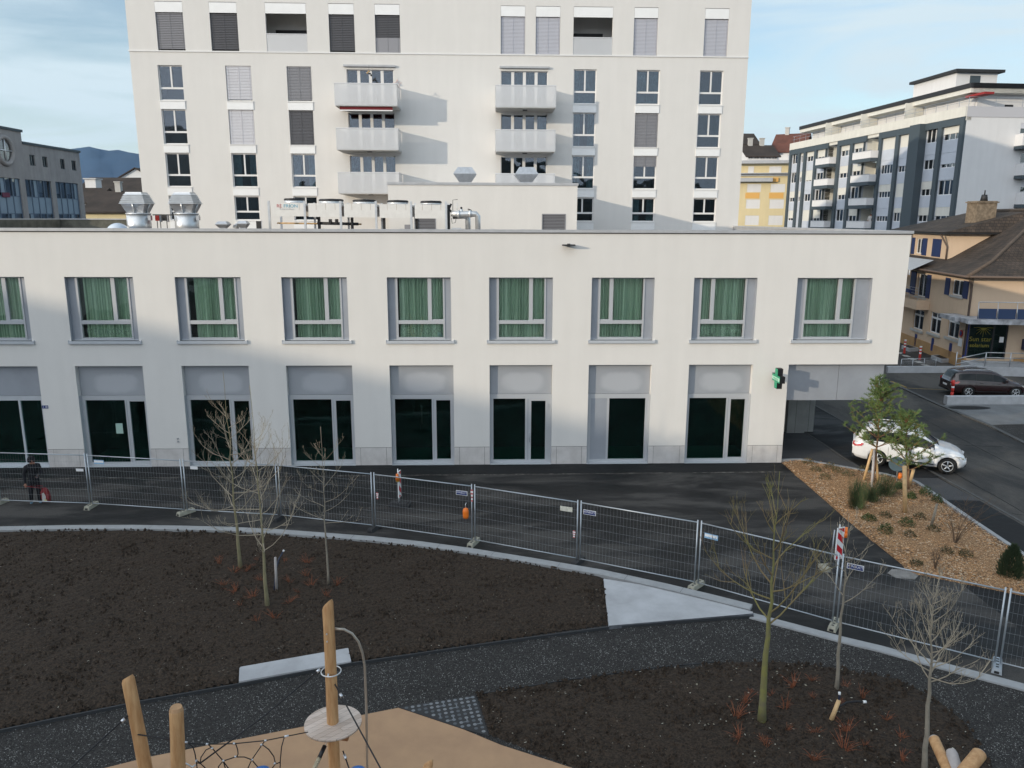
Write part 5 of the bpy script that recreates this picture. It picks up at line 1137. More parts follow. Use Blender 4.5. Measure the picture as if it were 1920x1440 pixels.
k = MB(); k.pbox(H2, m_+.5, m_+.78, -.07, -.05, c+1.2, c+1.6, 0); k.build('notice', 'white', sf)
k = MB(); k.pbox(H2, sh[1]+1.2, sh[1]+5.5, .0, .06, 2.3, 4.0, 0); k.pbox(H2, sh[1]+1.0, sh[1]+5.5, .0, .4, 1.5, 2.25, 1); k.build('grey_window', ['fargrey', 'shut'], ho)
k = MB(); k.pbox(H2, -.2, sh[1]+1.0, .06, 2.6, .0, .62, 0); k.build('entrance_landing', 'concrete', ho)
k = MB(); s0_ = 1.2
for s_ in (-1.6, .3, 1.9, 3.0): k.tube([H2.p(s_, 2.5, 0 if s_ < 0 else .62), H2.p(s_, 2.5, 1.6)], .035, 6, 0)
for z in (.95, 1.25, 1.6): k.tube([H2.p(-1.6, 2.5, z-.5), H2.p(.3, 2.5, z)], .03, 6, 0); k.tube([H2.p(.3, 2.5, z), H2.p(3.0, 2.5, z)], .03, 6, 0)
for z in (.9, 1.3, 1.7, 2.1): k.tube([H2.p(sh[1]+.1, 2.4, z), H2.p(sh[1]+1.6, 2.4, z)], .03, 6, 0)
k.build('handrail', 'galv', ho)
k = MB(); pc = f1(X7(735), Y7(1103)); 
k.tube([H1.p(pc[0], .04, pc[1]), H1.p(pc[0], .07, pc[1])], [.26, .26], 20, 0); k.tube([H1.p(pc[0], .071, pc[1]), H1.p(pc[0], .08, pc[1])], [.18, .18], 20, 1); k.pbox(H1, pc[0]-.3, pc[0]+.3, .03, .05, pc[1]-.95, pc[1]-.35, 2)
tag(k.build('no_stopping_sign', ['redb', 'blue', 'white'], loc=H1.p(pc[0], .05, pc[1])), 'round red and blue no stopping sign on the peach wall by the corner', 'sign')
mb = MB(); mb.prism([(-44, -45.6), (-74, -65.9), (-74, -110), (-44, -95)], 0, 24, 0); s2 = empty('shade_block', (-59, -70, 0), 'unseen block added behind the viewpoint to shade the foreground', 'building'); mb.build('wall', 'farlight', s2)  # oblique block added out of view to keep sun off the foreground
# ---- building that stands behind the viewpoint and shades the street and the low facade's lower half
BX = -96.0; kk = .232; ZB = 5.95+.232*(BX*-1-14.4)
mb = MB(); mb.box(BX-28, BX, -165, -45, 0, ZB, 0)
sb = empty('tall_slab_block', (BX-14, -110, 0), 'long tall apartment slab standing beyond the camera, left and behind, outside the view', 'building')
mb.build('wall', 'farlight', sb); k = MB(); k.box(BX-28.3, BX, -165.3, -44.7, ZB+.002, ZB+.3, 0); k.build("roof", "dark", sb)
# ================================================================ ground
def P2(pts, z=0.0): return [(p.x, p.y) for p in (PZ(a, b, z) for a, b in pts)]
k = MB(); k.add([(-6000, -6000, -.03), (6000, -6000, -.03), (6000, 9000, -.03), (-6000, 9000, -.03)], [(0, 1, 2, 3)]); struct('ground', k, 'ground')
def sheet(name, poly, z, mt, th=.02, kind=True):
    k = MB(); k.prism(poly, z-th, z, 0); return struct(name, k, mt)
# lot in front of the building, fresh dark strip at its foot
sheet('asphalt_yard', [(-34, -19), (14, -19), (20, -19), (13.3, -.35), (13.02, -.0), (-34, 0)], .0, 'asph')
sheet('fresh_asphalt_strip', [(-34, -1.55), (12.1, -1.25), (13.0, .0), (13.0, -.001), (-34, -.001)], .004, 'asph_new', .003)
k = MB()
rn = random.Random(3); xs_ = np.linspace(-34, 12.6, 60)
a = [(x, -1.62+.30*(x+34)/46.6+rn.uniform(-.015, .015)) for x in xs_]
for i in range(len(xs_)-1):
    w0 = .02+(.03 if xs_[i] > 9 else 0)+rn.uniform(0, .03)
    k.add([(a[i][0], a[i][1]-w0, .0085), (a[i+1][0], a[i+1][1]-w0, .0085), (a[i+1][0], a[i+1][1]+w0, .0085), (a[i][0], a[i][1]+w0, .0085)], [(0, 1, 2, 3)])
struct('joint_line', k, mat('jointline', (.12, .11, .10), .85, var=.7, vs=5, lo=.45, hi=.6))
# right hand street and its pavements
bend = lambda pts: P2(pts)
sheet('street', [(18.85, -60), (36, -60), (44, -6), (70, 14), (70, 60), (15.9, 60), (15.9, -.5), (18.85, -1.9)], -.004, 'asph_old')
sheet('driveway', [(16.25, -2.3), (18.9, -2.1), (18.9, 20), (16.0, 20)], .0, 'asph_new')
sheet('sidewalk', [(13.0, -.0), (16.2, -.0), (16.25, -2.2), (18.75, -2.2), (18.85, -4.9), (16.9, -4.7), (13.0, -3)], .004, 'walk')
sheet('sidewalk_inner', [(13.0, 0), (16.0, 0), (16.0, 20), (13.0, 20)], .004, 'walk')
sheet('fresh_sidewalk', [(16.9, -4.7), (18.85, -4.9), (18.85, -60), (14, -60), (14, -11)], .0045, 'asph_new')
k = MB(); 
def strip(k, pts, w, z0, z1, m=0, seg=None):
    pts = [Vector((p[0], p[1], 0)) for p in pts]; L_, R2 = [], []
    for i, p in enumerate(pts):
        d = (pts[min(i+1, len(pts)-1)]-pts[max(i-1, 0)]).normalized(); n = Vector((-d.y, d.x, 0)); L_.append(p); R2.append(p-n*w)
    for i in range(len(pts)-1):
        v = [L_[i], L_[i+1], R2[i+1], R2[i]]; k.add([(q.x, q.y, z0) for q in v]+[(q.x, q.y, z1) for q in v], [(0, 1, 2, 3), (7, 6, 5, 4), (0, 4, 5, 1), (1, 5, 6, 2), (2, 6, 7, 3), (3, 7, 4, 0)], m)
strip(k, [(18.98, -60), (18.98, -5), (18.93, -2.1), (18.9, 22)], .12, -.03, .012); strip(k, [(16.1, -2.3), (16.08, 0), (16.0, 20)], .06, -.03, .008)
far = P2([(1671, 717), (1767, 761), (1858, 798), (1930, 834), (2080, 900)]); strip(k, far, .22, -.03, .06)
struct('kerb_stones', k, mat('granite', (.085, .085, .085), .85, var=.3, vs=6))
o_ = P2([(1671, 717), (1767, 761), (1858, 798), (1930, 834), (2300, 1000)])
sheet('parking_area', [(p[0]+.05, p[1]+.05) for p in o_]+[(70, 14), (60, 40), (29.6, 22.3)], .004, 'asph_old')
sheet('concrete_forecourt', P2([(1767, 761), (1858, 797), (1880, 796), (2200, 790), (2200, 757), (1775, 759)]), .010, 'pave', .004)
sheet('gravel_verge', P2([(1858, 799), (1880, 797), (2200, 790), (2200, 960), (1930, 835)]), .014, 'gravel', .004)
k = MB(); a = PZ(1690, 727); b = PZ(1778, 731); strip(k, [a, b], .12, .0, .0085); a = PZ(1672, 716); b = PZ(1700, 727); strip(k, [a, b], .2, .0, .065)
struct('yellow_parking_line', k, 'yellow')
sheet('house_forecourt', [(29.6, 21.7), (34.4, 21.8), (36.2, 32), (36.2, 50), (27, 50), (27.5, 30)], .02, 'asph_old')
k = MB(); a = PZ(1674, 698); b = PZ(1800, 698); strip(k, [(a.x-.5, a.y), (b.x, b.y)], .25, 0, .45)
tag(k.build('low_retaining_wall', 'concrete', loc=(a.x, a.y, 0)), 'low concrete wall in front of the peach house forecourt', 'wall')
k = MB(); dash = P2([(1690, 661), (1738, 684)]); d0, d1 = Vector((*dash[0], 0)), Vector((*dash[1], 0))
for j in range(-3, 5): p = d0.lerp(d1, j/4); q = d0.lerp(d1, (j+.6)/4); strip(k, [p, q], .45, .02, .026)
struct('white_dashes', k, 'paint')
# mulch bed
mul = P2([(1466, 868), (1510, 862), (1665, 893), (1712, 906), (1830, 985), (1925, 1048), (2060, 1135), (2060, 1180), (1920, 1118), (1705, 1074), (1690, 1058), (1600, 985)])
def inside(p, poly):
    c = False; n = len(poly); j = n-1
    for i in range(n):
        if (poly[i][1] > p[1]) != (poly[j][1] > p[1]) and p[0] < (poly[j][0]-poly[i][0])*(p[1]-poly[i][1])/(poly[j][1]-poly[i][1])+poly[i][0]: c = not c
        j = i
    return c
def edgedist(p, poly):
    m = 9; n = len(poly)
    for i in range(n):
        ax, ay = poly[i]; bx_, by_ = poly[(i+1) % n]; dx, dy = bx_-ax, by_-ay; t = max(0, min(1, ((p[0]-ax)*dx+(p[1]-ay)*dy)/(dx*dx+dy*dy+1e-9)))
        m = min(m, math.hypot(p[0]-ax-t*dx, p[1]-ay-t*dy))
    return m
from mathutils import noise
FLAT = []
def bed(name, poly, base, hump, mt, step, rough, edge=.25, clipx=None, sc=6):
    xs_ = [p[0] for p in poly]; ys = [p[1] for p in poly]; k = MB(); idx = {}
    x0, x1, y0, y1 = min(xs_), max(xs_), min(ys), max(ys)
    if clipx: x0, x1, y0, y1 = max(x0, clipx[0]), min(x1, clipx[1]), max(y0, clipx[2]), min(y1, clipx[3])
    nx, ny = int((x1-x0)/step)+1, int((y1-y0)/step)+1
    def vid(i, j):
        if (i, j) not in idx:
            x, y = x0+i*step, y0+j*step; ins = inside((x, y), poly); e = edgedist((x, y), poly); t = min(1, e/edge) if ins else 0
            n = noise.noise(Vector((x*sc, y*sc, 0)))*.6+noise.noise(Vector((x*sc*2.3, y*sc*2.3, 5)))*.35+noise.noise(Vector((x*1.1, y*1.1, 9)))*1.2
            z = base+hump*t+rough*n*(.35+.65*t) if ins else base-.03
            if any(inside((x, y), F) for F in FLAT): z = .0
            idx[(i, j)] = len(k.v); k.v.append((x+noise.noise(Vector((x*9, y*9, 3)))*step*.4, y, z))
        return idx[(i, j)]
    for i in range(nx):
        for j in range(ny):
            cx_, cy_ = x0+(i+.5)*step, y0+(j+.5)*step
            if inside((cx_, cy_), poly): k.f.append([vid(i, j), vid(i+1, j), vid(i+1, j+1), vid(i, j+1)]); k.m.append(0); k.sm.append(True)
    return struct(name, k, mt)
sheet('mulch_base', mul, .012, 'mulch', .02)
bed('mulch_bed', mul, .02, .06, 'mulch', .09, .025, .3, (12, 19, -15, 1))
def scatter(name, poly, n, mats_, size, z, clip, seed, flat=.25, elong=2.2, rej=None):
    rn = random.Random(seed); k = MB(); c = 0; x0, x1, y0, y1 = clip
    while c < n:
        x, y = rn.uniform(x0, x1), rn.uniform(y0, y1)
        if not inside((x, y), poly): continue
        if any(inside((x, y), F) for F in FLAT): continue
        c += 1; s = size*rn.uniform(.5, 1.3); a = rn.uniform(0, 6.3); tl = rn.uniform(-.4, .4); e = rn.uniform(1, elong)
        ca, sa = math.cos(a), math.sin(a); zz = z+rn.uniform(0, size*.4)
        pts = []
        for (u, v, w_) in ((-e, -.5, 0), (e, -.45, tl), (e*.9, .5, tl), (-e*.8, .5, 0), (0, 0, flat*1.6)):
            u *= s*.5; v *= s; w_ *= s; pts.append((x+u*ca-v*sa, y+u*sa+v*ca, zz+w_))
        k.add(pts, [(0, 1, 4), (1, 2, 4), (2, 3, 4), (3, 0, 4)], rn.randrange(len(mats_)))
    return tag(k.build(name, mats_), kind='stuff')
scatter('bark_chips', mul, 12000, ['chipA', 'chipB', 'chipC', 'chipA'], .033, .07, (12.7, 19, -13.5, .5), 5, .2, 3)
k = MB()
kb = P2([(1463, 861), (1500, 860), (1662, 888), (1702, 899), (1712, 899), (1725, 905), (1835, 980), (1930, 1043), (2070, 1130)], .08)
strip(k, kb, .16, -.02, .10); struct('bed_kerb', k, 'kerb')
# foreground: kerb, soil, gravel, slabs
out_ = [(-90, 992), (0, 987), (125, 984.5), (250, 984), (340, 985.5), (430, 987.5), (520, 992), (640, 1001), (700, 1005.5), (790, 1015), (880, 1027), (1000, 1046), (1130, 1068), (1250, 1094), (1330, 1113), (1411, 1133)]
ow = P2(out_, .10)
gravel_poly = P2([(-200, 1375), (-90, 985), (250, 985), (640, 1003), (1000, 1048), (1411, 1135), (1411, 1150), (1654, 1213), (1763, 1244), (1920, 1284), (2200, 1350), (2400, 1700), (-500, 1700)])
bed_g = sheet('gravel_path', gravel_poly, .004, 'gravel', .03)
k = MB(); strip(k, ow, .34, -.02, .10); 
for i in (2, 4, 6, 9, 11, 13): pass
kerb1 = struct('kerb', k, 'kerb')
k = MB()
for t in (1, 3, 5, 7, 9, 10, 11, 12, 13):
    a = Vector((*ow[t], 0)); b = Vector((*ow[t+1], 0)) if t+1 < len(ow) else a; d = (b-a).normalized(); n = Vector((d.y, -d.x, 0)); c = a.lerp(b, .4)
    k.add([(c+n*.0)+Vector((0, 0, .102)), (c+d*.008)+Vector((0, 0, .102)), (c+d*.008+n*.34)+Vector((0, 0, .102)), (c+n*.34)+Vector((0, 0, .102))], [(0, 1, 2, 3)])
struct('kerb_joints', k, 'steel')
ow2 = P2([(1411, 1149), (1582, 1194), (1654, 1211), (1763, 1241), (1920, 1282), (2200, 1345)], .04)
k = MB(); strip(k, ow2, .30, -.02, .045); struct('low_kerb', k, 'kerb')
slab = P2([(1131.7, 1085), (1200, 1096), (1320, 1124), (1411.6, 1147), (1411.6, 1150), (1141.5, 1173)], .11)
k = MB(); k.prism(slab, -.02, .112, 0, 0); struct('concrete_corner_slab', k, 'slabc')
# soil beds
iw = []
for i in range(len(ow)):
    a = Vector((*ow[max(i-1, 0)], 0)); b = Vector((*ow[min(i+1, len(ow)-1)], 0)); d = (b-a).normalized(); iw.append((ow[i][0]+d.y*.33, ow[i][1]-d.x*.33))
cs = P2([(449, 1252), (653, 1216), (658.5, 1241), (448, 1279)], .09)
FLAT.append(cs)
soilL = iw[:13]+P2([(1131, 1087), (1141, 1172), (940, 1201), (659, 1242), (448, 1281), (267, 1313), (100, 1347), (0, 1368), (-150, 1400), (-300, 1440)])
bed('soil_bed', soilL, .03, .06, 'soil', .05, .046, .2, (-17.2, 4, -19, -6), 7)
soilR = P2([(893, 1303), (1060, 1277), (1239, 1253), (1351, 1242), (1463, 1241), (1570, 1252), (1680, 1273), (1750, 1305), (1815, 1360), (1860, 1440), (1900, 1560), (1500, 1600), (1180, 1500), (1074, 1440), (917, 1379)])
bed('soil_bed_right', soilR, .012, .06, 'soil', .05, .042, .45, (-.6, 13, -21.5, -15), 7)
eL = P2([(1412, 1156), (1300, 1164), (1141, 1177), (940, 1204), (659, 1245), (448, 1284), (267, 1316), (100, 1350), (0, 1371), (-200, 1416)], .03)
k = MB(); strip(k, eL, -.035, -.02, .075); struct('steel_edging', k, 'steel')
k = MB(); strip(k, P2([(1412, 1152), (1141.5, 1175)], .07), -.02, -.02, .106); struct('slab_face', k, mat('slabface', (.06, .065, .075), .8, col2=(.14, .15, .17), vs=3))
eR = P2([(893, 1303), (1060, 1276), (1239, 1251), (1351, 1241)]); k = MB(); strip(k, eR, .02, -.02, .03); struct('edging_right', k, 'steel')
whole = soilL
scatter('soil_clods', soilL, 7000, ['soil', 'soil', mat('soil2', (.055, .040, .029), .95)], .065, .06, (-17, 4, -19, -6.5), 11, .6, 1.3)
scatter('soil_clods_right', soilR, 3000, ['soil', 'soil', M['soil2'] if 'soil2' in M else 'soil'], .06, .045, (-.5, 12, -21.5, -15), 12, .6, 1.3)
M['fleckw'] = mat('pale_bits', (.42, .40, .34), .8, var=.3, vs=20)
scatter('straw_bits', soilL, 170, ['fleckw'], .014, .10, (-17, 4, -19, -6.5), 13, .1, 4)
scatter('straw_bits_right', soilR, 260, ['fleckw'], .013, .085, (-.5, 12, -21, -15.3), 14, .1, 4)
pathp = P2([(-150, 1402), (0, 1371), (267, 1316), (448, 1284), (659, 1245), (940, 1204), (1141, 1176), (1411, 1160), (1654, 1226), (1920, 1300), (1920, 1440), (1860, 1440), (1750, 1305), (1680, 1273), (1463, 1241), (1060, 1277), (893, 1303), (747, 1327), (570, 1362), (285, 1418), (100, 1460), (-150, 1520)])
M['stoneB'] = mat('stoneB', (.11, .11, .11), .8); M['stoneC'] = mat('stoneC', (.24, .24, .235), .75)
scatter('gravel_stones', pathp, 6500, [mat('stoneA', (.045, .045, .047), .8), 'stoneB', 'stoneC', 'stoneB', 'stoneC', 'gravel', 'gravel'], .017, .004, (-14, 14, -20, -12.8), 15, .5, 1.5)
M['leaflit'] = mat('leaf_litter', (.24, .22, .17), .85, var=.4, vs=20)
scatter('leaf_litter', soilR, 70, ['leaflit', 'fleckw'], .034, .09, (4.5, 9.8, -20, -16), 17, .3, 1.3)
# play surface
play = P2([(747, 1327), (870, 1368), (940, 1397), (1074, 1440), (1300, 1540), (1300, 1900), (-300, 1900), (60, 1475), (200, 1439), (285, 1418), (570, 1362)], .03)
k = MB(); k.prism(play, -.02, .03, 0); struct('play_surface', k, 'rubber')
# perforated rubber mat with dog bone holes
pm = P2([(747, 1326), (892, 1303), (917, 1380), (870, 1367)], .02)
e = empty('ground_grid_mat', (pm[0][0], pm[0][1], 0), 'black ground grid with grey dogbone dots between gravel path and play surface', 'ground grid')
k = MB(); k.prism(pm, -.02, .02, 0); A_ = Vector((*pm[1], 0)); d1 = (Vector((*pm[0], 0))-A_).normalized(); d2 = (Vector((*pm[2], 0))-A_).normalized(); rn = random.Random(2)
def disc(k, c, r, z, m=0): k.add([(c.x+r*math.cos(t*math.pi/5), c.y+r*math.sin(t*math.pi/5), z) for t in range(10)], [tuple(range(10))], m)
st_ = .135
for i in range(14):
    for j in range(12):
        c = A_+d1*(.08+i*st_)+d2*(.07+j*st_)
        if not inside((c.x, c.y), pm) or edgedist((c.x, c.y), pm) < .045: continue
        disc(k, c, .042, .0235, 1+rn.randrange(3)); t = (i*5+j*3) % 7
        if t in (0, 4):
            dd = d1 if t == 0 else d2; c2 = c+dd*st_
            if inside((c2.x, c2.y), pm) and edgedist((c2.x, c2.y), pm) > .05:
                n = Vector((-dd.y, dd.x, 0))*.012; k.add([c+n, c2+n, c2-n, c-n], [(0, 1, 2, 3)], 1); 
                for v in range(4): x_ = k.v[-1-v]; k.v[-1-v] = (x_[0], x_[1], .0238)
k.build('grid', ['dark', mat('gridA', (.16, .175, .19), .7), mat('gridB', (.09, .10, .11), .7), mat('gridC', (.20, .21, .22), .7)], e)
# loose concrete slab
k = MB(); k.prism(cs, .0, .11, 0); tag(k.build('concrete_slab', 'slabc', loc=(cs[0][0], cs[0][1], 0)), 'long pale concrete slab lying along the edge of the soil bed', 'slab')
k = MB(); c = P2([(1664, 1075), (1672, 1068), (1700, 1069), (1722, 1080), (1715, 1087), (1680, 1084)]); k.prism(c, .001, .02, 0); struct('mortar_patch', k, mat('mortar', (.22, .21, .20), .9, var=.25, vs=4))
rn = random.Random(9); k = MB()
for (x0_, y0_, x1_, y1_) in ((19.4, -14, 20.2, 8), (22.5, -10, 23.8, 12), (20.2, 3, 24.5, 2.2), (19.2, -6.2, 22.0, -7.4)):
    n = 16; pts = [(x0_+(x1_-x0_)*i/n+rn.uniform(-.05, .05), y0_+(y1_-y0_)*i/n+rn.uniform(-.05, .05)) for i in range(n+1)]
    strip(k, pts, .035, -.003, .0005)
struct('tar_seams', k, 'asph_new')
k = MB(); c = PZ(1815, 765); k.add([(c.x+1.3*math.cos(t*.2617), c.y+.45*math.sin(t*.2617), .0145) for t in range(24)], [tuple(range(24))]); struct('dark_oval_patch', k, 'asph_new')  # dark oval laid on the forecourt paving
# low wall of the car park
k = MB(); a = PZ(1775, 759); k.box(a.x, a.x+14, a.y, a.y+.35, 0, .48, 0); tag(k.build('parking_wall', 'concrete', loc=(a.x, a.y, 0)), 'low pale concrete wall in front of the dark parked car', 'wall')
# sunken planters by the house
for i, (pts, lb) in enumerate((([(1745, 673), (1765, 672), (1788, 680), (1765, 681)], 'square concrete planter bed nearer the shop corner'), ([(1690, 654), (1702, 653), (1722, 659), (1704, 660)], 'square concrete planter bed at the left beside the white building'))):
    pp_ = P2(pts); c = (sum(p[0] for p in pp_)/4, sum(p[1] for p in pp_)/4)
    k = MB(); k.prism(pp_, 0, .3, 0); pi_ = [(c[0]+(p[0]-c[0])*.8, c[1]+(p[1]-c[1])*.8) for p in pp_]; k.prism(pi_, .3, .305, 1)
    tag(k.build('planter_bed', ['concrete', 'soil'], loc=(c[0], c[1], 0)), lb, 'planter', 'planter beds by the peach house')
# ================================================================ site fence
FT = [((0, 945), (0, 851)), ((172, 951), (166, 852)), ((349, 963), (345, 861)), ((525, 973), (523, 874)), ((702, 993), (701, 888)), ((888, 1020), (888, 911)), ((1084, 1056), (1084, 940)), ((1305, 1101), (1308, 981)), ((1564, 1175), (1566, 1035)), ((1869, 1252), (1890, 1104))]
fp = [PZ(*b) for b, t in FT]; d0 = (fp[0]-fp[1]); fp.insert(0, fp[0]+d0*.95); d9 = (fp[-1]-fp[-2]); fp.append(fp[-1]+d9*.96)
def make_panel(W):
    e = empty('site_fence', (0, 0, 0), 'x', 'fence', 'mobile wire mesh fence panels across the yard')
    k = MB(); r = .021; z0, z1 = .16, 2.03
    for x in (.03, W-.03): k.tube([(x, 0, .03), (x, 0, 2.07)], r, 8)
    k.tube([(.03, 0, z1-.03), (W-.03, 0, z1-.03)], r*.95, 8); k.tube([(.03, 0, z0), (W-.03, 0, z0)], r*.8, 8)
    k.build('frame', 'post', e, world=False)
    k = MB(); n = 34
    for i in range(1, n): x = .03+(W-.06)*i/n; k.tube([(x, 0, z0), (x, 0, z1-.03)], .0019, 4, 0, caps=False)
    for j in range(1, 7): z = z0+(z1-.03-z0)*j/7; k.tube([(.03, .003, z), (W-.03, .003, z)], .0023, 4, 0, caps=False)
    k.build('mesh', 'wire', e, world=False)
    return e
flab = ['fence panel at the far left, cut by the picture edge', 'fence panel with the person standing behind it', 'fence panel right of the person, with small blue plate', 'fence panel behind the two tall bare trees', 'fence panel behind the single thin tree, left of the warning board',
        'fence panel with the orange lamp hanging and warning board behind', 'sagging fence panel with a white name plate', 'fence panel with a dark blue plate, above the concrete corner slab', 'long fence panel behind the mossy yellow tree', 'fence panel right of the striped warning board by the low kerb', 'fence panel at the far right edge of the picture']
plates = {1: [('white', 150, 881, 0)], 2: [('sky_blue', 186, 866, 0)], 3: [('white', 364, 877, 0)], 5: [('blue', 866, 924, 1)], 6: [('white2', 1062, 954, 0)], 7: [('blue', 1106, 961, 1)], 8: [('sky_blue', 1334, 1006, 0)], 9: [('blue', 1604, 1063, 1)]}
M['ivory'] = mat('ivory', (.68, .67, .58), .6, var=.25, vs=30)
for i in range(len(fp)-1):
    a, b = fp[i], fp[i+1]; d = b-a; W = d.length-.05; e = make_panel(W)
    e['label'] = flab[i]; dn = d.normalized(); e.location = a+dn*.025; e.rotation_euler = (0, 0, math.atan2(d.y, d.x))
    P = Pl(a, b)
    for (mt, px, py, tx_) in plates.get(i, []):
        s, z = P.uv(px, py); s -= .025; hw = .20 if mt != 'white' else .14; hh = .05 if mt in ('white',) else .075
        k = MB(); k.box(s-hw, s+hw, -.022, -.012, z-hh, z+hh, 1 if mt == 'blue' else 0)
        if mt == 'blue': k.box(s-hw+.015, s+hw-.015, -.026, -.0225, z-hh+.015, z+hh-.015, 0)
        if mt == 'sky_blue': k.box(s-hw+.01, s+hw-.02, -.026, -.0225, z-hh+.05, z+hh-.02, 1)
        pl = k.build('name_plate', {'blue': ['blue', 'white'], 'sky_blue': ['sky_blue', 'white'], 'white': 'white', 'white2': 'ivory'}[mt], e, world=False)
        if tx_: text('lettering', 'WINBUCT', .085, 'white', pl, (s, -.0275, z+.008), (math.pi/2, 0, 0), world=False, sx=.95)
# feet
feet = []
fkind = ['dk', 'c', 'c', 'c', 'dk', 'dk', 'c', 'dk', 'c', 'c', 'g', 'c']
def foot_mesh(name, mt):
    k = MB(); L_, w_, h_ = .66, .22, .13
    v = [(-w_/2, -L_/2, 0), (w_/2, -L_/2, 0), (w_/2, L_/2, 0), (-w_/2, L_/2, 0), (-w_/2*.8, -L_/2+.03, h_), (w_/2*.8, -L_/2+.03, h_), (w_/2*.8, L_/2-.03, h_), (-w_/2*.8, L_/2-.03, h_)]
    k.add(v, [(0, 3, 2, 1), (4, 5, 6, 7), (0, 1, 5, 4), (1, 2, 6, 5), (2, 3, 7, 6), (3, 0, 4, 7)], 0)
    for y in (-.2, -.08, .08, .2): k.box(-.03, .03, y-.03, y+.03, h_-.01, h_+.004, 1)
    k.box(-.05, .05, -L_/2-.004, -L_/2+.05, .015, .07, 1)
    return k.build(name, [mt, 'dark'])
FL_ = ['beyond the left edge', 'near the standing person, at the far left', 'left of the tall bare trees, first from the person', 'in front of the tall bare tree', 'behind the tree branches in the middle', 'by the striped board', 'below the hanging orange lamp', 'at the end of the sagging panel', 'beside the concrete corner slab', 'on the low kerb by the striped board', 'big grey one at the lower right', 'beyond the right edge']
for i, p in enumerate(fp):
    c = foot_mesh('weight_block', {'dk': 'footdk', 'c': 'foot', 'g': 'post'}[fkind[i]])
    j = min(i, len(fp)-2); d = fp[j+1]-fp[j]; c.location = (p.x, p.y, .002); c.rotation_euler = (0, 0, math.atan2(d.y, d.x)+random.Random(i).uniform(-.2, .1)-(.35 if i == 3 else 0))
    tag(c, ('black rubber' if fkind[i] == 'dk' else 'pale concrete')+' fence weight block '+FL_[i], 'fence block', 'weight blocks under the fence')
# clamps
# orange lamp and ribbons on the fence
def ribbon(px, py0, py1, pi, lab, sw=.035):
    P = Pl(fp[pi], fp[pi+1]); s, z1 = P.uv(px, py0); _, z0 = P.uv(px, py1); k = MB(); n = 7
    for j in range(n):
        a, b = z0+(z1-z0)*j/n, z0+(z1-z0)*(j+1)/n; o = .03; w0 = sw*(1-.3*math.sin(j)); k.quad(P.p(s-w0, o, a), P.p(s+w0, o+.01*(j % 2), a), P.p(s+w0, o+.01*((j+1) % 2), b), P.p(s-w0, o, b), j % 2)
    tag(k.build('barrier_tape', [mat('tapered', (.5, .12, .13), .6), 'white'], loc=P.p(s, .03, z0)), lab, 'tape', 'red and white tape scraps on the fence')
ribbon(885.5, 917, 940, 6, 'long faded red tape scrap hanging beside the orange lamp'); ribbon(708, 923, 935, 5, 'short red and white tape scrap on the post left of the warning board'); ribbon(1077, 994, 1008, 6, 'red tape scrap low on the post right of the sagging panel')
P = Pl(fp[5], fp[6]); s, z = P.uv(875, 960); e = empty('hanging_lamp', P.p(s, .08, z-.2), 'orange warning lamp hanging on the fence mesh', 'lamp')
k = MB(); k.lathe((P.p(s, .08, 0).x, P.p(s, .08, 0).y), [(.085, z-.18), (.10, z-.1), (.10, z+.05), (.08, z+.14), (.03, z+.17)], 16, 0); k.build('body', 'orange', e)
k = MB(); k.tube([P.p(s, .08, z+.16), P.p(s-.02, .05, z+.28), P.p(s, .02, z+.33)], .012, 6, 0); k.build('hook', 'galvlt', e)
# beacon boards
def beacon(bpx, tpx, yaw, label, lens, side):
    g = PZ(*bpx); top = PT(g, *tpx).z; e = empty('warning_board', (g.x, g.y, 0), label, 'warning board', 'striped warning boards', rz=yaw)
    w_, z0, z1 = .14, top-1.02, top; k = MB(); k.box(-w_, w_, -.02, .02, z0, z1, 0); bd = k.build('board', 'white', e, world=False)
    k = MB()
    zz = z0
    for sy in (-.0215, .0215):
        for j in range(-1, 3):
            za = z0+.10+j*.38; pts = [(w_-.02, za), (-w_+.02, za+.22), (-w_+.02, za+.42), (w_-.02, za+.20)][::-1]
            pts = [(x, max(z0+.02, min(z1-.02, z))) for x, z in pts]; k.add([(x*(1 if sy < 0 else -1), sy, z) for x, z in pts], [(0, 1, 2, 3) if sy < 0 else (3, 2, 1, 0)], 0)
    k.build('stripes', mat('sred', (.55, .01, .02), .4) if 'sred' not in M else 'sred', bd, world=False)
    k = MB(); k.tube([(0, .05, .05), (0, .05, z1+.08)], .022, 8); k.tube([(.12, .05, .05), (.12, .05, z1-.3)], .018, 8); k.build('pole', 'galvlt', e, world=False)
    k = MB(); k.box(-.2, .2, -.38, .38, .0, .10, 0); k.box(-.15, .15, -.3, .3, .101, .13, 0); k.build('foot', 'footdk', e, world=False)
    k = MB(); x = side*(w_+.09); k.tube([(x, 0, z1-.28), (x, 0, z1-.04)], [.065, .045], 14, 0); k.tube([(x-.03*side, 0, z1-.34), (x-.03*side, 0, z1-.20)], [.07, .07], 14, 1); k.build('lamp', ['orange', lens], e, world=False)
M['sred'] = mat('sred', (.55, .01, .02), .4)
beacon((750, 948), (749, 883), R_(78), 'striped red and white warning board standing edge on behind the fence in the middle', 'yellowl', -1)
beacon((1569, 1072), (1577, 989), R_(22), 'striped red and white warning board with orange lamp behind the fence at the right', 'orange', 1)
k = MB(); g = PZ(1553, 1068); k.box(g.x-.25, g.x+.15, g.y-.18, g.y+.18, 0, .12, 0); k.tube([(g.x+.1, g.y+.1, 0), (g.x+.13, g.y+.1, 1.25)], .02, 8, 1)
tag(k.build('weight_block', ['foot', 'post'], loc=(g.x, g.y, 0)), 'loose pale concrete foot with a pole left of the right warning board', 'fence foot')
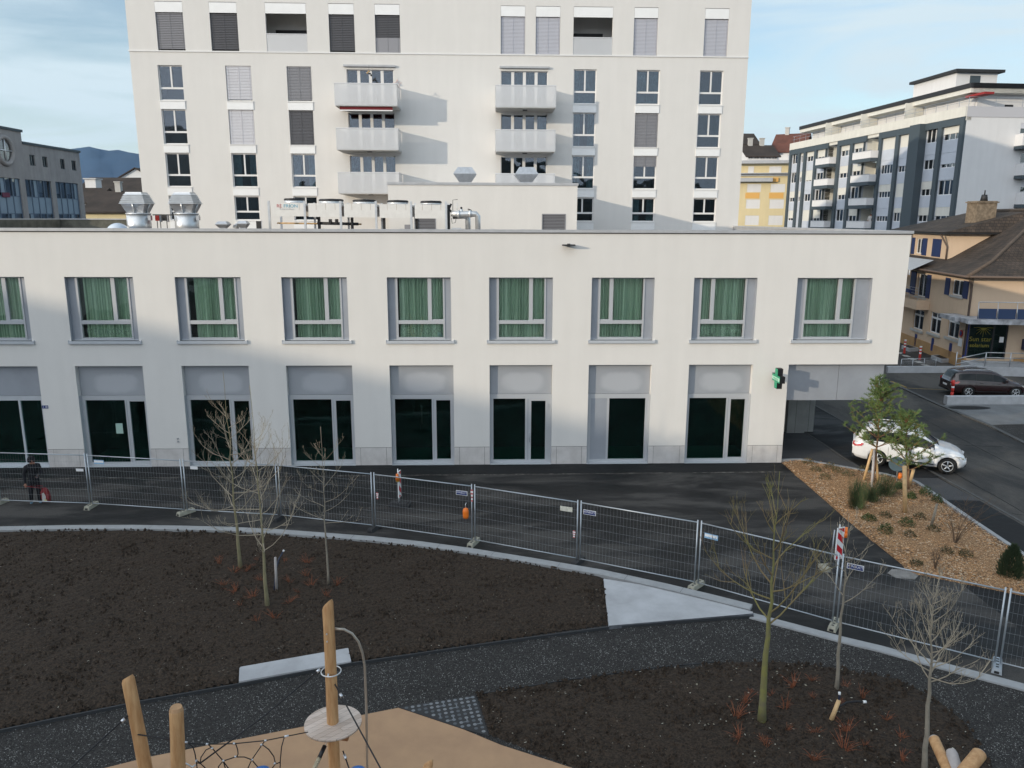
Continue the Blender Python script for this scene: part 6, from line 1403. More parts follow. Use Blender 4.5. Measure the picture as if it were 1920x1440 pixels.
# ================================================================ bare trees
def bez(p0, p1, p2, n): return [(p0*(1-t)**2+p1*2*t*(1-t)+p2*t*t) for t in [i/n for i in range(n+1)]]
def bare_tree(b, t, r0, seed, mtrunk, mtwig, label, fork=.45, nb=18, spread=1.1, up=.75, rise=1.0, loc_extra=None, sub=5, droop=.0, top=.93, taper=.75):
    rn = random.Random(seed); g = PZ(*b); T = PT(g, *t); H = T.z; e = empty('bare_tree', (g.x, g.y, 0), label, 'tree', 'young leafless trees')
    n = 14; pts = []
    for i in range(n+1):
        u = i/n; pts.append(g.lerp(T, u)+Vector((rn.uniform(-1, 1), rn.uniform(-1, 1), 0))*(.02*H*.5*u*(1-u)*2))
    rad = [r0*(1-.45*(i/n)/fork) if i/n < fork else max(.006, r0*.55*(1-((i/n-fork)/(1-fork))**.7)) for i in range(n+1)]
    rad[0] = r0*1.25
    k = MB(); k.tube(pts, rad, 10, 0); k.build('trunk', mtrunk, e)
    k = MB()
    def at(u): i = min(n-1, int(u*n)); f_ = u*n-i; return pts[i].lerp(pts[i+1], f_)
    def twig(p, d, L_, r, lev):
        m = 6; q = [p]; dd = d.normalized()
        for i in range(m):
            dd = (dd+Vector((rn.uniform(-.16, .16), rn.uniform(-.16, .16), rn.uniform(-.05, .20)*rise-droop))).normalized(); q.append(q[-1]+dd*L_/m)
        k.tube(q, [max(.0024, r*(1-.85*i/m)) for i in range(m+1)], 5 if lev < 2 else 3, 0, caps=False)
        if lev < 3:
            ns = sub if lev == 0 else (3 if lev == 1 else 1)
            for j in range(ns):
                u = rn.uniform(.25, .95); i = min(m-1, int(u*m)); pp_ = q[i].lerp(q[i+1], u*m-i)
                dr = (q[i+1]-q[i]).normalized(); sd = Vector((rn.uniform(-1, 1), rn.uniform(-1, 1), rn.uniform(-.2, .6))).normalized()
                twig(pp_, dr*.9+sd*.75, L_*rn.uniform(.32, .55)*(1.1-u*.4), r*.5, lev+1)
    for j in range(nb):
        u = fork+(top-fork)*((j+.3)/nb)**1.15; a = j*2.4+rn.uniform(-.5, .5); el = up+rn.uniform(-.25, .25)+(u-fork)*.6
        L_ = spread*(1-taper*(u-fork)/(1-fork))*rn.uniform(.7, 1.15)
        d = Vector((math.cos(a)*math.cos(el), math.sin(a)*math.cos(el), math.sin(el)))
        twig(at(u), d, L_, r0*.25*(1-.5*(u-fork)/(1-fork)), 0)
    k.build('crown', mtwig, e); return e
bare_tree((451, 1069), (418, 696), .060, 21, 'bark', 'twig', 'tallest bare tree, straight trunk, left of its slightly nearer neighbour on the dark soil', .30, 21, 2.15, .22, 1.7, sub=4, top=.80, taper=.85)
bare_tree((502, 1142), (468, 722), .060, 22, 'bark', 'twig', 'bare tree with wide upswept branches between the tallest one and the small single one', .27, 22, 2.3, .22, 1.8, sub=4, top=.78, taper=.88)
bare_tree((616, 1098), (601, 800), .036, 23, 'barkgrey', 'twig', 'small slender bare tree right of the tall pair, behind the cut post', .40, 16, 1.3, .25, 1.6, sub=3, top=.88)
bare_tree((1428, 1355), (1462, 884), .082, 24, 'barkg', 'twigr', 'bare tree with yellow green mossy trunk and reddish twig ends', .40, 15, 2.3, .50, 1.5, sub=4, top=.86, taper=.8)
bare_tree((1568, 1297), (1592, 962), .045, 25, 'barkgrey', 'twig', 'slim grey bare tree behind the leaning wooden stake', .50, 9, 1.25, .65, 1.2, sub=4)
bare_tree((1733, 1452), (1752, 1085), .056, 26, 'barkgrey', 'twig', 'bare tree with many fine grey upright twigs near the right playground logs', .48, 26, 1.35, .55, 1.5, sub=5)
# ================================================================ dogwood tufts
def tuft(name, seed, n, h, sp, mt, r=.005, cat='shrub'):
    rn = random.Random(seed); k = MB()
    for i in range(n):
        a = rn.uniform(0, 6.28); s = rn.uniform(.2, 1)*sp; hh = h*rn.uniform(.5, 1.1); p0 = Vector((math.cos(a)*.03, math.sin(a)*.03, -.01)); p2 = Vector((math.cos(a)*s, math.sin(a)*s, hh)); p1 = Vector((math.cos(a)*s*.35, math.sin(a)*s*.35, hh*.55))
        q = bez(p0, p1, p2, 4); k.tube(q, [r, r, r*.8, r*.6, r*.3], 4, 0, caps=False)
        for _ in range(2):
            j = rn.randint(1, 3); dd = Vector((rn.uniform(-1, 1), rn.uniform(-1, 1), rn.uniform(.3, 1))).normalized()*hh*.35; k.tube([q[j], q[j]+dd], [r*.6, r*.25], 3, 0, caps=False)
    return k.build(name, mt)
protos = [tuft('dogwood_shrub', 31+i, 9+3*i, .30, .27, 'dogwood', .0042) for i in range(3)]
dogL = [(412, 1059), (438, 1075), (462, 1072), (482, 1052), (420, 1098), (442, 1112), (450, 1137), (474, 1122), (488, 1090), (535, 1055), (545, 1093), (575, 1058), (575, 1082), (583, 1100), (558, 1112), (482, 1165), (516, 1160), (541, 1132), (612, 1120), (630, 1098)]
dogR = [(1395, 1318), (1405, 1300), (1380, 1345), (1387, 1385), (1473, 1330), (1476, 1368), (1488, 1290), (1524, 1310), (1522, 1277), (1530, 1376), (1578, 1320), (1585, 1290), (1590, 1372), (1617, 1308), (1526, 1424), (1582, 1408), (1622, 1400), (1660, 1350), (1690, 1425), (1690, 1385), (1432, 1390), (1447, 1305), (1437, 1400)]
LMK = {'left soil bed': [((451, 1068), 'the tallest bare tree'), ((502, 1142), 'the nearer tall bare tree'), ((519, 1108), 'the upright grey stake'), ((616, 1098), 'the small slender bare tree')],
       'right soil bed': [((1428, 1355), 'the mossy tree trunk'), ((1568, 1297), 'the slim grey tree'), ((1560, 1350), 'the leaning yellow stake'), ((1733, 1440), 'the last bare tree at right')],
       'bark mulch': [((1466, 868), 'the corner pier'), ((1636, 912), 'the tripod poles'), ((1697, 965), 'the lone thick pole'), ((1745, 990), 'the short dark stake'), ((1893, 1084), 'the egg shaped conifer')]}
USED = {}
def where(px, py, side):
    c = sorted((math.hypot(px-l[0][0], (py-l[0][1])*1.5), l) for l in LMK[side])
    for d, ((lx, ly), nm) in c:
        a = math.degrees(math.atan2(-(py-ly)*1.5, px-lx)) % 360; w8 = ['right of', 'back right of', 'straight behind', 'back left of', 'left of', 'front left of', 'right in front of', 'front right of'][int((a+22.5)//45) % 8]
        for dist in (('close', d < 40), ('a step', 40 <= d < 80), ('well', d >= 80)):
            if dist[1]:
                s = dist[0]+' '+w8+' '+nm
                if s not in USED: USED[s] = 1; return s
    USED[(px, py)] = 1; n = sum(1 for k_ in USED if isinstance(k_, tuple))
    return ['farther', 'second farther', 'third farther', 'fourth farther', 'fifth farther', 'sixth farther', 'seventh farther'][n-1]+' '+s
uses = 0
for side, lst in (('left soil bed', dogL), ('right soil bed', dogR)):
    for i, (px, py) in enumerate(lst):
        g = PZ(px, py, .05); pr_ = protos[uses % 3]; c = pr_ if uses < 3 else pr_.copy(); 
        if uses >= 3: COL.objects.link(c)
        uses += 1; rn = random.Random(uses); c.location = (g.x, g.y, .05); c.rotation_euler = (0, 0, rn.uniform(0, 6)); s_ = rn.uniform(.6, 1.35); c.scale = (s_*1.15, s_*1.15, s_*rn.uniform(.5, .9))
        tag(c, 'red stemmed shrub '+where(px, py, side), 'shrub', 'red stemmed shrubs in the '+side)
# stakes with tubes in the beds
def stake_tube(bpx, tpx, label, mt='stake', tube=None, w_=.035, lean=None):
    g = PZ(*bpx); T = PT(g, *tpx) if lean is None else PZ(tpx[0], tpx[1], lean); e = empty('wooden_stake', (g.x, g.y, 0), label, 'stake'); k = MB(); k.tube([g, T], [w_*1.2, w_], 6, 0); k.build('post', mt, e)
    if tube:
        k = MB(); q = [PZ(px, py, z) for px, py, z in tube]; k.tube(q, .022, 8, 0); k.tube([q[-1], q[-1]+(q[-1]-q[-2]).normalized()*.05], .028, 8, 1); k.build('hose', [mat('hose', (.01, .02, .05), .5), 'white'], e)
stake_tube((519, 1110), (516, 1045), 'upright grey wooden stake with a blue hose beside the nearer tall bare tree', 'woodgrey', [(514, 1106, .05), (518, 1065, .5), (523, 1048, .7), (531, 1034, .9)])
stake_tube((1557, 1354), (1573, 1313), 'short leaning yellow wooden stake with black hoses in the right soil bed', 'stake', [(1570, 1325, .3), (1574, 1306, .55), (1574, 1302, .6)], .045, .48)
stake_tube((1745, 990), (1757, 945), 'short dark stake leaning in the bark mulch near the bare shrub', 'barkgrey', None, .04)
k = MB(); q = [PZ(1573, 1325, .3), PZ(1588, 1317, .3), PZ(1605, 1315, .3), PZ(1618, 1316, .3)]; k.tube(q, .022, 8, 0); k.tube([q[-1], q[-1]+Vector((.07, 0, .0))], .03, 8, 1)
tag(k.build('black_hose', [M['hose'] if 'hose' in M else 'rope', 'white'], loc=q[0]), 'black hose with white end pointing right from the leaning stake', 'hose')
# ================================================================ mulch bed plants
def needle_tuft(k, p, d, n, L_, rn, m=0, wd=.006):
    d = d.normalized()
    for _ in range(n):
        v = (d*rn.uniform(.3, 1)+Vector((rn.uniform(-1, 1), rn.uniform(-1, 1), rn.uniform(-.7, 1)))*.75).normalized()*L_*rn.uniform(.6, 1.1)
        s = v.cross(Vector((rn.uniform(-1, 1), rn.uniform(-1, 1), rn.uniform(-1, 1)))).normalized()*wd; q = p-d*rn.uniform(0, .10)
        k.add([q-s, q+s, q+v], [(0, 1, 2)], m)
def pine(b, t, seed, label, spread, dens, lowfrac=.3, lean=0):
    rn = random.Random(seed); g = PZ(*b); T = PT(g, *t); e = empty('pine_tree', (g.x, g.y, 0), label, 'tree', 'young pines in the mulch bed')
    n = 12; pts = [g.lerp(T, i/n)+Vector((rn.uniform(-.03, .03), rn.uniform(-.03, .03), 0)) for i in range(n+1)]
    k = MB(); k.tube(pts, [.055*(1-.85*i/n) for i in range(n+1)], 8, 0); H = T.z; N = MB()
    levels = int((1-lowfrac)*H/.34)
    for l in range(levels):
        u = lowfrac+(1-lowfrac)*(l/levels); base = g.lerp(T, u); nb = rn.randint(4, 6); ph = rn.uniform(0, 6)
        for j in range(nb):
            a = ph+j*6.28/nb+rn.uniform(-.3, .3); L_ = spread*(1-.82*(u-lowfrac)/(1-lowfrac))*rn.uniform(.5, 1.15); el = .25+.5*u+rn.uniform(-.2, .2)
            d = Vector((math.cos(a)*math.cos(el), math.sin(a)*math.cos(el), math.sin(el))); m = 5; q = [base]
            for i in range(m): d = (d+Vector((rn.uniform(-.15, .15), rn.uniform(-.15, .15), .08))).normalized(); q.append(q[-1]+d*L_/m)
            k.tube(q, [.018*(1-.7*i/m) for i in range(m+1)], 5, 0, caps=False)
            for i in range(2, m+1):
                needle_tuft(N, q[i], q[i]-q[i-1], int(38*dens), .15, rn, 0, .009)
                for _ in range(2):
                    sd = Vector((rn.uniform(-1, 1), rn.uniform(-1, 1), rn.uniform(-.1, .9))).normalized()*rn.uniform(.10, .28)*(.6+spread*.5); pe = q[i]+sd; k.tube([q[i], pe], [.008, .004], 4, 0, caps=False); needle_tuft(N, pe, sd, int(46*dens), .15, rn, 0, .009); needle_tuft(N, q[i]+sd*.5, sd, int(24*dens), .13, rn, 0, .009)
    needle_tuft(N, T, Vector((0, 0, 1)), 60, .12, rn)
    k.build('trunk', 'pinebark', e); N.build('needles', 'pine', e)
    return g
g1 = pine((1637, 906), (1655, 716), 41, 'taller young pine with three wooden support poles in the mulch bed', 1.75, .65, .36)
g2 = pine((1703, 920), (1698, 772), 42, 'smaller sparse young pine beside two tall stakes in the mulch bed', 1.5, .5, .26)
def pole(name, p, q, r, mt, label, group=None, cat='support pole'):
    k = MB(); k.tube([p, q], [r, r*.95], 12, 0); o = k.build(name, mt, loc=p); tag(o, label, cat, group); return o
PG = 'wooden tree support poles'
tp = PT(PZ(1637, 906), 1638, 842)
pole('tree_stake', PZ(1619, 903), tp+Vector((-.05, 0, 0)), .055, 'stake', 'left leaning pole of the tripod round the taller pine', PG)
pole('tree_stake', PZ(1647, 905), tp+Vector((.05, 0, 0)), .055, 'stake', 'right leaning pole of the tripod round the taller pine', PG)
pole('tree_stake', PZ(1634, 917), tp+Vector((.0, -.06, 0)), .05, 'woodgrey', 'grey brown middle pole of the tripod round the taller pine', PG)
g = PZ(1697, 965); pole('tree_stake', g, PT(g, 1696, 874), .075, 'stake', 'thick upright pole standing alone in front of the smaller pine', PG)
g = PZ(1704, 912); pole('tree_stake', g, PT(g, 1713, 880), .065, 'stake', 'short leaning pole right behind the smaller pine', PG)
def broom(bpx, tpx, wpx, seed, label, mt='broom', dens=1.0, lean=0):
    g = PZ(*bpx); H = PT(g, *tpx).z; w_ = wpx/FPX*(g-CAMP).length; rn = random.Random(seed); k = MB()
    for i in range(int(850*dens)):
        a = rn.uniform(0, 6.28); s = w_/2*math.sqrt(rn.random()); hh = H*rn.uniform(.45, 1.05); b0 = Vector((g.x+math.cos(a)*s*.6, g.y+math.sin(a)*s*.6, .03)); tt = Vector((g.x+math.cos(a)*s+lean*hh, g.y+math.sin(a)*s, hh)); sdv = Vector((math.sin(a+1), math.cos(a), 0))*.009
        u0 = rn.uniform(0, .75); m0, m1 = b0.lerp(tt, u0), b0.lerp(tt, min(1, u0+.35))+Vector((rn.uniform(-.06, .06), rn.uniform(-.06, .06), 0)); k.add([m0-sdv, m0+sdv, m1], [(0, 1, 2)])
    tag(k.build('broom_shrub', mt, loc=(g.x, g.y, 0)), label, 'shrub', 'green shrubs in the mulch bed')
broom((1606, 956), (1603, 890), 42, 51, 'upright feathery green shrub left of the tripod poles', dens=1.6)
broom((1634, 942), (1638, 900), 40, 52, 'dark green shrub at the foot of the tripod poles', dens=1.3)
broom((1655, 930), (1668, 888), 48, 53, 'wide dark green shrub right of the tripod poles', dens=1.5, lean=.35)
def mound(px, py, wpx, hpx, seed, mt, label, name='cushion_plant', dens=1, grp='low cushion plants in the mulch bed', ls=.05):
    g = PZ(px, py); dep = (g-CAMP).length; r = wpx/2/FPX*dep; hh = hpx/FPX*dep; rn = random.Random(seed); k = MB()
    for i in range(int(420*dens)):
        a = rn.uniform(0, 6.28); el = math.asin(rn.random()); rr = rn.uniform(.6, 1.05); p = Vector((g.x+r*rr*math.cos(a)*math.cos(el), g.y+r*rr*math.sin(a)*math.cos(el), .05+hh*rr*math.sin(el)))
        v = Vector((rn.uniform(-1, 1), rn.uniform(-1, 1), rn.uniform(.1, 1.2))).normalized()*ls*rn.uniform(.6, 1.3); s = v.cross(Vector((rn.random(), rn.random(), rn.random()))).normalized()*ls*.35; k.add([p-s, p+v*.5-s*.2, p+v, p+s], [(0, 1, 2, 3)])
    tag(k.build(name, mt, loc=(g.x, g.y, 0)), label, 'plant', grp)
mound(1629, 978, 24, 12, 61, 'leafd', 'round dark green cushion plant nearest the asphalt edge of the mulch bed')
mound(1700, 988, 28, 14, 62, 'leafd', 'dark green cushion plant just below the lone thick pole')
mound(1660, 1002, 26, 17, 63, 'leafd', 'bright green cushion plant with grassy tips, lowest of the three left ones')
mound(1685, 919, 14, 12, 64, 'leafd', 'small dark cushion plant left of the lone thick pole, close to the kerb')
mound(1708, 937, 17, 12, 65, 'leafd', 'small dark cushion plant right of the lone thick pole'); mound(1735, 931, 22, 16, 66, 'leafd', 'olive green cushion plant by the kerb, right of the pole'); mound(1756, 944, 18, 14, 67, 'leafd', 'green cushion plant half hidden by the bare shrub near the kerb')
for i, (px, py) in enumerate([(1515, 872), (1546, 900), (1570, 888), (1530, 886), (1590, 895), (1660, 972), (1724, 975), (1750, 998), (1705, 1008), (1775, 1040), (1810, 1045), (1718, 1063), (1556, 880), (1620, 885)]):
    mound(px, py, 22, 10, 70+i, 'dry', 'low dry herb clump '+where(px, py, 'bark mulch'), 'dry_herb', .35, 'dry herb clumps in the bark mulch', .06)
# conical dark shrub at the right edge
g = PZ(1893, 1084); hh = PT(g, 1893, 1026).z; rn = random.Random(80); k = MB()
for i in range(2600):
    u = rn.random(); z = .05+hh*u; r = .36*(max(0, 1-u**1.5))**.7*(.8+.2*min(1, u*5))*rn.uniform(.5, 1.0)*(1+.22*math.sin(u*23+rn.randint(0, 6)*1.05)); a = rn.uniform(0, 6.28); p = Vector((g.x+r*math.cos(a), g.y+r*math.sin(a), z)); v = Vector((math.cos(a)*.5, math.sin(a)*.5, .9+rn.uniform(-.4, .4))).normalized()*rn.uniform(.05, .16); s = v.cross(Vector((rn.random(), rn.random(), .3))).normalized()*.014; k.add([p-s, p+s, p+v], [(0, 1, 2)])
tag(k.build('conifer_shrub', mat('yew', (.018, .034, .014), .8, col2=(.03, .05, .018), vs=6), loc=(g.x, g.y, 0)), 'dense dark green egg shaped conifer shrub at the right edge', 'shrub')
def bare_shrub(bpx, H, sp, seed, label, n=14):
    rn = random.Random(seed); g = PZ(*bpx); k = MB()
    for i in range(n):
        a = rn.uniform(0, 6.28); s = rn.uniform(.2, 1)*sp; p2 = g+Vector((math.cos(a)*s, math.sin(a)*s, H*rn.uniform(.6, 1.05))); q = bez(g, g+Vector((math.cos(a)*s*.3, math.sin(a)*s*.3, H*.5)), p2, 6); k.tube(q, [.010*(1-.12*j) for j in range(7)], 4, 0, caps=False)
        for _ in range(6):
            j = rn.randint(2, 5); dd = Vector((rn.uniform(-1, 1), rn.uniform(-1, 1), rn.uniform(.2, 1))).normalized()*H*.3; e_ = q[j]+dd; k.tube([q[j], e_], [.005, .002], 3, 0, caps=False)
    tag(k.build('bare_shrub', 'dry_twig', loc=g), label, 'shrub', 'leafless shrubs in the mulch bed')
M['dry_twig'] = mat('dry_twig', (.13, .085, .055), .9, var=.3, vs=3)
bare_shrub((1790, 1022), 1.8, 1.35, 91, 'large leafless shrub spreading over the kerb at the right', 13)
bare_shrub((1753, 1070), .75, .35, 92, 'small leafless shrub low in the mulch bed', 10)
# blue mandatory sign seen from behind the pine
g = PZ(1681, 906); c = PT(g, 1682, 870); e = empty('round_road_sign', (g.x, g.y, 0), 'grey round road sign half hidden behind the smaller pine', 'sign')
k = MB(); d = (CAMP-c); d.z = 0; d.normalize(); s_ = Vector((-d.y, d.x, 0)); sgn = Vector((0, 0, 1)); r = .31
k.tube([c-d*.01, c+d*.012], [r, r], 28, 0); k.build('disc', mat('signback', (.07, .115, .15), .4), e); k = MB(); k.tube([Vector((g.x, g.y, 0))-d*.05, Vector((c.x, c.y, c.z+.35))-d*.05], .025, 8); k.build('pole', 'galv', e)
g = PZ(1687, 900); k = MB(); k.cyl((g.x, g.y), .09, .06, .30, 12, 0, .07); k.cyl((g.x, g.y), .07, .0, .06, 12, 1); tag(k.build('small_warning_lamp', ['orange', 'yellowl'], loc=(g.x, g.y, 0)), 'small orange lamp standing on the kerb by the round sign', 'lamp')
# bollards
def bollard(bpx, tpx, label, striped=True):
    g = PZ(*bpx); H = PT(g, *tpx).z; e = empty('red_bollard', (g.x, g.y, 0), label, 'bollard', 'red plastic bollards'); k = MB(); n = 9 if striped else 3
    for j in range(n):
        z0, z1 = .04+(H-.04)*j/n, .04+(H-.04)*(j+1)/n; w_ = (striped and j >= 4 and j % 2 == 0) or (not striped and False); k.cyl((g.x, g.y), .085, z0, z1-.001, 14, 1 if w_ else 0)
    if not striped: k.cyl((g.x, g.y), .088, H*.58, H*.68, 14, 1)
    k.build('tube', ['redb', 'white'], e); k = MB(); k.cyl((g.x, g.y), .2, 0, .06, 14, 0, .15); k.build('base', 'dark', e)
bollard((1695, 664), (1699, 637), 'striped red and white bollard farthest, beside the corner of the white building'); bollard((1724, 676), (1727, 649), 'striped red and white bollard on the forecourt, right of its twin')
bollard((1784, 747), (1787, 713), 'plain red bollard with one white band in front of the dark car', False)
k = MB(); a = PZ(1688, 697); b = PZ(1753, 694)
for z in (.9,): k.tube([a+Vector((0, 0, z)), b+Vector((0, 0, z))], .02, 6)
for t in (0, .33, .66, 1): q = a.lerp(b, t); k.tube([q, q+Vector((0, 0, .9))], .02, 6)
for t in np.linspace(0, 1, 30): q = a.lerp(b, float(t)); k.tube([q+Vector((0, 0, .1)), q+Vector((0, 0, .9))], .006, 4)
tag(k.build('metal_railing', 'galv', loc=a), 'thin metal railing along the forecourt behind the white corner', 'railing')
# ================================================================ cars
def car(name, loc, rot, label, paint, S=1.0, Wd=1.84, Ht=1.68, L_=4.44, dark=False):
    e = empty(name, loc, label, 'car', None, rz=rot)
    top = [(0, .95), (.02, 1.02), (.10, 1.12), (.16, 1.25), (.30, 1.52), (.55, 1.62), (1.2, 1.675), (1.9, 1.68), (2.4, 1.645), (2.75, 1.53), (3.05, 1.33), (3.38, 1.10), (3.6, 1.03), (3.9, .97), (4.15, .88), (4.34, .76), (4.42, .62), (4.44, .5)]
    belt = [(0, .93), (.3, 1.03), (1.0, 1.02), (2.2, .97), (3.3, .93), (3.6, .93), (3.9, .88), (4.15, .80), (4.34, .68), (4.44, .48)]
    wid = [(0, .70), (.05, .78), (.15, .84), (.4, .895), (.9, .92), (3.6, .92), (3.95, .88), (4.2, .80), (4.36, .66), (4.44, .50)]
    roofw = [(0, .55), (.3, .60), (.6, .62), (2.2, .64), (2.8, .66), (3.35, .72), (3.9, .66), (4.2, .56), (4.44, .36)]
    low = [(0, .42), (.15, .32), (.5, .26), (3.9, .26), (4.3, .30), (4.44, .38)]
    wx = (1.02, 3.72); wr = .39
    xs_ = sorted(set(list(np.linspace(0, 4.44, 75))+[w_+wr*math.cos(t) for w_ in wx for t in np.linspace(0, math.pi, 9)]))
    I = lambda tb, x: float(np.interp(x, [p[0] for p in tb], [p[1] for p in tb]))
    sc = L_/4.44; zs = Ht/1.68
    k = MB(); rings = []
    for x in xs_:
        w_ = I(wid, x); zb = I(belt, x); zt = I(top, x); zl = I(low, x); rw = min(I(roofw, x), w_-.03); arch = 0
        for c in wx:
            if abs(x-c) < wr: arch = max(arch, .33+math.sqrt(wr*wr-(x-c)**2)*1.0)
        zl2 = max(zl, arch); gh = max(.0, zt-zb)
        shw = w_-.035 if gh > .12 else w_-.05
        sec = [(w_*.55, zl-.04 if not arch else zl2-.02), (w_-.05, zl2), (w_-.0, max(zl2+.01, .45)), (w_+.0, max(zl2+.02, .70)), (w_-.015, zb-.04), (shw, zb), (shw-(shw-rw)*.12, zb+gh*.10), (rw+(shw-rw)*.30, zb+gh*.72), (rw+.01, zb+gh*.90), (rw*.82, zb+gh*.975), (rw*.45, zt), (0, zt+.004)]
        rings.append([(x*sc, y, z*zs) for y, z in sec])
    n = len(rings[0]); win = []
    for i, r in enumerate(rings): k.v += [tuple(p) for p in r]+[(p[0], -p[1], p[2]) for p in r]
    for i in range(len(rings)-1):
        x = (xs_[i]+xs_[i+1])/2; gh = I(top, x)-I(belt, x)
        for j in range(n-1):
            m = 0
            if j in (6,) and .42 < x < 3.18 and gh > .2: m = 1
            if j == 6 and (1.38 < x < 1.46 or 2.32 < x < 2.42): m = 2
            if j >= 9 and 2.70 < x < 3.36: m = 1
            if j >= 8 and 2.80 < x < 3.25: m = 1
            if j >= 8 and .12 < x < .40: m = 1
            if j in (0,) or (j == 1 and x < 4.3): m = 3 if j == 0 else m
            if j == 1 and .5 < x < 3.9: m = 4
            a = i*2*n+j; b = (i+1)*2*n+j
            k.f.append([a, b, b+1, a+1]); k.m.append(m); k.sm.append(True); k.f.append([a+n+1, b+n+1, b+n, a+n]); k.m.append(m); k.sm.append(True)
    for i, rev in ((0, False), (len(rings)-1, True)):
        f_ = [i*2*n+j for j in range(n)]+[i*2*n+n+j for j in range(n-1, -1, -1)]; k.f.append(f_ if rev else f_[::-1]); k.m.append(0); k.sm.append(False)
    body = k.build('body', [paint, 'carglass', 'black', 'black', paint], e, world=False)
    for c in wx:
        for s in (-1, 1):
            cx_ = c*sc; y = s*(.92-.13); k = MB(); R0 = .345
            pr = [(.20, -.11), (.31, -.115), (.345, -.085), (.35, 0), (.345, .085), (.31, .115), (.20, .11)]
            N = 28; b0 = len(k.v)
            for q in range(N):
                t = 2*math.pi*q/N
                for r_, yy in pr: k.v.append((cx_+r_*math.cos(t), y+yy, .35+r_*math.sin(t)))
            for q in range(N):
                for j in range(len(pr)-1): k.f.append([b0+q*7+j, b0+q*7+j+1, b0+((q+1) % N)*7+j+1, b0+((q+1) % N)*7+j]); k.m.append(0); k.sm.append(True)
            wl = k.build('wheel', 'tyre', e, world=False)
            k = MB(); yo = y+s*.10
            ring = [(cx_+.215*math.cos(t*math.pi/14), yo, .35+.215*math.sin(t*math.pi/14)) for t in range(29)]; k.tube(ring, .018, 6, 0, caps=False)
            k.tube([(cx_, yo-s*.04, .35), (cx_, yo, .35)], .05, 12, 0)
            for q in range(5): t = q*2*math.pi/5+.3; k.tube([(cx_+.03*math.cos(t), yo-s*.01, .35+.03*math.sin(t)), (cx_+.21*math.cos(t), yo, .35+.21*math.sin(t))], [.03, .022], 6, 0)
            k.tube([(cx_, yo-s*.09, .35), (cx_, yo-s*.07, .35)], .2, 20, 1); k.build('rim', ['galvlt', 'black'], wl, world=False)
    # trims
    for s in (-1, 1):
        k = MB(); k.add([(x*sc, s*y, z) for x, y, z in ((4.12, .835, .80), (4.30, .72, .73), (4.335, .66, .62), (4.16, .80, .66), (3.95, .885, .80))], [(0, 1, 2, 3, 4) if s < 0 else (4, 3, 2, 1, 0)]); v = [(p[0]+.012, p[1]+s*.012, p[2]+.005) for p in k.v]; k.v = v; k.build('headlight', 'lens', e, world=False)
        k = MB(); k.add([(x*sc-.012, s*(y+.012), z) for x, y, z in ((.02, .70, 1.0), (.10, .82, 1.03), (.46, .905, .96), (.36, .905, .84), (.10, .82, .80), (.01, .70, .84))], [tuple(range(6)) if s > 0 else tuple(range(5, -1, -1))]); k.build('tail_light', 'redlens', e, world=False)
        k = MB(); k.box(3.02*sc, 3.12*sc, *(sorted((s*.90, s*1.08))), .96, 1.10, 0); k.build('mirror', paint, e, world=False)
        k = MB(); k.box(1.62*sc, 1.78*sc, *(sorted((s*.915, s*.94))), .86, .89, 0); k.box(2.62*sc, 2.78*sc, *(sorted((s*.915, s*.94))), .85, .88, 0); k.build('door_handle', paint, e, world=False)
        k = MB(); k.tube([(.7*sc, s*.60, 1.66*zs), (.9*sc, s*.61, 1.72*zs), (2.2*sc, s*.62, 1.73*zs), (2.45*sc, s*.63, 1.66*zs)], .018, 6, 0); k.build('roof_rail', 'galvlt' if dark else paint, e, world=False)
        k = MB()
        for x in (1.42, 2.38, 3.2):
            k.box((x-.005)*sc, (x+.004)*sc, *(sorted((s*.9185, s*.923))), .42, .93, 0)
        k.box(1.1*sc, 3.2*sc, *(sorted((s*.918, s*.932))), .36, .41, 0); k.build('door_seam', 'black', e, world=False)
    k = MB(); k.box(4.40*sc, 4.45*sc, -.36, .36, .46, .58, 0); k.box(4.37*sc, 4.44*sc, -.45, .45, .30, .40, 0); k.build('grille', 'black', e, world=False)
    k = MB(); k.box(-.012, .02, -.26, .26, .60, .71, 0); k.build('number_plate', 'white', e, world=False)
    k = MB(); k.box(.0, .06, -.8, .8, .33, .44, 0); k.build('rear_bumper', 'footdk', e, world=False)
    return e
M['paintw'] = mat('paintw', (.76, .77, .79), .25, coat=.8); M['paintd'] = mat('paintd', (.025, .008, .008), .22, coat=.9, spec=.6); M['carglass'] = mat('carglass', (.010, .012, .014), .08, spec=.35)
M['tyre'] = mat('tyre', (.012, .012, .012), .85); M['lens'] = mat('lens', (.50, .50, .48), .12, coat=1); M['redlens'] = mat('redlens', (.45, .01, .012), .15, coat=1)
rw, fwp = PZ(1643, 873), PZ(1771, 888)
dr = (fwp-rw).normalized(); ang = math.atan2(dr.y, dr.x); nrm = Vector((-dr.y, dr.x, 0)); o = rw-dr*1.015+nrm*.80
car('white_car', (o.x, o.y, 0), ang, 'white compact SUV parked on the street behind the two pines', 'paintw', L_=4.42, Ht=1.72)
rw = PZ(1820, 747); dr = Vector((math.cos(-.12), math.sin(-.12), 0)); ang = -.12; nrm = Vector((-dr.y, dr.x, 0)); o = rw-dr*1.02+nrm*.80
car('dark_car', (o.x, o.y+.35, 0), ang, 'dark maroon SUV parked behind the low concrete wall at the right edge', 'paintd', Ht=1.62, L_=4.45, dark=True)
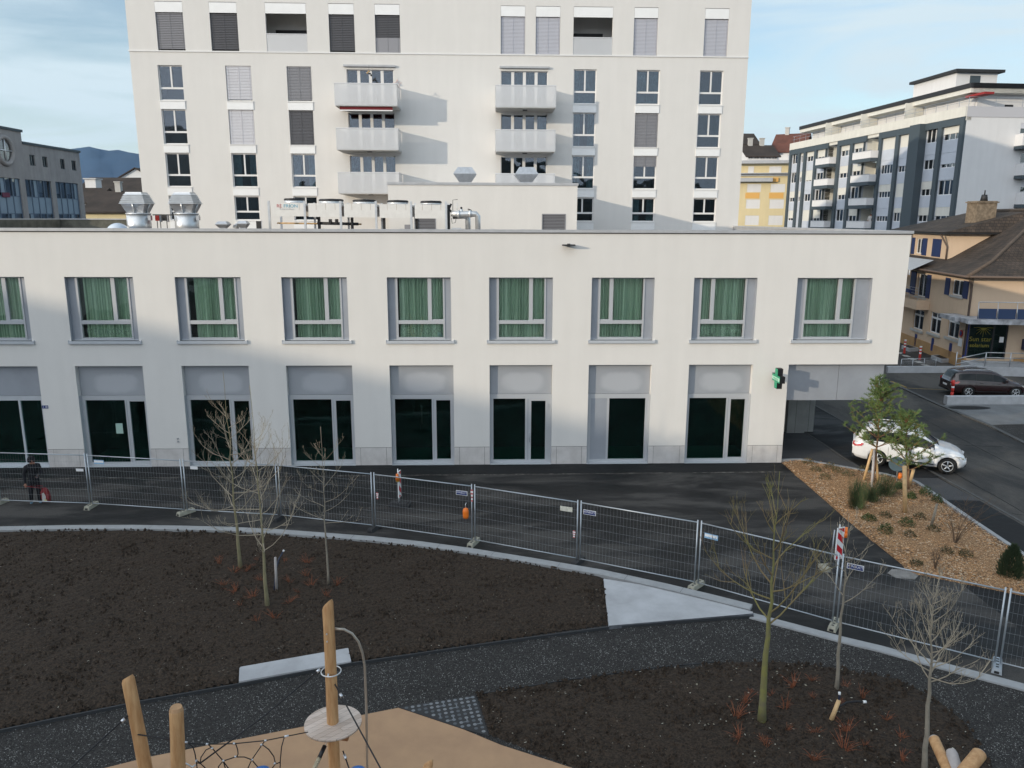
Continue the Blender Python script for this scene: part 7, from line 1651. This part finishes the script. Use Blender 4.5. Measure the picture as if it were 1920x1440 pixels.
# ================================================================ playground
def log(name, pts, rad, label, mt='wood', group='round wooden playground posts', bevel=.05, tilt=None, end='woodend'):
    """a peeled log: slightly wavy, with a chamfered or slanted cut end"""
    pts = [Vector(p) for p in pts]; n = 18; N = 16; k = MB(); d = (pts[-1]-pts[0]).normalized(); a = d.cross(Vector((0, 1, .1))).normalized(); b = d.cross(a); rn = random.Random(len(label)); L_ = (pts[-1]-pts[0]).length
    for i in range(n+1):
        u = i/n; c = pts[0].lerp(pts[-1], u)+a*.012*math.sin(u*5+rn.random()*.3)
        for j in range(N):
            t = 2*math.pi*j/N; r = rad*(1.06-.1*u)*(1+.03*math.sin(3*t+u*6)+.02*math.sin(2*t-u*9)); off = 0
            if i == n: r *= .82
            sl = (tilt*math.cos(t-2.6)*rad if tilt and i >= n-1 else 0)
            k.v.append(tuple(c+(a*math.cos(t)+b*math.sin(t))*r+d*(sl+(bevel*.0 if i < n else 0))))
    # shorten the chamfer ring spacing
    for j in range(N):
        v = Vector(k.v[(n-1)*N+j]); w_ = Vector(k.v[n*N+j]); k.v[(n-1)*N+j] = tuple(w_-d*bevel+(v-w_-(v-w_).dot(d)*d))
    for i in range(n):
        for j in range(N): k.f.append([i*N+j, i*N+(j+1) % N, (i+1)*N+(j+1) % N, (i+1)*N+j]); k.m.append(1 if i == n-1 and not tilt else 0); k.sm.append(i < n-1)
    k.f.append([n*N+j for j in range(N)]); k.m.append(1); k.sm.append(False)
    o = k.build(name, [mt, end], loc=pts[0]); return tag(o, label, 'post', group)
def up(px, py, dist):                      # point on a ray at a horizontal distance from the camera
    d = ray(px, py); return CAMP+d*(dist/d.xy.length)
def fitlog(tpx, bpx, dist, dist2=None):
    """log through two pixels: top at one distance, lower point at another, extended down to the ground"""
    T = up(*tpx, dist); B = up(*bpx, dist2 or dist); d = (B-T); t = -T.z/d.z; return T+d*t, T
Dm = 12.3
gb, gt = fitlog((613, 1131), (629, 1440), Dm)
main = log('climbing_post', [gb, gt], .098, 'tall thick main post carrying the round platform', tilt=.9)
def on(py): T, B = gt, gb; lo_, hi_ = 0.0, 1.0
def onlog(B, T, py):
    best = None
    for i in range(400):
        p = T.lerp(B, i/400); v = p-CAMP; y = 720-FPX*v.dot(_U)/v.dot(_fw)
        if y >= py: return p
    return B
plat = onlog(gb, gt, 1353); e = empty('round_platform', plat, 'round planked platform on the tall main post', 'platform'); k = MB()
Rp = .485; k.cyl((plat.x, plat.y), Rp, plat.z-.035, plat.z, 48, 0)
wm = bpy.data.materials.new('planks'); wm.use_nodes = True; t_ = wm.node_tree; b_ = t_.nodes['Principled BSDF']; b_.inputs['Roughness'].default_value = .75
tc = _n(t_, 'ShaderNodeTexCoord'); mp = _n(t_, 'ShaderNodeMapping'); mp.inputs['Rotation'].default_value = (0, 0, R_(-42)); wv = _n(t_, 'ShaderNodeTexBrick'); wv.inputs['Scale'].default_value = 1; wv.inputs['Brick Width'].default_value = 5; wv.inputs['Row Height'].default_value = .11; wv.inputs['Mortar Size'].default_value = .0022
wv.inputs['Color1'].default_value = (.60, .51, .45, 1); wv.inputs['Color2'].default_value = (.45, .36, .30, 1); wv.inputs['Mortar'].default_value = (.16, .12, .09, 1); wv.offset = .37
nz = _n(t_, 'ShaderNodeTexNoise'); m2 = _n(t_, 'ShaderNodeMapping'); m2.inputs['Rotation'].default_value = (0, 0, R_(-42)); m2.inputs['Scale'].default_value = (2, 30, 2); nz.inputs['Scale'].default_value = 2
t_.links.new(tc.outputs['Object'], mp.inputs[0]); t_.links.new(mp.outputs[0], wv.inputs[0]); t_.links.new(tc.outputs['Object'], m2.inputs[0]); t_.links.new(m2.outputs[0], nz.inputs[0])
mr = _n(t_, 'ShaderNodeMapRange'); mr.inputs[1].default_value = .3; mr.inputs[2].default_value = .7; mr.inputs[3].default_value = .8; mr.inputs[4].default_value = 1.15; t_.links.new(nz.outputs[0], mr.inputs[0])
mu = _n(t_, 'ShaderNodeMix'); mu.data_type = 'RGBA'; mu.blend_type = 'MULTIPLY'; mu.inputs[0].default_value = 1; t_.links.new(wv.outputs[0], mu.inputs[6]); t_.links.new(mr.outputs[0], mu.inputs[7]); t_.links.new(mu.outputs[2], b_.inputs['Base Color']); M['planks'] = wm
k.build('disc', 'planks', e); k = MB(); k.tube([plat+Vector((.15, .0, -.10)), plat+Vector((.40, .1, -.10))], .06, 12, 0); k.tube([plat+Vector((.1, -.25, -.10)), plat+Vector((.3, -.3, -.10))], .05, 12, 0); k.build('bearer', mat('bearer', (.30, .13, .05), .7), e)
rc = onlog(gb, gt, 1258)+Vector((.01, 0, 0)); k = MB(); rr = .165; k.tube([rc+Vector((rr*math.cos(t*math.pi/20), rr*math.sin(t*math.pi/20), .0)) for t in range(41)], .011, 8, 0, caps=False)
k.tube([rc+Vector((-.02, -rr, 0)), rc+Vector((-.02, -.12, .03))], .015, 6, 0); tag(k.build('steel_ring', 'galvlt', loc=rc), 'thin steel hoop round the main post above the platform', 'ring')
q0 = onlog(gb, gt, 1179); dd = (q0-CAMP).xy.length
arc = [up(626, 1179, dd), up(645, 1180, dd), up(660, 1188, dd), up(672, 1203, dd), up(680, 1225, dd), up(684, 1250, dd), up(687, 1330, dd), up(688.5, 1440, dd)]
dl = arc[-1]-arc[-2]; arc.append(arc[-1]+dl*(-arc[-1].z/dl.z)); k = MB()
sm_ = []
for i in range(len(arc)-1):
    for t in (0, .5): sm_.append(arc[i].lerp(arc[i+1], t))
k.tube(arc, .0215, 12, 0); tag(k.build('sliding_pole', mat('steelpole', (.42, .38, .33), .35, .6), loc=arc[-1]), 'curved steel sliding pole bending out from the main post', 'pole')
k = MB()
for py in (1181, 1195):
    p = onlog(gb, gt, py); v = (CAMP-p); v.z = 0; v.normalize(); k.tube([p+v*.11+Vector((-.03, 0, 0)), p+v*.135+Vector((-.03, 0, 0))], .012, 8, 0)
k.build('bolts', 'galvlt', main)
b1, t1 = fitlog((238, 1270), (272, 1440), 11.9, 11.8); log('climbing_post', [b1, t1], .098, 'leaning post with slanted top at the far left of the playground', tilt=.5)
b2, t2 = fitlog((329, 1325), (333, 1440), 11.3, 11.3); log('climbing_post', [b2, t2], .104, 'shorter upright post between the leaning post and the rope net')
LG = 'three splayed log ends at the lower right'
b3, t3 = fitlog((1749, 1382), (1775, 1440), 10.8, 10.4); log('cut_log', [b3, t3], .070, 'leaning orange log, leftmost of the three at the lower right', group=LG, bevel=.02, end='woodgrey')
b3, t3 = fitlog((1782, 1407), (1792, 1440), 10.6, 10.4); log('cut_log', [b3, t3], .074, 'weathered grey white log between the two orange ones', mt='woodgrey', group=LG, bevel=.05, end='woodgrey')
T_ = up(1838, 1411, 10.6); B_ = up(1802, 1455, 10.1); d_ = B_-T_; log('cut_log', [T_+d_*5.5, T_], .088, 'orange log leaning to the right, rightmost of the three', group=LG, bevel=.02, end='woodgrey')
b5, t5 = fitlog((802, 1429), (800, 1440), 11.4, 11.35); log('climbing_post', [b5, t5], .085, 'small log tip just showing at the bottom edge right of the sliding pole', tilt=.6)
def rope(pts, r, mt, label, name='rope', group='black ropes of the climbing frame', ferr=()):
    P_ = [Vector(p) for p in pts]; k = MB(); k.tube(P_, r, 8, 0)
    for a, b in ferr: k.tube([a, b], r*2.1, 8, 1)
    o = k.build(name, [mt, 'ferrule'], loc=P_[0]); return tag(o, label, 'rope', group)
A_ = up(600, 1255, dd-.1); B_ = up(374, 1432, 11.25); rope([A_, A_.lerp(B_, .5)+Vector((0, 0, -.05)), B_], .012, 'rope', 'long black rope running from the main post down left to the net', ferr=[(A_, A_.lerp(B_, .03))])
A_ = up(628, 1283, dd-.1); B_ = up(716, 1445, 10.7); rope([A_, B_, B_+(B_-A_)*1.4], .013, 'rope', 'black rope running from the main post down right past the platform', ferr=[(A_.lerp(B_, .12), A_.lerp(B_, .16))])
A_ = up(240, 1342, 11.8); B_ = up(130, 1442, 11.4); rope([A_, B_, B_+(B_-A_)*1.5], .012, 'rope', 'black rope slanting down left from the leaning post', ferr=[(A_.lerp(B_, .06), A_.lerp(B_, .12))])
A_ = up(643, 1408, dd-.2); B_ = up(655, 1442, dd-.5); rope([A_, B_, B_+(B_-A_)*3], .012, 'rope', 'short black rope below the platform', ferr=[(A_.lerp(B_, .2), A_.lerp(B_, .45))])
A_ = up(612, 1392, dd-.25); B_ = up(590, 1440, dd-.6); k = MB(); Q = A_.lerp(B_, .14); Q2 = A_.lerp(B_, .62)
k.tube([A_, Q], .006, 6, 2); k.tube([Q, Q2], .036, 12, 1)
for s_ in range(30):
    pass
dv = (B_-A_); k.tube([Q2, B_, B_+dv*1.5], .032, 12, 0)
for ph in (0, 2.1, 4.2):
    hp = []; ax = dv.normalized(); a1 = ax.cross(Vector((0, 1, 0))).normalized(); a2 = ax.cross(a1)
    for i in range(60): t = i/59; hp.append(Q2+dv*(t*1.6)+(a1*math.cos(t*26+ph)+a2*math.sin(t*26+ph))*.024)
    k.tube(hp, .016, 6, 0)
tag(k.build('climbing_rope', ['ropew', 'black', 'galv'], loc=A_), 'thick pale twisted climbing rope with black sleeve under the platform', 'rope')
# net
def X9(x, y, dz=11.3): return up(330+x/6.62, 1340+y/6.62, dz)
e = empty('rope_net', X9(600, 360), 'black spider rope net with silver clips between posts and platform', 'net')
NT = [[(110, 345), (250, 360), (385, 367), (720, 360), (1105, 322), (1365, 270), (1640, 215)], [(150, 345), (210, 400), (235, 480), (255, 600), (265, 700)], [(405, 375), (440, 405), (585, 575), (660, 680), (700, 760)], [(440, 405), (370, 440), (310, 530), (300, 600), (400, 700)],
      [(740, 362), (765, 430), (770, 490), (755, 520)], [(585, 575), (735, 525), (850, 525), (940, 560), (1015, 650), (1030, 760)], [(585, 575), (530, 640), (505, 740)], [(1105, 322), (1070, 372), (940, 560), (880, 690), (850, 760)], [(1070, 372), (1150, 430), (1215, 520), (1235, 612), (1180, 680)], [(1345, 275), (1310, 400), (1295, 560), (1290, 720)], [(1235, 612), (1290, 590)], [(300, 600), (250, 565)], [(260, 600), (300, 600)], [(585, 575), (620, 690)]]
for ln in NT:
    k = MB(); k.tube([X9(*p) for p in ln], .0085, 7, 0); k.build('strand', 'rope', e)
k = MB()
for (x, y, dx, dy) in ((100, 340, 22, 3), (370, 365, 14, 1), (706, 358, 12, 1), (1095, 325, 14, -3), (1345, 274, 26, -7), (440, 412, 9, 6), (575, 573, 12, 0), (725, 525, 12, -3), (938, 558, 8, 3), (1050, 385, 8, -10), (1215, 615, 10, -8), (250, 565, 2, 10)): a = X9(x, y, 11.28); b = X9(x+dx*2, y+dy*2, 11.28); k.tube([a, b], .017, 8, 0)
k.build('clip', 'ferrule', e)
k = MB(); k.tube([X9(90, 590), X9(150, 620), X9(200, 650), X9(245, 620)], .012, 6, 0); k.build('shackle', 'galvlt', e)
k = MB(); k.tube([up(250, 1376, 11.8), up(285, 1381, 11.6), up(345, 1392, 11.35)], .011, 6, 0); tag(k.build('rope', 'rope', loc=up(250, 1376, 11.8)), 'short rope joining the leaning post and the shorter post', 'rope', 'black ropes of the climbing frame')
for px, d_, w_ in ((485, 10.6, .16), (660, 10.1, .16)):
    c = up(px+(10 if px > 600 else 5), 1448, d_); k = MB(); k.lathe((c.x, c.y), [(w_, c.z-.16), (w_*1.0, c.z-.05), (w_*.75, c.z+.02), (.02, c.z+.045)], 20, 0)
    tag(k.build('blue_cap', mat('bluecap', (.03, .14, .42), .4), loc=(c.x, c.y, c.z-.16)), 'blue plastic cap at the bottom edge '+('below the rope net' if px < 600 else 'below the sliding pole'), 'cap', 'blue caps at the bottom edge')
# ================================================================ people
def skin_person(name, loc, rot, label, S=1.0, mats_=('clothes', 'skin', 'shoe', 'hair'), pose='phone', seat=False):
    e = empty(name, loc, label, 'person', None, rz=rot)
    J = {'pel': (0, 0, .93), 'sp': (0, .01, 1.10), 'ch': (0, .0, 1.30), 'nb': (0, .02, 1.46), 'nk': (0, -.02, 1.53), 'hd': (0, -.05, 1.64), 'ht': (0, -.03, 1.74),
         'hl': (.10, 0, .88), 'kl': (.11, -.03, .50), 'al': (.11, .02, .10), 'tl': (.12, -.14, .045), 'hr': (-.10, 0, .88), 'kr': (-.13, .03, .50), 'ar': (-.15, .12, .10), 'tr': (-.17, -.03, .045),
         'sl': (.19, .01, 1.42), 'el': (.25, -.06, 1.14), 'wl': (.10, -.28, 1.13), 'sr': (-.19, .01, 1.42), 'er': (-.27, .05, 1.13), 'wr': (-.28, -.06, .88)}
    if pose == 'balc': J['wl'] = (.30, -.25, 1.05); J['wr'] = (-.28, -.28, 1.05)
    E_ = [('pel', 'sp'), ('sp', 'ch'), ('ch', 'nb'), ('nb', 'nk'), ('nk', 'hd'), ('hd', 'ht'), ('pel', 'hl'), ('hl', 'kl'), ('kl', 'al'), ('al', 'tl'), ('pel', 'hr'), ('hr', 'kr'), ('kr', 'ar'), ('ar', 'tr'), ('nb', 'sl'), ('sl', 'el'), ('el', 'wl'), ('nb', 'sr'), ('sr', 'er'), ('er', 'wr')]
    Rr = {'pel': .15, 'sp': .14, 'ch': .19, 'nb': .12, 'nk': .065, 'hd': .094, 'ht': .07, 'hl': .12, 'kl': .085, 'al': .065, 'tl': .048, 'hr': .12, 'kr': .085, 'ar': .065, 'tr': .048, 'sl': .10, 'el': .074, 'wl': .040, 'sr': .10, 'er': .074, 'wr': .040}
    V = []; idx = {}; rad = []
    for n_, p in J.items(): idx[n_] = len(V); V.append(Vector(p)); rad.append(Rr[n_])
    Ed = [(idx[a], idx[b]) for a, b in E_]
    for s, wn_, dirn in ((1, 'wl', Vector((-.3, -1, -.1))), (-1, 'wr', Vector((0, -.25, -1)))):
        w0 = Vector(J[wn_]); d = dirn.normalized(); side = Vector((1, 0, 0)) if s < 0 else Vector((.9, -.3, .3)); pm_ = len(V); V.append(w0+d*.07); rad.append(.03); Ed.append((idx[wn_], pm_))
        for f_, (of, ln) in enumerate(((-.030, .065), (-.010, .078), (.010, .072), (.028, .055))):
            a = len(V); V.append(w0+d*.10+side*of); rad.append(.009); Ed.append((pm_, a)); b = len(V); V.append(w0+d*(.10+ln*.6)+side*of+Vector((0, 0, -.012))); rad.append(.008); Ed.append((a, b)); c = len(V); V.append(w0+d*(.10+ln*.85)+side*of+Vector((0, .02, -.035))); rad.append(.007); Ed.append((b, c))
        a = len(V); V.append(w0+d*.06+side*(-.045)); rad.append(.010); Ed.append((pm_, a)); b = len(V); V.append(w0+d*.10+side*(-.055)+Vector((0, 0, -.01))); rad.append(.009); Ed.append((a, b))
    me = bpy.data.meshes.new('tmp'); me.from_pydata([tuple(v) for v in V], Ed, []); o = bpy.data.objects.new('tmp', me); COL.objects.link(o)
    md = o.modifiers.new('s', 'SKIN'); ss = o.modifiers.new('u', 'SUBSURF'); ss.levels = 1
    for i, r_ in enumerate(rad): o.data.skin_vertices[0].data[i].radius = (r_, r_*.85 if i < 3 else r_)
    for v in o.data.skin_vertices[0].data: v.use_root = False
    o.data.skin_vertices[0].data[idx['pel']].use_root = True
    bpy.context.view_layer.update(); m2 = bpy.data.meshes.new_from_object(o.evaluated_get(bpy.context.evaluated_depsgraph_get())); COL.objects.unlink(o); bpy.data.objects.remove(o)
    for mt in mats_[:3]: m2.materials.append(M[mt])
    for p in m2.polygons:
        c = p.center; p.use_smooth = True; hand = (c.y < J['wl'][1]-.03 and c.z > .9) or (c.x < J['wr'][0]+.07 and c.z < J['wr'][2]-.03 and c.z > .6 and c.x < -.2)
        p.material_index = 1 if (c.z > 1.54 or hand) else (2 if c.z < .085 else 0)
    b = bpy.data.objects.new('body', m2); COL.objects.link(b); b.parent = e
    # face features and hair / hood
    hc = Vector(J['hd'])+Vector((0, 0, .03)); k = MB()
    for s in (-1, 1): k.lathe((hc.x+s*.035, hc.y-.088), [(.002, hc.z-.012), (.011, hc.z), (.002, hc.z+.012)], 8, 1)
    k.tube([hc+Vector((0, -.085, .01)), hc+Vector((0, -.118, -.028)), hc+Vector((0, -.09, -.04))], [.008, .016, .012], 8, 0); k.tube([hc+Vector((-.025, -.088, -.062)), hc+Vector((.025, -.088, -.062))], .007, 6, 2)
    for s in (-1, 1): k.lathe((hc.x+s*.095, hc.y), [(.004, hc.z-.03), (.014, hc.z), (.004, hc.z+.03)], 8, 0)
    k.build('face', ['skin', 'black', 'lips'], e, world=False)
    k = MB(); N = 14; Mv = 9; b0 = len(k.v); op = mats_[3] == 'clothes'
    for i in range(Mv+1):
        th = math.pi*(.02+.62*i/Mv)
        for j in range(N): ph = 2*math.pi*j/N; r_ = .138 if op else .112; v = Vector((math.sin(th)*math.cos(ph)*r_, math.sin(th)*math.sin(ph)*r_*1.12, math.cos(th)*r_*1.15)); v.y = max(v.y, (-.085 if op else -.045) if th > .9 else -.2); k.v.append(tuple(hc+Vector((0, .012, .01))+v))
    for i in range(Mv):
        for j in range(N): k.f.append([b0+i*N+j, b0+i*N+(j+1) % N, b0+(i+1)*N+(j+1) % N, b0+(i+1)*N+j]); k.m.append(0); k.sm.append(True)
    k.build('hood' if op else 'hair', mats_[3], e, world=False)
    return e, J
M['clothes'] = mat('clothes', (.008, .009, .013), .85, var=.3, vs=8); M['skin'] = mat('skin', (.42, .22, .15), .6); M['shoe'] = mat('shoe', (.20, .34, .46), .6); M['hair'] = mat('hair', (.02, .015, .01), .8); M['lips'] = mat('lips', (.30, .10, .08), .6); M['shirt'] = mat('shirt', (.55, .53, .52), .85)
g = PZ(69, 944)
pe, J = skin_person('person', (g.x, g.y, 0), R_(38), 'person in black hooded clothes and pale blue shoes holding a phone behind the fence', mats_=('clothes', 'skin', 'shoe', 'clothes'))
pe.scale = (1.02, 1.02, 1.02)
rot = Matrix.Rotation(R_(38), 4, 'Z'); W = lambda v: Vector((g.x, g.y, 0))+rot @ (Vector(v)*1.02)
ph = W((.06, -.42, 1.13)); k = MB(); a1 = (rot @ Vector((1, 0, 0))); a2 = (rot @ Vector((0, -.4, .9))).normalized(); n_ = a1.cross(a2)
c8 = [ph+a1*x+a2*y+n_*z for z in (0, .009) for x, y in ((-.036, -.07), (.036, -.07), (.036, .07), (-.036, .07))]; k.add(c8, [(0, 3, 2, 1), (4, 5, 6, 7), (0, 1, 5, 4), (1, 2, 6, 5), (2, 3, 7, 6), (3, 0, 4, 7)]); tag(k.build('phone', mat('phone', (.12, .13, .15), .2), loc=ph), 'grey phone held by the person in black', 'phone')
hd = g+Vector((.37, -.10, .80)); e = empty('shopping_bag', g+Vector((.42, -.10, .10)), 'red and white shopping bag hanging beside the person', 'bag')
k = MB(); bx0 = g+Vector((.42, -.1, 0)); rn = random.Random(5)
vs = []
for z, w_, d_ in ((.10, .11, .07), (.28, .15, .09), (.50, .12, .06), (.66, .07, .02)):
    for x, y in ((-w_, -d_), (w_, -d_), (w_, d_), (-w_, d_)): vs.append(bx0+Vector((x+rn.uniform(-.02, .02), y+rn.uniform(-.02, .02), z)))
fs = [(0, 3, 2, 1)]+[(i*4+j, i*4+(j+1) % 4, (i+1)*4+(j+1) % 4, (i+1)*4+j) for i in range(3) for j in range(4)]; k.add(vs, fs, 0, False); k.build('sack', mat('bagred', (.17, .010, .014), .6), e)
k = MB(); k.add([bx0+Vector((x, -.10, z)) for x, z in ((-.09, .16), (.03, .13), (.06, .34), (.0, .50), (-.07, .46))], [tuple(range(5))], 0); k.add([bx0+Vector((x, -.105, z)) for x, z in ((-.02, .14), (.08, .13), (.09, .22), (.0, .26))], [tuple(range(4))], 1); k.build('print', [mat('bagwhite', (.45, .45, .43), .6), mat('bagyellow', (.5, .45, .25), .6)], e)
k = MB()
k.tube([bx0+Vector((-.10, 0, .6)), bx0+Vector((-.08, .02, .72)), W((-.28, -.12, .76)), bx0+Vector((.10, .0, .6))], .01, 6, 0); k.build('handle', 'bagred2' if 'bagred2' in M else mat('bagh', (.30, .012, .02), .6), e)
# tiny person on the far balcony
c = LP.p(cr_[4][1]+2.0, .3, z_s[3]-.86) if True else None
q_ = ray(1632, 412); pc = LP.uv(1632, 408, .4); c = LP.p(pc[0], .4, z_s[3]-.86)
skin_person('person', c, R_(-20), 'tiny person in a pale shirt standing on a far balcony of the long block', mats_=('shirt', 'skin', 'shoe', 'hair'), pose='balc')
# ================================================================ air
k = MB(); k.box(-5200, 5200, -1900, 5200, -6, 560)
hm = bpy.data.materials.new('haze'); hm.use_nodes = True; t_ = hm.node_tree; t_.nodes.clear(); o_ = _n(t_, 'ShaderNodeOutputMaterial'); pv = _n(t_, 'ShaderNodeVolumePrincipled')
pv.inputs['Density'].default_value = .00003; pv.inputs['Color'].default_value = (.5, .75, 1, 1); pv.inputs['Anisotropy'].default_value = .2; t_.links.new(pv.outputs[0], o_.inputs['Volume'])
tag(k.build('haze', hm), kind='stuff')
